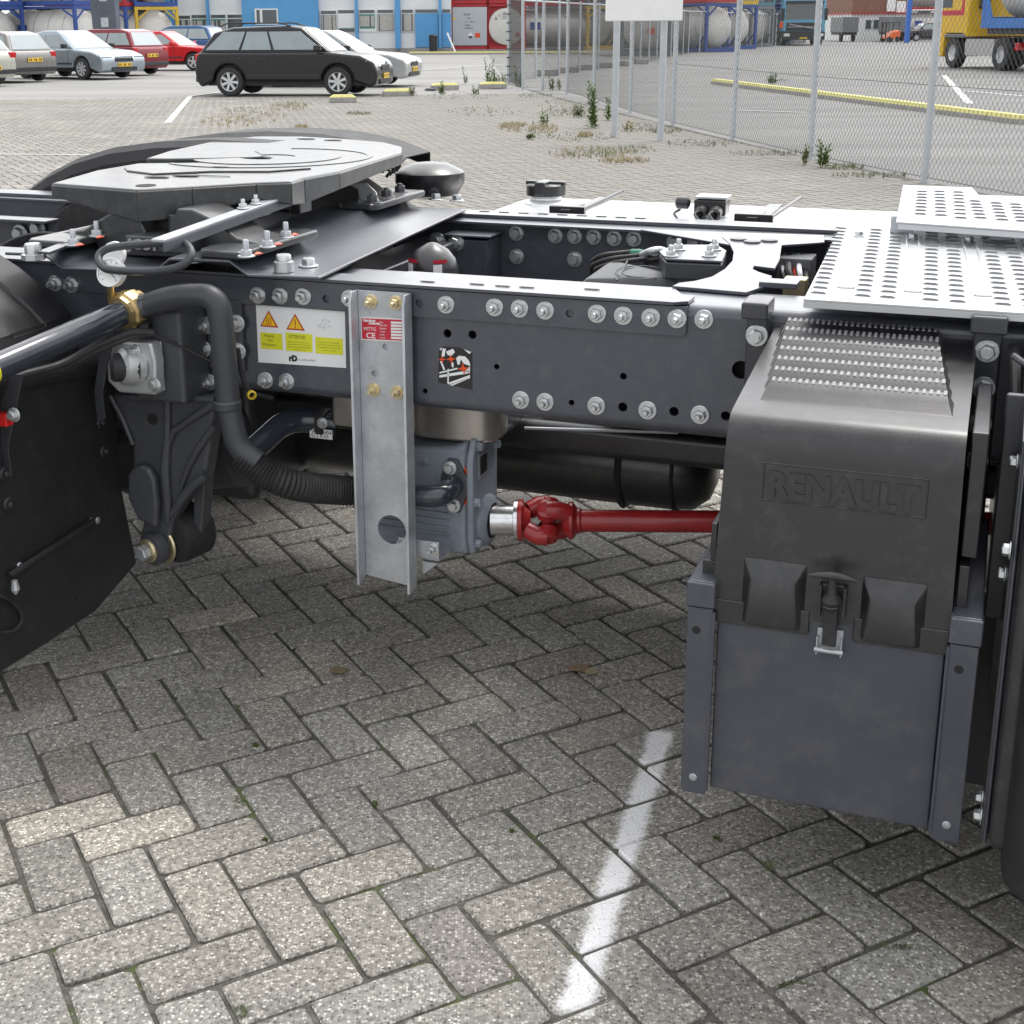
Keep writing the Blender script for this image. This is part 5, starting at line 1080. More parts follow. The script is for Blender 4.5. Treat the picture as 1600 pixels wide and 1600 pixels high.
for y, z in ((-.455, .70), (-.35, .62), (-.47, .26), (-.44, .275), (-.33, .80)): bolt(HEAD, V((1.017, y, z)), rot=(0, 0, -pi / 2), s=.75)
# lower round fender
m = MB(); fpx = [(1560, 1250), (1545, 1330), (1548, 1380), (1600, 1392)]
m = MB(); R_ = .16
prf = rr2d(1.050, 1.50, -.60, -.30, .07, 6); m.ext([V((x, y, .185)) for x, y in prf], V((0, 0, .40))); m.build('front_mudguard', MT['flap'], T, .03, 5)
MB().tube(smooth_path([V((1.0, -.05, .92)), V((1.005, -.12, .905)), V((1.01, -.16, .86))], .03), .009, 8).build('air_line', MT['rubber'], T)
MB().tube(smooth_path([V((1.0, -.14, .925)), V((1.02, -.18, .92)), V((1.06, -.22, .925))], .02), .006, 8).build('bright_hose', MT['cast'], T)
m = MB(); m.box(1.02, 1.5, -.30, -.02, .915, .922); m.build('step_tread', MT['alubright'], T, .002)
# air lines coiled left, above the rail
for k in range(4): MB().tube(smooth_path([P(-10, 392 + k * 3, .25), P(30, 370 + k * 3, .3), P(70, 364 + k * 3, .32), P(112, 372 + k * 2, .3)], .08), .006, 8).build('air_line', MT['rubber'], T)

# ---- axle, suspension and engine masses in the dark under the frame
m = MB(); m.box(.99, 1.35, -.06, -.045, .08, .46); m.box(.992, 1.35, -.30, -.285, .52, .90); m.build('inner_splash_guard', MT['chassis2'], T, .004)
MB().tube([V((-1.35, -.1, .50)), V((-1.35, 1.5, .50))], .13, 20).build('axle_tube', MT['cast'], T)
MB().lathe([(.0001, -.26), (.16, -.24), (.23, -.12), (.25, 0), (.23, .12), (.16, .24), (.0001, .26)], V((-1.35, .52, .50)), YH, 24).build('differential', MT['cast'], T)
MB().lathe([(.10, 0), (.14, .02), (.14, .13), (.12, .15), (.14, .17), (.14, .30), (.10, .34)], V((-1.02, .17, .38)), ZH, 24).build('air_bellows', MT['rubber'], T)
m = MB(); m.box(-1.55, -.72, .30, .62, .30, .66); m.build('suspension_beam', MT['chassis2'], T, .03)
MB().lathe([(.30, -.15), (.47, -.15), (.51, -.11), (.52, 0), (.51, .11), (.47, .15), (.30, .15), (.28, 0)], V((-1.50, 1.12, .52)), YH, 36).build('tyre', MT['rubber'], T)
m = MB(); m.box(-.39, -.06, .28, .97, .54, .62); m.build('sun_block_slab', MT['chassis2'], T, .01)  # slab added to stop sunlight falling through between the rails
m = MB(); m.box(1.0, 2.6, .22, .85, .30, .88); m.build('engine_block', MT['cast'], T, .05)
MB().lathe([(.0001, -.16), (.30, -.16), (.47, -.15), (.51, -.11), (.52, 0), (.51, .11), (.47, .15), (.30, .15), (.0001, .16)], V((2.2, -.30, .52)), YH, 36).build('tyre', MT['rubber'], T)
MB().lathe([(.0001, -.16), (.30, -.16), (.47, -.15), (.51, -.11), (.52, 0), (.51, .11), (.47, .15), (.30, .15), (.0001, .16)], V((2.2, 1.45, .52)), YH, 36).build('tyre', MT['rubber'], T)
# the cab, beyond the right edge of the picture
m = MB(); m.ext([V((x, -.72, z)) for x, z in ((1.82, 1.02), (3.65, 1.02), (3.72, 1.9), (3.45, 2.9), (3.0, 3.45), (2.0, 3.5), (1.82, 2.9))], V((0, 2.42, 0))); cab_ = m.build('cab', MT['enamel'], T, .06, 3)
m = MB(); m.box(1.50, 3.6, -.66, -.10, .30, 1.0); m.box(1.50, 3.6, 1.15, 1.64, .30, 1.0); m.build('cab_skirt', MT['plastic'], T, .05, 3)
# ================================================================== parked cars
MT['glass'] = pbr('car_glass', (.26, .31, .32), .07, 0, .1, 3, spec=.9, coat=.5)
MT['darkglass'] = pbr('dark_glass', (.035, .045, .05), .06, 0, .1, 3, spec=.9, coat=.5)
MT['tyre'] = pbr('tyre_rubber', (.028, .028, .03), .7, 0, .2, 9)
MT['rim'] = pbr('silver_rim', (.62, .63, .65), .35, .5, .05, 9)
MT['trim'] = pbr('black_trim', (.025, .026, .028), .55, 0, .1, 9)
MT['lamp'] = pbr('clear_lamp', (.72, .74, .76), .12, .2, .1, 30, coat=.6)
MT['taillamp'] = pbr('red_lamp', (.50, .01, .012), .15, 0, .1, 30, coat=.6)
MT['plate'] = pbr('yellow_plate', (.80, .50, .03), .45, 0, .05, 30)
def wheel_meshes(R, nsp, key):
    t = MB().lathe([(R * .66, -.095), (R * .93, -.095), (R, -.07), (R, .07), (R * .93, .095), (R * .66, .095)], (0, 0, 0), YH, 28).mesh('tyre', MT['tyre'])
    m = MB(); m.lathe([(R * .66, -.095), (R * .68, -.09), (R * .62, -.08), (R * .60, -.04)], (0, 0, 0), YH, 28); m.lathe([(.0001, -.075), (R * .14, -.075), (R * .17, -.05)], (0, 0, 0), YH, 16)
    for k in range(nsp):
        a = 2 * pi * k / nsp; c, s = cos(a), sin(a); w = R * (.075 if nsp > 5 else .10)
        pts = []
        for (r, ww) in ((R * .10, w), (R * .66, w * 1.35)): pts += [(r, ww), (r, -ww)]
        q = [V((r * c - ww * s, 0, r * s + ww * c)) for r, ww in (pts[0], pts[2], pts[3], pts[1])]
        m.ext([p + V((0, -.085, 0)) for p in q], V((0, .03, 0)))
    rim = m.mesh('rim', MT['rim']); d = MB().lathe([(.0001, -.04), (R * .60, -.04)], (0, 0, 0), YH, 24).mesh('brake_shadow', MT['trim'])  # the flat black disc is shade behind the spokes, put in as colour
    return t, rim, d
WH = {}
def car(name, label, loc, heading, L, W, H, kind, color, nsp=7, R=.31, rims=True, tail=True, metal=.35, zs=1.0, rack=False):
    c = thing(name, label, 'car', loc, heading, 'cars parked across the yard')
    paint = pbr('car_paint', color, .24, metal, .04, 2, coat=.35)
    f0, f1 = -L / 2, L / 2; wb = L * .59; xr, xf = -wb / 2 - L * .015, wb / 2 - L * .015 + .02
    belt = H * .625; sill = .19
    hood = {'wagon': (.205, .27), 'hatch': (.20, .26), 'sedan': (.24, .30), 'coupe': (.27, .34)}[kind]
    xh = f1 - hood[1] * L
    def archp(x0, n=9): return [(x0 + (R * 1.17) * cos(pi - k * pi / n), R + .01 + (R * 1.17) * sin(pi - k * pi / n)) for k in range(n + 1)]
    low = [(f0 + .03, .32), (f0 + .12, sill)] + archp(xr) + archp(xf) + [(f1 - .16, sill), (f1 - .03, .26), (f1, .42), (f1 - .015, .60), (f1 - .09, H * .49), (f1 - hood[0] * L * .45, H * .575), (xh, belt)]
    if kind == 'sedan': low += [(f0 + L * .20, belt + .03), (f0 + .10, belt + .02), (f0 + .02, belt - .08), (f0, .50)]
    elif kind == 'coupe': low += [(f0 + L * .16, belt + .02), (f0 + .08, belt), (f0 + .02, belt - .10), (f0, .50)]
    else: low += [(f0 + .10, belt), (f0 + .03, belt - .10), (f0, .50)]
    low = [(x, z) for x, z in low]
    m = MB(); m.ext([V((x, -W / 2, z)) for x, z in low], V((0, W, 0))); body = m.build('body', paint, c, .075, 4, ang=24)
    m = MB(); m.box(f0 + .25, f1 - .25, -W / 2 + .16, W / 2 - .16, .22, belt - .15); m.build('underbody', MT['trim'], c)
    gh = {'wagon': [(f0 + .10, belt - .02), (f0 + .42, H * .90), (f0 + .85, H * .975), (.0, H), (xh - .95 * .62, H * .965), (xh + .10, belt - .02)],
          'hatch': [(f0 + .10, belt - .02), (f0 + .42, H * .95), (f0 + .80, H), (.1, H), (xh - .60, H * .95), (xh + .08, belt - .02)],
          'sedan': [(f0 + L * .155, belt), (f0 + L * .29, H * .96), (f0 + L * .38, H), (.0, H), (xh - .68, H * .95), (xh + .08, belt - .02)],
          'coupe': [(f0 + L * .12, belt), (f0 + L * .30, H * .95), (f0 + L * .40, H), (-.15, H), (xh - .66, H * .94), (xh + .06, belt - .02)]}[kind]
    def hw(z): return W / 2 - .05 - max(0, (z - belt)) / (H - belt) * .20
    m = MB(); A = [V((x, -hw(z), z)) for x, z in gh]; B = [V((x, hw(z), z)) for x, z in gh]; n = len(A)
    m.add(A + B, [tuple(range(n))[::-1], tuple(range(n, 2 * n))] + [(i, (i + 1) % n, (i + 1) % n + n, i + n) for i in range(n)]); roof = m.build('roof', paint, c, .05, 3, ang=18)
    # side windows cut by pillars
    zlo, zhi = belt + .05, H * .915
    def xat(pts, z):
        for (x0, z0), (x1, z1) in zip(pts, pts[1:]):
            if min(z0, z1) <= z <= max(z0, z1) and z0 != z1: return x0 + (x1 - x0) * (z - z0) / (z1 - z0)
        return pts[-1][0]
    rear = gh[:3]; frnt = gh[:2:-1]
    rl, rh = xat(rear, zlo) + .10, xat(rear, zhi) + .13; fl2, fh2 = xat(frnt, zlo) - .12, xat(frnt, zhi) - .13
    cuts = {'wagon': (.30, .58), 'hatch': (.40,), 'sedan': (.46,), 'coupe': (.35,)}[kind]
    eds = [0.0] + list(cuts) + [1.0]
    for s_ in (-1, 1):
        for a, b in zip(eds, eds[1:]):
            a2 = a + (.012 if a else 0); b2 = b - (.012 if b < 1 else 0)
            q = [(rl + (fl2 - rl) * a2, zlo), (rl + (fl2 - rl) * b2, zlo), (rh + (fh2 - rh) * b2, zhi), (rh + (fh2 - rh) * a2, zhi)]
            m = MB(); m.ext([V((x, s_ * (hw(z) + .004), z)) for x, z in q], V((0, s_ * .006, 0))); m.build('window', MT['glass'], roof, .004)
        m = MB(); xd = rl + (fl2 - rl) * cuts[-1]
        for x in ([xd, fl2 - .03] + ([rl + (fl2 - rl) * cuts[0]] if len(cuts) > 1 else [])): m.box(x - .004, x + .004, s_ * (W / 2 + .001) - .002, s_ * (W / 2 + .001) + .002, .30, belt - .03)
        m.box(xr + R * 1.3, xf - R * 1.3, s_ * (W / 2 + .002) - .006, s_ * (W / 2 + .002) + .006, .43, .475); m.build('door_seams', MT['trim'], body)
        for x in ([xd - .18] if len(cuts) == 1 else [xd - .30 + .12, rl + (fl2 - rl) * cuts[0] + .0]):
            m = MB(); m.box(x - .09, x + .09, s_ * (W / 2 + .012) - .016, s_ * (W / 2 + .012) + .016, belt - .16, belt - .12); m.build('door_handle', MT['trim'], body, .008)
        m = MB(); m.box(fl2 - .14, fl2 + .02, min(s_ * W / 2, s_ * (W / 2 + .16)), max(s_ * W / 2, s_ * (W / 2 + .16)), belt + .02, belt + .15); m.build('mirror', MT['trim'] if color[0] < .5 else paint, c, .03, 3)
    def cross(p, q_, ins, t=.012, nm='windscreen', mat='glass'):
        (x0, z0), (x1, z1) = p, q_; m = MB(); d = V((x1 - x0, 0, z1 - z0)).normalized(); nn = V((d.z, 0, -d.x)); nn = nn if (nn.x > 0) == (x0 > 0) else -nn
        a, b = V((x0, 0, z0)) + d * .06, V((x1, 0, z1)) - d * .04
        m.ext([V((a.x, -hw(a.z) + ins, a.z)) + nn * .003, V((a.x, hw(a.z) - ins, a.z)) + nn * .003, V((b.x, hw(b.z) - ins, b.z)) + nn * .003, V((b.x, -hw(b.z) + ins, b.z)) + nn * .003], nn * .008); m.build(nm, MT[mat], roof, .003)
    cross(gh[-1], gh[-2], .07); cross(gh[0], gh[1], .10, nm='rear_window')
    # lamps, plates, bumpers, grille
    for s_ in (-1, 1):
        m = MB(); m.hexa([(f1 - .34, s_ * (W / 2 - .10), H * .42), (f1 - .05, s_ * (W / 2 - .50), H * .40), (f1 + .005, s_ * (W / 2 - .50), H * .405), (f1 - .16, s_ * (W / 2 + .006), H * .43), (f1 - .40, s_ * (W / 2 - .10), H * .52), (f1 - .12, s_ * (W / 2 - .50), H * .49), (f1 - .03, s_ * (W / 2 - .50), H * .48), (f1 - .24, s_ * (W / 2 + .006), H * .51)]); m.build('headlight', MT['lamp'], body, .015, 3)
        m = MB(); zt0, zt1 = (belt - .20, belt - .03) if kind in ('wagon', 'hatch') else (belt - .18, belt - .06)
        y0_, y1_ = s_ * (W / 2 - .20), s_ * (W / 2 - .006); m.box(f0 + .022, f0 + .13, min(y0_, y1_), max(y0_, y1_), zt0, zt1); m.build('tail_light', MT['taillamp'], body, .02, 3)
    m = MB(); m.box(f1 - .05, f1 + .012, -.36, .36, H * .36, H * .44); m.build('grille', MT['trim'], body, .015); m = MB(); m.box(f1 - .05, f1 + .004, -.50, .50, .25, .36); m.build('lower_grille', MT['trim'], body, .012)
    for xx, zz in ((f1 + .016, .42), (f0 - .016, .46 if kind != 'hatch' else .62)):
        m = MB(); m.box(xx - .006, xx + .006, -.26, .26, zz - .055, zz + .055); pl = m.build('number_plate', MT['plate'], c, .002)
        m = MB(); sx = 1 if xx > 0 else -1
        for k in range(8):
            if k in (2, 5): continue
            m.box(xx + sx * .0065 - .001, xx + sx * .0065 + .001, -.23 + k * .06, -.195 + k * .06, zz - .035, zz + .035)
        tag(m.build('plate_characters', MT['blackink'], pl), kind='stuff')
    m = MB(); m.box(f0 - .006, f0 + .10, -W / 2 + .05, W / 2 - .05, .30, .42); m.build('rear_bumper_strip', MT['trim'], body, .02)
    if rack:
        for s_ in (-1, 1): MB().tube(smooth_path([V((f0 + .55, s_ * (W / 2 - .27), H - .02)), V((f0 + .70, s_ * (W / 2 - .27), H + .05)), V((xh - 1.1, s_ * (W / 2 - .27), H + .055)), V((xh - .85, s_ * (W / 2 - .27), H - .02))], .1), .014, 8).build('roof_rail', MT['trim'], c)
    key = (round(R, 3), nsp)
    if key not in WH: WH[key] = wheel_meshes(R, nsp, key)
    t_, r_, d_ = WH[key]
    for x in (xr, xf):
        for s_ in (-1, 1):
            w = link('wheel', t_, c, (x, s_ * (W / 2 - .10), R), (0, random.uniform(0, 1), 0 if s_ < 0 else pi)); link('rim', r_, w); link('spoke_shade', d_, w)
    c.scale = (1, 1, zs); return c
def place(px, py, dx, dy, heading, z=0):
    """world spot of a car centre from the photographed contact point of a wheel standing at (dx, dy) in the car's own frame"""
    g = onz(px, py, 0); c, s = cos(heading), sin(heading); return (g.x - (dx * c - dy * s), g.y - (dx * s + dy * c), 0)
hd = RAD(-10); car('estate_car', 'black estate car with roof rails, parked alone behind the wheel stops', place(362, 150, -4.14 * .295 - .062, -.72, hd), hd, 4.14, 1.66, 1.50, 'wagon', (.006, .007, .009), nsp=7, zs=1.0, rack=True, metal=0)
hd = RAD(-33); car('sedan', 'silver blue saloon with its bonnet facing right, between the grey and dark red hatchbacks', place(133, 124, 4.35 * .295 - .045, -.74, hd), hd, 4.35, 1.72, 1.41, 'sedan', (.36, .42, .46), nsp=8, R=.31, zs=1.0, metal=.6)
hd = RAD(148); car('hatchback', 'grey brown hatchback seen from its rear corner, second car from the left edge', place(-4, 129, -4.0 * .295, .72, hd), hd, 4.0, 1.64, 1.40, 'hatch', (.25, .24, .23), nsp=9, R=.28, zs=1.0, metal=.5)
hd = RAD(150); car('hatchback', 'pale beige car cut off by the left edge of the photo', place(-74, 136, -4.0 * .295, .70, hd), hd, 4.0, 1.62, 1.42, 'wagon', (.52, .52, .46), nsp=9, R=.28, zs=1.02, metal=.4)
hd = RAD(152); car('hatchback', 'dark red hatchback with yellow rear plate, beside the silver blue saloon', place(186, 118, -3.9 * .295, .72, hd), hd, 3.95, 1.66, 1.44, 'hatch', (.20, .012, .022), nsp=9, R=.29, metal=.3)
hd = RAD(-14); car('coupe', 'bright red coupe with silver star wheels, just left of the black estate car', place(304, 110, 4.1 * .295 - .04, -.72, hd), hd, 4.15, 1.68, 1.36, 'coupe', (.56, .012, .015), nsp=5, R=.30, metal=.1)
hd = RAD(160); car('hatchback', 'blue car half hidden behind the red coupe', (-12.2, 60, 0), hd, 4.1, 1.66, 1.56, 'hatch', (.03, .09, .22), nsp=9, R=.29)
hd = RAD(-12); car('sedan', 'white silver car whose nose shows past the front of the black estate', (aty(522, 100, 36.2).x, 36.2, 0), hd, 4.3, 1.70, 1.38, 'sedan', (.46, .47, .48), nsp=7, metal=.3)

# ================================================================== concrete wheel stops, kerbs
MT['concrete'] = pbr('rough_concrete', (.34, .33, .31), .85, 0, .2, 9, .6, 60, dirt=(.2, .19, .17), dirtamt=.4)
MT['yelpaint'] = pbr('worn_yellow_paint', (.60, .56, .20), .7, 0, .15, 9, .3, 60, dirt=(.36, .34, .26), dirtamt=.5)
for k, (px, py, rz, lab) in enumerate(((536, 160, 8, 'yellow topped concrete wheel stop below the front wheel of the black estate'), (622, 150, 10, 'yellow topped wheel stop just right of the front bumper of the black estate'),
                            (695, 140, 12, 'yellow wheel stop with weeds beside a black rag'), (770, 138, 14, 'yellow wheel stop overgrown with weeds near the fence corner'))):
    g = onz(px, py); t = thing('wheel_stop', lab, 'wheel stop', g, RAD(rz), 'concrete wheel stops')
    w = .27 if k == 0 else .33
    m = MB(); m.ext([V((-w, y, z)) for y, z in ((-.11, 0), (.11, 0), (.11, .10), (-.11, .10))], V((2 * w, 0, 0))); m.build('concrete_block', MT['concrete'], t, .008)
    m = MB(); m.hexa([(-w, -.11, .1), (w, -.11, .1), (w, .11, .1), (-w, .11, .1), (-w + .08, -.06, .155), (w - .08, -.06, .155), (w - .08, .06, .155), (-w + .08, .06, .155)]); m.build('yellow_top', MT['yelpaint'], t, .008)
g = onz(672, 141); MB().lathe([(.14, 0), (.13, .03), (.07, .05), (.0001, .05)], g, ZH, 9).build('black_rag', MT['rubber']); o = bpy.data.objects['black_rag']; tag(o, 'crumpled black rag lying on the ground by the yellow wheel stop', 'rag')
def kerb(name, label, p0, p1, w, h, ytop, grp=None, seg=1.0):
    a, b = V(p0), V(p1); a.z = b.z = 0; L = (b - a).length; d = (b - a) / L; n_ = max(1, int(L / seg)); sg = L / n_
    t = thing(name, label, 'kerb', a, atan2(d.y, d.x), grp)
    mc = MB(); mc.box(.006, sg - .006, -w / 2, w / 2, -.02, h * .55); me1 = mc.mesh('kerb_stone', MT['concrete'])
    mc = MB(); mc.hexa([(.006, -w / 2, h * .55), (sg - .006, -w / 2, h * .55), (sg - .006, w / 2, h * .55), (.006, w / 2, h * .55), (.02, -w * .38, h), (sg - .02, -w * .38, h), (sg - .02, w * .38, h), (.02, w * .38, h)]); me2 = mc.mesh('painted_top', MT['yelpaint'] if ytop else MT['concrete'])
    for k in range(n_):
        s_ = link('kerb_stone', me1, t, (k * sg, random.uniform(-.008, .008), 0)); link('painted_top', me2, s_, (0, 0, 0))
kerb('yellow_kerb', 'long low yellow kerb of concrete stones on the asphalt behind the fence', onz(1117, 131), onz(1600, 194), .22, .13, True, seg=.9)
kerb('yellow_kerb', 'yellow kerb in front of the blue and white building and red containers', (aty(640, 80, 76).x, 76, 0), (aty(800, 80, 75).x, 75, 0), .3, .15, True, seg=2.0)
kerb('yellow_kerb', 'yellow kerb seen through the left end of the chain-link fence', (aty(800, 80, 75).x, 75, 0), (aty(930, 80, 73).x, 73, 0), .3, .15, True, seg=2.0)
for k, (px, py) in enumerate(((855, 118), (890, 113), (915, 109), (945, 106), (975, 103), (1000, 100))):
    g = onz(px, py); o = MB().box(-.32, .32, -.12, .12, 0, .18).build('kerb_block', MT['concrete'], None, .02, loc=g); o.rotation_euler = (0, 0, RAD(20)); tag(o, ('low concrete block at the left end of the broken row behind the fence', 'second concrete block from the left in the row behind the fence', 'third concrete block from the left in the row behind the fence', 'fourth concrete block from the left, just left of the sign post', 'fifth concrete block, seen beside the left sign post', 'last concrete block of the row, between the sign posts')[k], 'block', 'concrete blocks behind the fence')

# ================================================================== chain-link fences and the sign
MT['galvpost'] = pbr('galvanised_post', (.50, .53, .56), .45, .25, .08, 12, .1, 90)
MT['wire'] = pbr('dull_wire', (.08, .085, .085), .55, .4, .1, 40)
FH = 2.12
def chainlink(name, label, pts, posts, pitch, wr, h, postr, toprail=True, wires=(0.05, .9, 1.9)):
    t = thing(name, label, 'fence', (0, 0, 0))
    P2 = [V((x, y, 0)) for x, y in pts]; Ls = [0]
    for a, b in zip(P2, P2[1:]): Ls.append(Ls[-1] + (b - a).length)
    def at(s):
        s = max(0, min(s, Ls[-1] - 1e-6))
        for i in range(len(P2) - 1):
            if s <= Ls[i + 1]: return P2[i].lerp(P2[i + 1], (s - Ls[i]) / (Ls[i + 1] - Ls[i]))
    vs_, fs = [], []; rnd = random.Random(2)
    n = int(Ls[-1] / pitch); rows = int(h / (pitch * 2.5)); hp = pitch / 2
    for i in range(n + 1):
        s0 = i * pitch; off = 0
        prev = None; nn = 2 * rows
        base_n = len(vs_)
        for k in range(nn + 1):
            s = s0 + (hp * 1.03 if (k + i) % 2 else -hp * 1.03); p = at(s); q = at(min(s + .01, Ls[-1])); d = (q - p).normalized() if (q - p).length > 1e-9 else V((0, 1, 0)); nr_ = V((-d.y, d.x, 0))
            z = .03 + k * h / nn; c = p + V((0, 0, z)) + nr_ * (.004 if (i + k) % 2 else -.004)
            vs_ += [c + d * wr, c + (nr_ * .87 - d * .5) * wr, c + (nr_ * -.87 - d * .5) * wr]
            if k:
                b0 = base_n + (k - 1) * 3
                for a in range(3): fs.append((b0 + a, b0 + (a + 1) % 3, b0 + 3 + (a + 1) % 3, b0 + 3 + a))
    me = bpy.data.meshes.new('wire_mesh'); me.from_pydata(vs_, [], fs); me.materials.append(MT['wire']); tag(link('wire_mesh', me, t), kind='stuff')
    for z in wires: MB().tube([p + V((0, 0, z)) for p in P2], wr * 1.5, 6).build('line_wire', MT['wire'], t)
    pm = MB().cyl((0, 0, -.1), (0, 0, h + .05), postr, 14).lathe([(postr * 1.12, h + .03), (postr * 1.12, h + .06), (postr * .7, h + .09), (.0001, h + .095)], (0, 0, 0), ZH, 14).mesh('post', MT['galvpost'])
    for x, y in posts: link('post', pm, t, (x, y, 0), (random.uniform(-.004, .004), random.uniform(-.006, .006), 0))
    if toprail: MB().tube([p + V((0, 0, h + .02)) for p in P2], postr * .7, 10).build('top_rail', MT['galvpost'], t)
    return t
near_posts = [(onz(x, y).x, onz(x, y).y) for x, y in ((817, 140), (848, 141), (886, 146), (928, 158), (985, 176), (1052, 196), (1145, 219), (1266, 249), (1445, 285))] + [(5.05, 10.1)]
fl_pts = [(5.6, 7.4), (5.05, 10.1)] + near_posts[::-1][1:] + [(1.11, 36.85)]
fl_pts = sorted(set(fl_pts), key=lambda p: p[1])
FH = 2.12
fe = chainlink('chain_link_fence', 'chain-link fence on grey posts running from the right edge to its far corner', fl_pts, near_posts, .034, .0019, FH, .036)
cp = MB().cyl((0, 0, -.1), (0, 0, FH + .05), .05, 14).mesh('corner_post', MT['galvpost']); link('corner_post', cp, fe, (1.11, 36.85, 0))
m = MB()
for k in range(9): m.box(1.11 - .07, 1.11 + .07, 36.79, 36.80, .2 + k * .22, .23 + k * .22)
m.build('tension_clamp', MT['wire'], fe)
f2 = [(1.11, 36.85), (onz(905, 113).x, onz(905, 113).y), (onz(985, 102).x, onz(985, 102).y), (onz(1075, 84).x, onz(1075, 84).y), (onz(1240, 69).x, onz(1240, 69).y)]
seg_posts = []
for (a, b) in zip(f2, f2[1:]):
    L = hypot(b[0] - a[0], b[1] - a[1]); n = max(1, int(L / 2.6))
    for k in range(1, n + 1): seg_posts.append((a[0] + (b[0] - a[0]) * k / n, a[1] + (b[1] - a[1]) * k / n))
chainlink('chain_link_fence', 'far chain-link fence in front of the stacked tank containers', f2, seg_posts, .065, .0024, 2.1, .035)
sg = thing('sign_board', 'blank white board on two grey posts in front of the fence', 'sign', (onz(960, 214).x, onz(960, 214).y, 0))
for x, y in ((960, 214), (1032, 220)):
    g = onz(x, y); MB().cyl((0, 0, -.1), (0, 0, 3.0), .045, 18).build('post', MT['galvpost'], sg, loc=(g.x - sg.location.x, g.y - sg.location.y, 0))
Ys = onz(1032, 220).y - .02; a = aty(945, 32, Ys); b = aty(1065, 32, Ys)
m = MB(); m.box(a.x - sg.location.x, b.x - sg.location.x, Ys - .075 - sg.location.y, Ys - .045 - sg.location.y, a.z - .01, a.z + 1.1); m.build('white_board', MT['enamel'], sg, .012, 3)

# ================================================================== blue and white office building
MT['bluewall'] = pbr('light_blue_panel', (.10, .33, .62), .6, 0, .06, 1.5, .1, 40)
MT['whitewall'] = pbr('white_panel', (.78, .79, .78), .6, 0, .04, 1.5, .1, 40)
MT['window'] = pbr('window_glass', (.06, .08, .09), .08, 0, .1, 1, spec=.9)
MT['curtain'] = pbr('curtain', (.52, .50, .46), .9, 0, .2, 6)
MT['green'] = pbr('green_frame', (.05, .26, .20), .5, 0, .05, 4)
BY = 82.0
bd = thing('office_building', 'low blue and white office building with curtained windows behind the parked cars', 'building', (aty(480, 78, BY).x, BY, 0))
def X(px): return aty(px, 60, BY).x - bd.location.x
def Z(py): return aty(500, py, BY).z
def bp(name, mat, x0, x1, y0, y1, d0=0, d1=.3, par=None, bev=0):
    m = MB(); m.box(X(x0), X(x1), d0, d1, Z(y1), Z(y0)); return m.build(name, MT[mat], par or bd, bev)
m = MB(); m.box(X(262), X(705), .30, 9, -.1, 7.4); m.build('main_wall', MT['whitewall'], bd)
m = MB(); m.box(X(258), X(709), -.4, 9.3, 7.401, 7.7); m.build('roof', MT['trim'], bd)
m = MB(); m.box(X(262), X(705), .12, .30, -.05, Z(76)); m.build('plinth', MT['concrete'], bd)
for x0, x1 in ((262, 273), (325, 328.5), (556, 560), (618, 626), (686, 690)): bp('column', 'bluewall', x0, x1, -100, 77, -.12, .28)
bp('blue_bay', 'bluewall', 381, 499, -100, 78, -.25, .29)
w = bp('window', 'whitewall', 401, 437, 13, 38, -.34, -.252); bp('pane', 'window', 404, 409, 15, 36, -.35, -.341, w); bp('pane', 'window', 413, 435, 15, 36, -.35, -.341, w)
for (x0, x1, y0, y1, kind) in ((274, 299, 22, 60, 'c'), (299, 324, 21, 60, 'g'), (329, 354, 21, 60, 'g'), (355, 380, 21, 60, 'w'), (501, 527, 16, 52, 'c'), (528, 555, 15, 51, 'p'), (561, 587, 15, 50, 'g'), (589, 616, 15, 50, 'c'), (627, 647, 15, 51, 'c')):
    fr_ = bp('window', 'whitewall', x0, x1, y0, y1, .22, .298)
    bp('pane', 'window', x0 + 1.2, x1 - 1.2, y0 + 1, y0 + 6, .21, .219, fr_)
    if kind == 'g':
        gf = bp('green_sash', 'green', x0 + 1.2, x1 - 1.2, y0 + 7.5, y1 - 5, .20, .219, fr_); bp('pane', 'window', x0 + 3, x1 - 3, y0 + 9.5, y1 - 7, .19, .199, fr_)
    elif kind == 'p': bp('pane', 'whitewall', x0 + 1.2, x1 - 1.2, y0 + 7.5, y1 - 7, .20, .219, fr_); bp('green_sash', 'green', x0 + 1.2, x1 - 1.2, y1 - 6.9, y1 - 5.9, .19, .219, fr_); bp('pane', 'window', x0 + 1.2, x1 - 1.2, y1 - 5.5, y1 - 1, .20, .219, fr_)
    else: bp('pane', 'window', x0 + 1.2, x1 - 1.2, y0 + 7.5, y1 - 1.2, .20, .219, fr_)
    if kind in 'cg':
        m = MB(); k = x0 + 2.2; rr_ = random.Random(int(x0))
        while k < x1 - 2.5:
            wd = rr_.uniform(1.0, 2.2)
            if rr_.random() < .72: m.box(X(k), X(min(k + wd, x1 - 2)), .165, .18, Z(y1 - (8 if kind == 'g' else 2)), Z(y0 + (10 if kind == 'g' else 8)))
            k += wd + .25
        m.build('curtain', MT['curtain'], fr_)
for x0, x1 in ((649, 685), (691, 705)):
    dd_ = bp('blue_door', 'bluewall', x0, x1, 22, 75, .10, .298); bp('fanlight', 'window', x0 + .5, x1 - 1, 16, 20, .20, .299, dd_)
o = MB().lathe([(.0001, 0), (.22, 0), (.25, .9), (.27, .92), (.20, 1.0), (.0001, 1.02)], (0, 0, 0), ZH, 14).build('litter_bin', MT['trim'], None, loc=(aty(677, 76, 81).x, 81, 0)); tag(o, 'dark litter bin standing against the blue doors of the office building', 'bin')

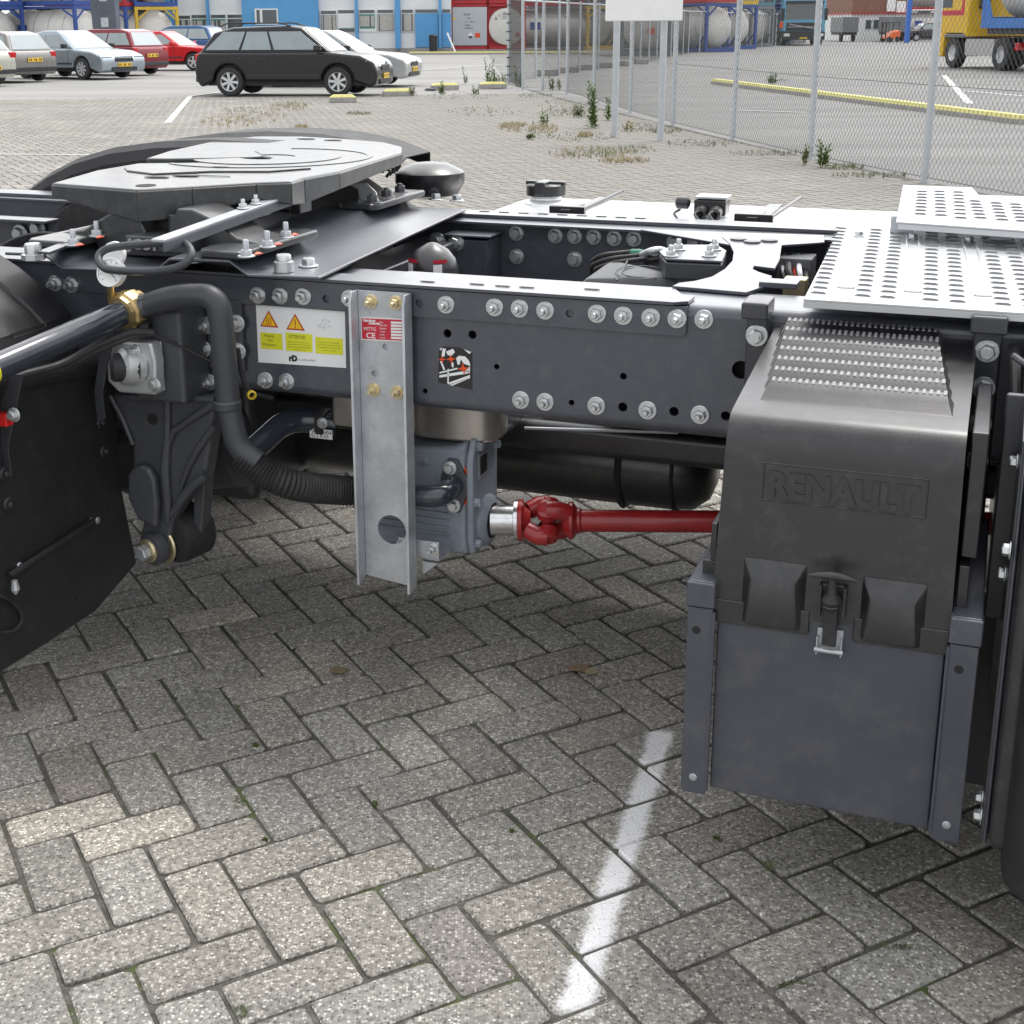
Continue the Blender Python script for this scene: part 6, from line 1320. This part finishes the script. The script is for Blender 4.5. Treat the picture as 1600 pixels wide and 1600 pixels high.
# ================================================================== tank containers
FRC = {k: pbr(k + '_container_frame', v, .5, 0, .12, 2, .1, 30, dirt=(.16, .12, .1), dirtamt=.3) for k, v in dict(blue=(.025, .07, .28), red=(.42, .02, .028), yellow=(.62, .42, .03), grey=(.16, .17, .18), teal=(.06, .19, .24)).items()}
MT['tankwhite'] = pbr('tank_cladding', (.66, .65, .61), .45, .1, .06, 1.5, .1, 10, dirt=(.45, .42, .36), dirtamt=.4)
MT['tanksteel'] = pbr('tank_steel', (.52, .52, .50), .4, .5, .08, 1.5, .1, 10, dirt=(.40, .38, .34), dirtamt=.4)
CMESH = {}
def container_parts(color, tankmat, ends):
    L, W, H = 6.06, 2.44, 2.59; t = .16; parts = []
    m = MB()
    for x in (-L / 2, L / 2 - t):
        for y in (-W / 2, W / 2 - t): m.box(x, x + t, y, y + t, 0, H)
        m.box(x, x + t, -W / 2 + t, W / 2 - t, .0, .22); m.box(x, x + t, -W / 2 + t, W / 2 - t, H - .16, H)
    for y in (-W / 2, W / 2 - t):
        m.box(-L / 2 + t, L / 2 - t, y + .01, y + t - .01, .02, .22); m.box(-L / 2 + t, L / 2 - t, y + .03, y + t - .03, H - .13, H - .01)
    for s_ in (-1, 1):
        for y in (-W / 2 + t * .5, W / 2 - t * .5): m.tube([V((s_ * (L / 2 - t), y, H * .78)), V((s_ * (L / 2 - 1.0), y, H - .1))], .05, 6); m.tube([V((s_ * (L / 2 - t), y, .9)), V((s_ * (L / 2 - .9), y, .2))], .05, 6)
        m.tube([V((s_ * (L / 2 - .06), -W / 2 + .1, H * .72)), V((s_ * (L / 2 - .06), -.4, H - .12))], .05, 6); m.tube([V((s_ * (L / 2 - .06), W / 2 - .1, H * .72)), V((s_ * (L / 2 - .06), .4, H - .12))], .05, 6)
    parts.append(('frame', m.mesh('frame', FRC[color]), []))
    R = 1.12; zc = 1.32
    tk = MB().lathe([(.0001, -2.78), (.5, -2.74), (.9, -2.60), (1.06, -2.42), (R, -2.2), (R, 2.2), (1.06, 2.42), (.9, 2.60), (.5, 2.74), (.0001, 2.78)], (0, 0, zc), XH, 30).mesh('tank', MT[tankmat])
    b = MB()
    for x in (-2.0, -1.0, 0, 1.0, 2.0): b.lathe([(R + .002, -.035), (R + .012, -.03), (R + .012, .03), (R + .002, .035)], (x, 0, zc), XH, 30)
    sub = [('band', b.mesh('band', MT['tanksteel']))]
    b = MB(); b.box(-.5, .5, -.25, .25, zc + R - .02, zc + R + .14); sub.append(('manway', b.mesh('manway', MT['trim'])))
    b = MB(); b.box(-1.1, -.45, -1.128, -1.118, zc - .1, zc + .35); sub.append(('name_panel', b.mesh('name_panel', FRC['blue'])))
    parts.append(('tank', tk, sub))
    return parts
def container(label, loc, rz, color='blue', tankmat='tankwhite'):
    t = thing('tank_container', label, 'tank container', loc, rz, 'stacked tank containers')
    key = (color, tankmat)
    if key not in CMESH: CMESH[key] = container_parts(color, tankmat, True)
    for nm, me, sub in CMESH[key]:
        p = link(nm, me, t)
        for sn, sm in sub: link(sn, sm, p)
    return t
def cx_at(px, Y): return aty(px, 60, Y).x
LCN = [(-40, 74, -42, 'blue', 'tankwhite', 'blue framed tank container cut off by the left edge'), (78, 74, -28, 'blue', 'tankwhite', 'blue framed white tank container behind the silver blue saloon'),
       (160, 79, -30, 'blue', 'tankwhite', 'tank container half hidden behind the dark grey pillar'), (222, 80, -60, 'yellow', 'tankwhite', 'yellow framed tank container with its round white end beside the pillar'),
       (252, 88, -25, 'grey', 'tankwhite', 'white tank container next to the office building')]
for px, Y, rz, col, tm, lab in LCN: container(lab, (cx_at(px, Y), Y, 0), RAD(rz), col, tm)
for (px, Y, rz, _, tm, lab), col in zip(LCN, ('blue', 'blue', 'red', 'blue', 'blue')): container(lab.replace('cut off by', 'at') + ', stacked on top', (cx_at(px, Y), Y, 2.62), RAD(rz), col, tm)
o = thing('concrete_pillar', 'dark grey riveted pillar rising behind the dark red hatchback', 'pillar', (cx_at(168, 66), 66, 0)); m = MB(); m.box(-.56, .56, -.4, .4, 0, 7); m.build('shaft', pbr('dark_grey_steel', (.085, .10, .125), .5, 0, .2, 1.2, .2, 20, dirt=(.2, .22, .24), dirtamt=.3), o, .02)
for z in (1.75, 2.9): m = MB(); m.box(-.14, .20, -.41, -.401, z - .22, z + .2); m.build('pale_patch', MT['galv'], o)
# red box containers with end plates
def redbox(label, px, z0, kind):
    t = thing('tank_container', label, 'tank container', (cx_at(px, 84), 84, z0), 0, 'stacked tank containers'); W, H = 2.35, 2.59
    m = MB()
    m.box(-W / 2, -W / 2 + .12, 0, 6, 0, H); m.box(W / 2 - .12, W / 2, 0, 6, 0, H); m.box(-W / 2 + .12, W / 2 - .12, 0, 6, 0, .20); m.box(-W / 2 + .12, W / 2 - .12, 0, 6, H - .14, H); m.box(-W / 2 + .12, W / 2 - .12, .25, 5.9, .20, H - .14); m.build('frame', FRC['red'], t, .01)
    if kind == 'panel':
        m = MB(); m.box(-W / 2 + .15, W / 2 - .15, -.03, .22, .22, H - .16); pnl = m.build('end_panel', pbr('grey_tank_panel', (.46, .50, .53), .5, 0, .03, 1), t, .03, 3)
        for txt, x, z, s_ in (('EXSIF', -.35, 1.95, .16), ('4001', -.15, 1.75, .12), ('T 11  4 BAR', -.3, 1.55, .12), ('24000 L', -.3, 1.35, .12), ('30480 KG', -.3, 1.18, .12)): put_text(txt, s_, .003, MT['blackink'], pnl, V((x, -.034, z)), XH, ZH)
        m = MB(); m.ext([V((.05 + x, -.034, .78 + z)) for x, z in ((0, -.2), (.2, 0), (0, .2), (-.2, 0))], V((0, -.004, 0))); m.build('hazard_diamond', MT['white'], pnl)
        m = MB(); m.ext([V((.05 + x, -.040, .78 + z)) for x, z in ((0, -.18), (.17, -.01), (-.17, -.01))], V((0, -.003, 0))); m.build('hazard_print', MT['blackink'], pnl)
        m = MB(); m.box(.32, .62, -.04, -.034, .68, .94); m.build('orange_plate', MT['orangered'], pnl)
        m = MB(); m.ext([V((-.93 + x, -.034, 1.8 + z)) for x, z in ((-.1, -.08), (.1, -.08), (0, .1))], V((0, -.004, 0))); m.build('warning_triangle', MT['yelsign'], pnl)
    else:
        d = MB().lathe([(.0001, .06), (.7, .04), (1.03, 0), (1.09, -.10), (1.09, -.28)], (0, 0, H / 2), (0, -1, 0), 40).build('tank_end', MT['tankwhite'], t)
        for k, ch in enumerate('AIR'): a = RAD(140 - k * 22); put_text(ch, .24, .004, MT['blackink'], d, V((.80 * cos(a) - .08, -.055, H / 2 + .80 * sin(a) - .12)), XH, ZH)
        m = MB(); m.box(.55, .80, -.05, -.04, .72, .96); m.build('orange_plate', MT['redink'], d)
        for k in range(4): m = MB(); m.box(-.25, .1, -.068, -.062, 1.75 + k * .1, 1.80 + k * .1); m.build('print_line', MT['greyink'], d)
redbox('red container with a grey lettered end panel beside the blue doors', 734, .12, 'panel'); redbox('red framed tank with a round white end behind the fence corner', 791, .12, 'disc')
redbox('upper red tank container above the grey panelled one', 734, 2.74, 'panel'); redbox('upper red tank container above the round white end', 791, 2.74, 'disc')
o = MB().box(-1.4, 4.6, 0, 6.2, 0, .12).build('container_plinth', MT['concrete'], None, loc=(cx_at(734, 83.9), 83.9, 0)); tag(o, 'low concrete slab under the red containers', 'slab')
o = MB().tube([(0, 0, .05), (-.45, .2, 1.1)], .05, 8).build('white_pole', MT['enamel'], None, loc=(cx_at(711, 80), 80, 0)); tag(o, 'short white pole leaning beside the blue doors', 'pole')
BCN = [(850, 88, 8, 'grey', 'tanksteel', 'steel tank container seen through the left part of the fence'), (893, 90, -55, 'yellow', 'tanksteel', 'yellow framed tank container behind the fence'), (945, 94, -8, 'grey', 'tanksteel', 'long steel tank container left of the round tank end'),
       (1008, 72, -97, 'grey', 'tankwhite', 'round tank end facing the camera below the white sign board'), (1075, 80, -60, 'blue', 'tankwhite', 'blue framed tank container right of the sign'), (1105, 88, -55, 'blue', 'tankwhite', 'blue framed tank container second right of the sign'),
       (1135, 96, -50, 'grey', 'tankwhite', 'grey framed tank container in the receding row'), (1165, 104, -45, 'teal', 'tankwhite', 'teal framed tank container in the receding row'), (1195, 112, -45, 'grey', 'tanksteel', 'last tank container before the blue lorry'), (1440, 128, 0, 'grey', 'tanksteel', 'steel tank container behind the dark parked car')]
for px, Y, rz, col, tm, lab in BCN: container(lab, (cx_at(px, Y), Y, 0), RAD(rz), col, tm)
for (px, Y, rz, _, tm, lab), col in zip(BCN, ('red', 'grey', 'red', 'blue', 'red', 'yellow', 'teal', 'blue', 'yellow', 'red')): container(lab + ', on the upper layer', (cx_at(px, Y), Y, 2.62), RAD(rz), col, tm)
o = [x for x in bpy.data.objects if x.get('label', '').startswith('round tank end')][0]
m = MB(); m.box(2.80, 2.82, .10, .45, 1.02, 1.32); m.build('orange_plate', MT['orangered'], o); m = MB(); m.box(2.80, 2.815, -.75, -.40, 1.50, 1.85); m.build('document_panel', MT['tanksteel'], o)
# ================================================================== far white building with brick upper storey
WY = 122.0; MT['brickwall'] = pbr('brown_brick', (.24, .12, .08), .8, 0, .15, 3, .3, 30)
wb_ = thing('gatehouse', 'far white building with red trim, two windows and a brown brick upper storey', 'building', (cx_at(1372, WY), WY, 0))
def XX(px): return cx_at(px, WY) - wb_.location.x
def ZZ(py): return aty(1372, py, WY).z
def wbp(n, mat, x0, x1, y0, y1, d0, d1, par=None): m = MB(); m.box(XX(x0), XX(x1), d0, d1, ZZ(y1), ZZ(y0)); return m.build(n, MT[mat] if isinstance(mat, str) else mat, par or wb_)
m = MB(); m.box(XX(1328), XX(1415), 0, 12, -.1, ZZ(22)); m.build('white_wall', MT['whitewall'], wb_)
wbp('red_trim', FRC['red'], 1326, 1417, 19.5, 22, -.3, 12); m = MB(); m.box(XX(1330), XX(1414), .3, 11, ZZ(19.4), ZZ(-30)); m.build('brick_storey', MT['brickwall'], wb_)
for x0, x1 in ((1350, 1360), (1362, 1372)): f_ = wbp('window', 'whitewall', x0, x1, 30, 46, -.08, -.001); wbp('pane', 'window', x0 + .7, x1 - .7, 31, 45, -.1, -.081, f_)
for x0, x1, y0, y1 in ((1383, 1396, -6, 18), (1398, 1412, 2, 20)): wbp('pale_panel', 'enamel', x0, x1, y0, y1, .1, .299)
for px, lab in ((1328, 'grey box trailer parked left of the white far building'), (1405, 'grey box trailer parked right of the white far building')):
    t = thing('box_trailer', lab, 'trailer', (cx_at(px, 116), 116, 0)); m = MB(); m.box(-.65, .65, 0, 4, .75, 2.0); m.build('box', FRC['grey'], t, .05); m = MB(); m.box(-.6, .6, .2, 3.8, .55, .749); m.build('chassis', MT['trim'], t)
    for x in (-.5, .5): MB().lathe([(.0001, -.1), (.33, -.1), (.36, 0), (.33, .1), (.0001, .1)], (x, .9, .36), XH, 18).build('wheel', MT['tyre'], t)
t = thing('forklift', 'small orange forklift in front of the white far building', 'forklift', (cx_at(1389, 112), 112, 0), RAD(200)); om = pbr('orange_machine_paint', (.75, .13, .02), .45)
m = MB(); m.hexa([(-.75, -.42, .28), (.45, -.42, .28), (.45, .42, .28), (-.75, .42, .28), (-.75, -.42, .95), (.0, -.42, .75), (.0, .42, .75), (-.75, .42, .95)]); m.build('body', om, t, .05)
m = MB()
for x in (-.6, .38):
    for y in (-.38, .38): m.tube([(x, y, .7), (x - .03, y, 1.5)], .03, 6)
m.box(-.66, .42, -.42, .42, 1.5, 1.55); m.build('overhead_guard', MT['trim'], t); m = MB()
for y in (-.25, .25): m.box(.50, .58, y - .04, y + .04, .06, 1.5); m.box(.58, 1.3, y - .05, y + .05, .06, .10)
m.build('mast', MT['trim'], t)
for x in (-.5, .3):
    for y in (-.42, .42): MB().lathe([(.0001, -.07), (.2, -.07), (.23, 0), (.2, .07), (.0001, .07)], (x, y, .23), YH, 16).build('wheel', MT['tyre'], t)
hd = RAD(185); car('hatchback', 'dark car parked under the stacked tank by the yellow lorry', (cx_at(1447, 118), 118, 0), hd, 4.2, 1.75, 1.5, 'wagon', (.05, .045, .05), R=.31)
t = thing('blue_gantry_post', 'tall bright blue steel post right of the white far building', 'post', (cx_at(1417, 108), 108, 0)); m = MB(); m.box(-.16, .16, -.16, .16, 0, 7); m.box(-.9, 3.2, -.1, .1, 3.4, 3.65); m.build('post', pbr('bright_blue_steel', (.03, .15, .55), .5), t)

# ================================================================== lorries
def truck_wheel(par, x, y, R=.50, w=.15, rim='rim'):
    o = MB().lathe([(R * .55, -w), (R * .95, -w), (R, -w * .7), (R, w * .7), (R * .95, w), (R * .55, w)], (0, 0, 0), YH, 28).build('wheel', MT['tyre'], par, loc=(x, y, R)); s_ = -1 if y < 0 else 1
    MB().lathe([(R * .56, w * .9), (R * .50, w * .5), (R * .30, w * .2), (R * .24, w * .75), (R * .10, w * .8), (.0001, w * .8)], (0, 0, 0), (0, s_, 0), 24).build('rim', MT[rim], o); return o
hd = atan2(3.2, -.42); g = onz(1487, 106); fwd = V((cos(hd), sin(hd), 0)); lft = V((-sin(hd), cos(hd), 0))
org = g - fwd * 0 - lft * 1.2          # front left wheel stands at x=0, y=+1.2 in the lorry's own frame
yl = pbr('yellow_cab_paint', (.78, .47, .01), .3, 0, .05, 2, coat=.5)
t = thing('tanker_lorry', 'yellow lorry with a red stripe pulling a blue framed white tank', 'lorry', (org.x, org.y, 0), hd)
m = MB(); cab = [(1.35, .35), (1.42, 1.0), (1.38, 1.6), (1.22, 3.0), (.9, 3.5), (-.85, 3.6), (-.85, 1.0), (-.62, 1.12), (.60, 1.12), (.66, .95), (.72, .35)]
m.ext([V((x, -1.24, z)) for x, z in cab], V((0, 2.48, 0))); cb = m.build('cab', yl, t, .05, 3, ang=20)
for s_ in (-1, 1):
    m = MB(); m.ext([V((x, s_ * 1.242, z)) for x, z in ((.25, 1.95), (1.12, 1.95), (1.04, 2.75), (.25, 2.75))], V((0, s_ * .006, 0))); m.build('door_window', MT['darkglass'], cb)
    m = MB(); m.ext([V((x, s_ * 1.242, z)) for x, z in ((-.60, 1.70), (1.28, 1.70), (1.28, 1.86), (-.42, 1.86), (-.50, 3.4), (-.60, 3.4))], V((0, s_ * .006, 0))); m.build('red_stripe', MT['redlab'], cb)
    m = MB(); m.box(-.82, .62, min(s_ * .9, s_ * 1.26), max(s_ * .9, s_ * 1.26), .98, 1.10); m.build('wheel_arch', MT['plasticgrey'], t, .03)
    m = MB(); m.box(-.86, -.60, min(s_ * .85, s_ * 1.20), max(s_ * .85, s_ * 1.20), 1.2, 3.3); m.build('side_deflector', yl, t, .03)
    m = MB(); m.box(-1.16, -.88, min(s_ * .6, s_ * .9), max(s_ * .6, s_ * .9), 1.9, 3.2); m.build('exhaust_stack', MT['trim'], t, .05)
    m = MB(); m.ext([V((x, s_ * .85, z)) for x, z in rr2d(-2.75, -.85, .42, .95, .12)], V((0, s_ * .38, 0))); m.build('fuel_tank', MT['tanksteel'], t)
    truck_wheel(t, 0, s_ * 1.10, .50, .15); truck_wheel(t, -3.25, s_ * 1.02, .50, .26)
    m = MB(); m.box(-4.1, -3.85, min(s_ * .7, s_ * 1.15), max(s_ * .7, s_ * 1.15), .62, .85); m.build('tail_light', MT['taillamp'], t, .02)
m = MB(); m.box(-9.5, .8, -.45, .45, .70, .98); m.box(-12, -2.0, -1.1, 1.1, 1.10, 1.28); m.build('chassis_frame', MT['trim'], t)
tcg = thing('tank_container', 'blue framed white tank container carried by the yellow lorry', 'tank container', org + fwd * -6.0, hd); tcg.location.z = 1.285
bf = pbr('bright_blue_frame', (.04, .17, .50), .5, 0, .1, 3); L_, W_, H_ = 8.5, 2.44, 2.6
m = MB()
for x in (-L_ / 2, L_ / 2 - .16):
    for y in (-W_ / 2, W_ / 2 - .16): m.box(x, x + .16, y, y + .16, 0, H_)
    m.box(x, x + .16, -W_ / 2 + .16, W_ / 2 - .16, 0, .35)
for s_ in (-1, 1):
    y0_ = s_ * W_ / 2 - (.1 if s_ > 0 else 0); m.box(-L_ / 2 + .16, L_ / 2 - .16, y0_, y0_ + .1, 0, .30); m.ext([V((L_ / 2 - .16, y0_ + .01, .30)), V((L_ / 2 - .16, y0_ + .01, 1.1)), V((L_ / 2 - .6, y0_ + .01, .30))], V((0, .08, 0)))
m.build('frame', bf, tcg, .01)
tk = MB().lathe([(.0001, -4.0), (.6, -3.95), (1.0, -3.75), (1.12, -3.5), (1.12, 3.5), (1.0, 3.75), (.6, 3.95), (.0001, 4.0)], (0, 0, 1.35), XH, 34).build('tank', MT['tankwhite'], tcg)
for s_ in (-1, 1):
    def onT(x, z0, z1, mat, w=.24, nm='logo'):
        m = MB(); a0, a1 = math.asin((z0 - 1.35) / 1.13), math.asin((z1 - 1.35) / 1.13); n = 6; pts = []
        for k in range(n + 1): a = a0 + (a1 - a0) * k / n; pts.append((s_ * 1.127 * cos(a), 1.35 + 1.127 * sin(a)))
        m.add([V((x - w / 2, y, z)) for y, z in pts] + [V((x + w / 2, y, z)) for y, z in pts], [(k, k + 1, k + n + 2, k + n + 1) for k in range(n)]); m.build(nm, MT[mat], tk)
    onT(2.35, 1.45, 2.0, 'redlab'); onT(2.35, 1.30, 1.38, 'redlab'); onT(2.35, .92, 1.14, 'blackink')
# blue lorry seen from the front
t = thing('lorry', 'light blue lorry facing the camera at the end of the tank row', 'lorry', (cx_at(1255, 98), 98, 0), RAD(-97)); bm_ = pbr('light_blue_cab', (.10, .34, .52), .35, 0, .05, 2, coat=.4)
m = MB(); m.ext([V((x, -1.45, z)) for x, z in ((0, .95), (0, 1.7), (-.15, 3.0), (-.5, 3.5), (-2.2, 3.6), (-2.2, .95))], V((0, 2.9, 0))); cb = m.build('cab', bm_, t, .06, 3)
m = MB(); m.ext([V((x, -1.25, z)) for x, z in ((.012, 1.78), (-.115, 2.85), (-.10, 2.85), (.03, 1.78))], V((0, 2.5, 0))); m.build('windscreen', MT['darkglass'], cb)
m = MB(); m.box(-.4, .06, -1.46, 1.46, .38, .94); m.build('bumper', MT['trim'], t, .04); m = MB(); m.box(0, .03, -1.2, 1.2, 1.0, 1.55); m.build('grille', MT['trim'], cb, .02)
m = MB(); m.box(.03, .05, -1.1, 1.1, 1.24, 1.28); m.tube([(.05, -1.0, 1.45), (.05, .9, 1.1)], .03, 6); m.build('grille_bar', MT['galv'], cb)
m = MB(); m.box(-.1, .10, -1.3, 1.3, 2.85, 3.0); m.build('sun_visor', MT['trim'], cb)
for y in (-1.15, 1.15): m = MB(); m.box(.05, .08, y - .2, y + .2, .62, .82); m.build('headlight', MT['lamp'], t, .02); m = MB(); m.box(-.3, .02, y * 1.28 - .12, y * 1.28 + .12, 1.7, 2.5); m.build('mirror', MT['trim'], t, .03); truck_wheel(t, -1.2, y * 1.08); truck_wheel(t, -4.8, y * 1.05)
m = MB(); m.box(.061, .075, -.26, .26, .46, .57); m.build('number_plate', MT['plate'], t); m = MB(); m.box(-.1, .06, -1.66, -1.42, 1.2, 1.6); m.build('orange_flag', MT['orangered'], t, .02)
m = MB(); m.box(-9, -2.4, -1.25, 1.25, 1.2, 3.6); m.build('load_body', FRC['blue'], t); m = MB(); m.box(-9, -.3, -.5, .5, .6, 1.0); m.build('chassis_frame', MT['trim'], t)

# ================================================================== weeds and grass
def leafmat(name, c): 
    m = pbr(name, c, .6, 0, .3, 14); return m
MT['leaf'] = leafmat('weed_leaf', (.10, .16, .035)); MT['leaf2'] = leafmat('weed_leaf_dull', (.13, .16, .06)); MT['dry'] = leafmat('dry_grass', (.34, .29, .17)); MT['moss'] = leafmat('green_moss', (.08, .12, .025))
def weed(label, g, h, spread, nst, mat='leaf', seed=0, cat='weed', grp='weeds by the fence'):
    r = random.Random(seed); t = thing('weed', label, cat, (g.x, g.y, 0), 0, grp); ms, ml = MB(), MB()
    for s_ in range(nst):
        a = r.uniform(0, 2 * pi); rr_ = spread * math.sqrt(r.random()); b = V((rr_ * cos(a), rr_ * sin(a) * .7, 0)); hh = h * r.uniform(.45, 1); ln = V((r.uniform(-.2, .2), r.uniform(-.2, .2), 1)).normalized()
        ms.tube([b, b + ln * hh * .5 + V((r.uniform(-.01, .01), 0, 0)), b + ln * hh], [.004, .003, .0015], 4)
        nl = int(8 + hh * 60)
        for k in range(nl):
            tt = (k + .5) / nl; p = b + ln * hh * tt; az = r.uniform(0, 2 * pi); L = (.07 + .055 * r.random()) * (1.1 - tt * .45) * (.8 + h * .5); d = V((cos(az) * .7, sin(az) * .7, r.uniform(.2, 1.5))).normalized(); sd_ = d.cross(ZH).normalized() * L * .16
            ml.add([p, p + d * L * .5 + sd_, p + d * L - V((0, 0, L * .2)), p + d * L * .5 - sd_], [(0, 1, 2, 3)])
    ms.build('stems', MT['leaf2'], t); ml.build('leaves', MT[mat], t, ang=180); return t
W_ = [(763, 131, .75, .05, 3, 'leaf', 'tall slim weed beside the last wheel stop'), (778, 137, .35, .30, 16, 'leaf', 'bushy green weed cluster growing over the last wheel stop'), (727, 131, .45, .03, 2, 'leaf2', 'thin single weed stalk between the wheel stops'), (690, 148, .30, .06, 5, 'leaf', 'small green weed below the yellow wheel stop by the rag'),
      (744, 148, .2, .06, 4, 'leaf', 'low weed right of the rag'), (645, 150, .25, .06, 5, 'leaf2', 'weed sprouting behind the second wheel stop'), (813, 135, .55, .08, 6, 'leaf', 'green weed at the second fence post'), (862, 141, .35, .06, 4, 'leaf', 'short weed between the third and fourth fence posts'), (874, 140, .32, .05, 3, 'leaf2', 'short weed at the foot of the fence before the sign'),
      (927, 200, .72, .05, 5, 'leaf', 'tallest green weed left of the sign posts'), (952, 188, .5, .05, 3, 'leaf', 'green weed next to the left sign post'), (905, 183, .22, .12, 6, 'leaf2', 'spreading dull weed in the sandy strip'), (850, 195, .2, .08, 4, 'leaf', 'small weed at the edge of the dry grass patch'),
      (1287, 262, .30, .05, 5, 'leaf', 'leafy weed at the foot of the fence right of a post'), (1257, 258, .22, .02, 2, 'leaf2', 'thin weed touching the fence post'), (984, 205, .15, .06, 4, 'dry', 'dried tuft right of the sign post'), (1207, 131, .3, .12, 8, 'leaf', 'weed tuft behind the yellow kerb'), (827, 218, .08, .05, 5, 'leaf', 'tiny green tuft near the dry patch'), (775, 128, .5, .04, 2, 'leaf', 'upright weed behind the last wheel stop')]
for k, (px, py, h, sp_, n, mat, lab) in enumerate(W_): weed(lab, onz(px, py), h, sp_, n, mat, 20 + k)
def tufts(name, spots, mat, seed, hgt, n, kind='stuff'):
    r = random.Random(seed); m = MB()
    for px, py, rx, ry in spots:
        for _ in range(n):
            a = r.uniform(0, 2 * pi); q = math.sqrt(r.random()); g = onz(px + rx * q * cos(a), py + ry * q * sin(a))
            for b in range(5):
                az = r.uniform(0, 2 * pi); d = V((cos(az) * .6, sin(az) * .6, 1)) * hgt * r.uniform(.4, 1.1); w = V((-sin(az), cos(az), 0)) * hgt * .06; m.add([g - w, g + w, g + d * .6 + w * .7 + V((0, 0, 0)), g + d], [(0, 1, 2, 3)])
    o = m.build(name, MT[mat], ang=180); return tag(o, kind=kind)
o = tufts('dry_grass', [(820, 200, 45, 7), (850, 203, 25, 8), (800, 197, 20, 4), (920, 240, 70, 9), (915, 212, 12, 3), (390, 180, 60, 14), (360, 190, 50, 10), (450, 168, 30, 6), (975, 252, 40, 4), (470, 20 + 180, 10, 3)], 'dry', 4, .06, 95); tag(o, 'dry straw coloured grass scattered over the sandy paving', 'grass')
o = tufts('low_weeds', [(880, 165, 40, 10), (905, 175, 30, 9), (780, 128, 30, 6), (920, 242, 45, 6), (870, 178, 30, 6), (720, 150, 60, 6), (1000, 200, 40, 8), (1100, 225, 60, 6), (980, 235, 50, 6), (835, 150, 30, 4), (1200, 240, 60, 4), (1360, 275, 60, 4), (900, 215, 60, 8), (760, 175, 60, 8), (1040, 205, 30, 4), (130 + 260, 176, 40, 10), (560, 178, 20, 2), (1215, 126, 20, 2), (1320, 262, 30, 4), (460, 165, 30, 5)], 'leaf2', 5, .045, 80); tag(o, 'low green weeds sprouting through the sandy paving', 'ground cover')
o = tufts('joint_moss', [(414, 1313, 5, 3), (1202, 1354, 10, 8), (376, 1582, 12, 9), (586, 1258, 4, 5), (400, 1165, 5, 3), (1390, 1480, 40, 5), (1240, 1540, 30, 5), (800, 1300, 3, 3), (1120, 1310, 6, 3), (375, 1255, 8, 10)], 'moss', 6, .007, 42); tag(o, 'tiny moss cushions in the joints of the near paving', 'moss')
# small stones and leaves on the paving
for k, (px, py, s_, mat, lab, nm) in enumerate(((527, 1050, .022, (.22, .17, .09), 'square brown leaf fragment on the paving below the channel', 'dry_leaf'), (905, 1048, .030, (.20, .13, .07), 'curled brown leaf lying on the paving left of the box', 'dry_leaf'), (922, 1052, .018, (.30, .25, .15), 'small tan leaf beside the curled brown leaf', 'dry_leaf'))):
    r = random.Random(k); g = onz(px, py); pts = []
    for a in range(7): q = a * 2 * pi / 7; pts.append(V((g.x + s_ * cos(q) * r.uniform(.7, 1.2), g.y + s_ * .8 * sin(q) * r.uniform(.7, 1.2), .003 + r.uniform(0, .006))))
    o = MB().ext(pts, V((0, 0, .0015))).build(nm, pbr('leaf_brown', mat, .8, 0, .3, 90)); tag(o, lab, 'leaf')
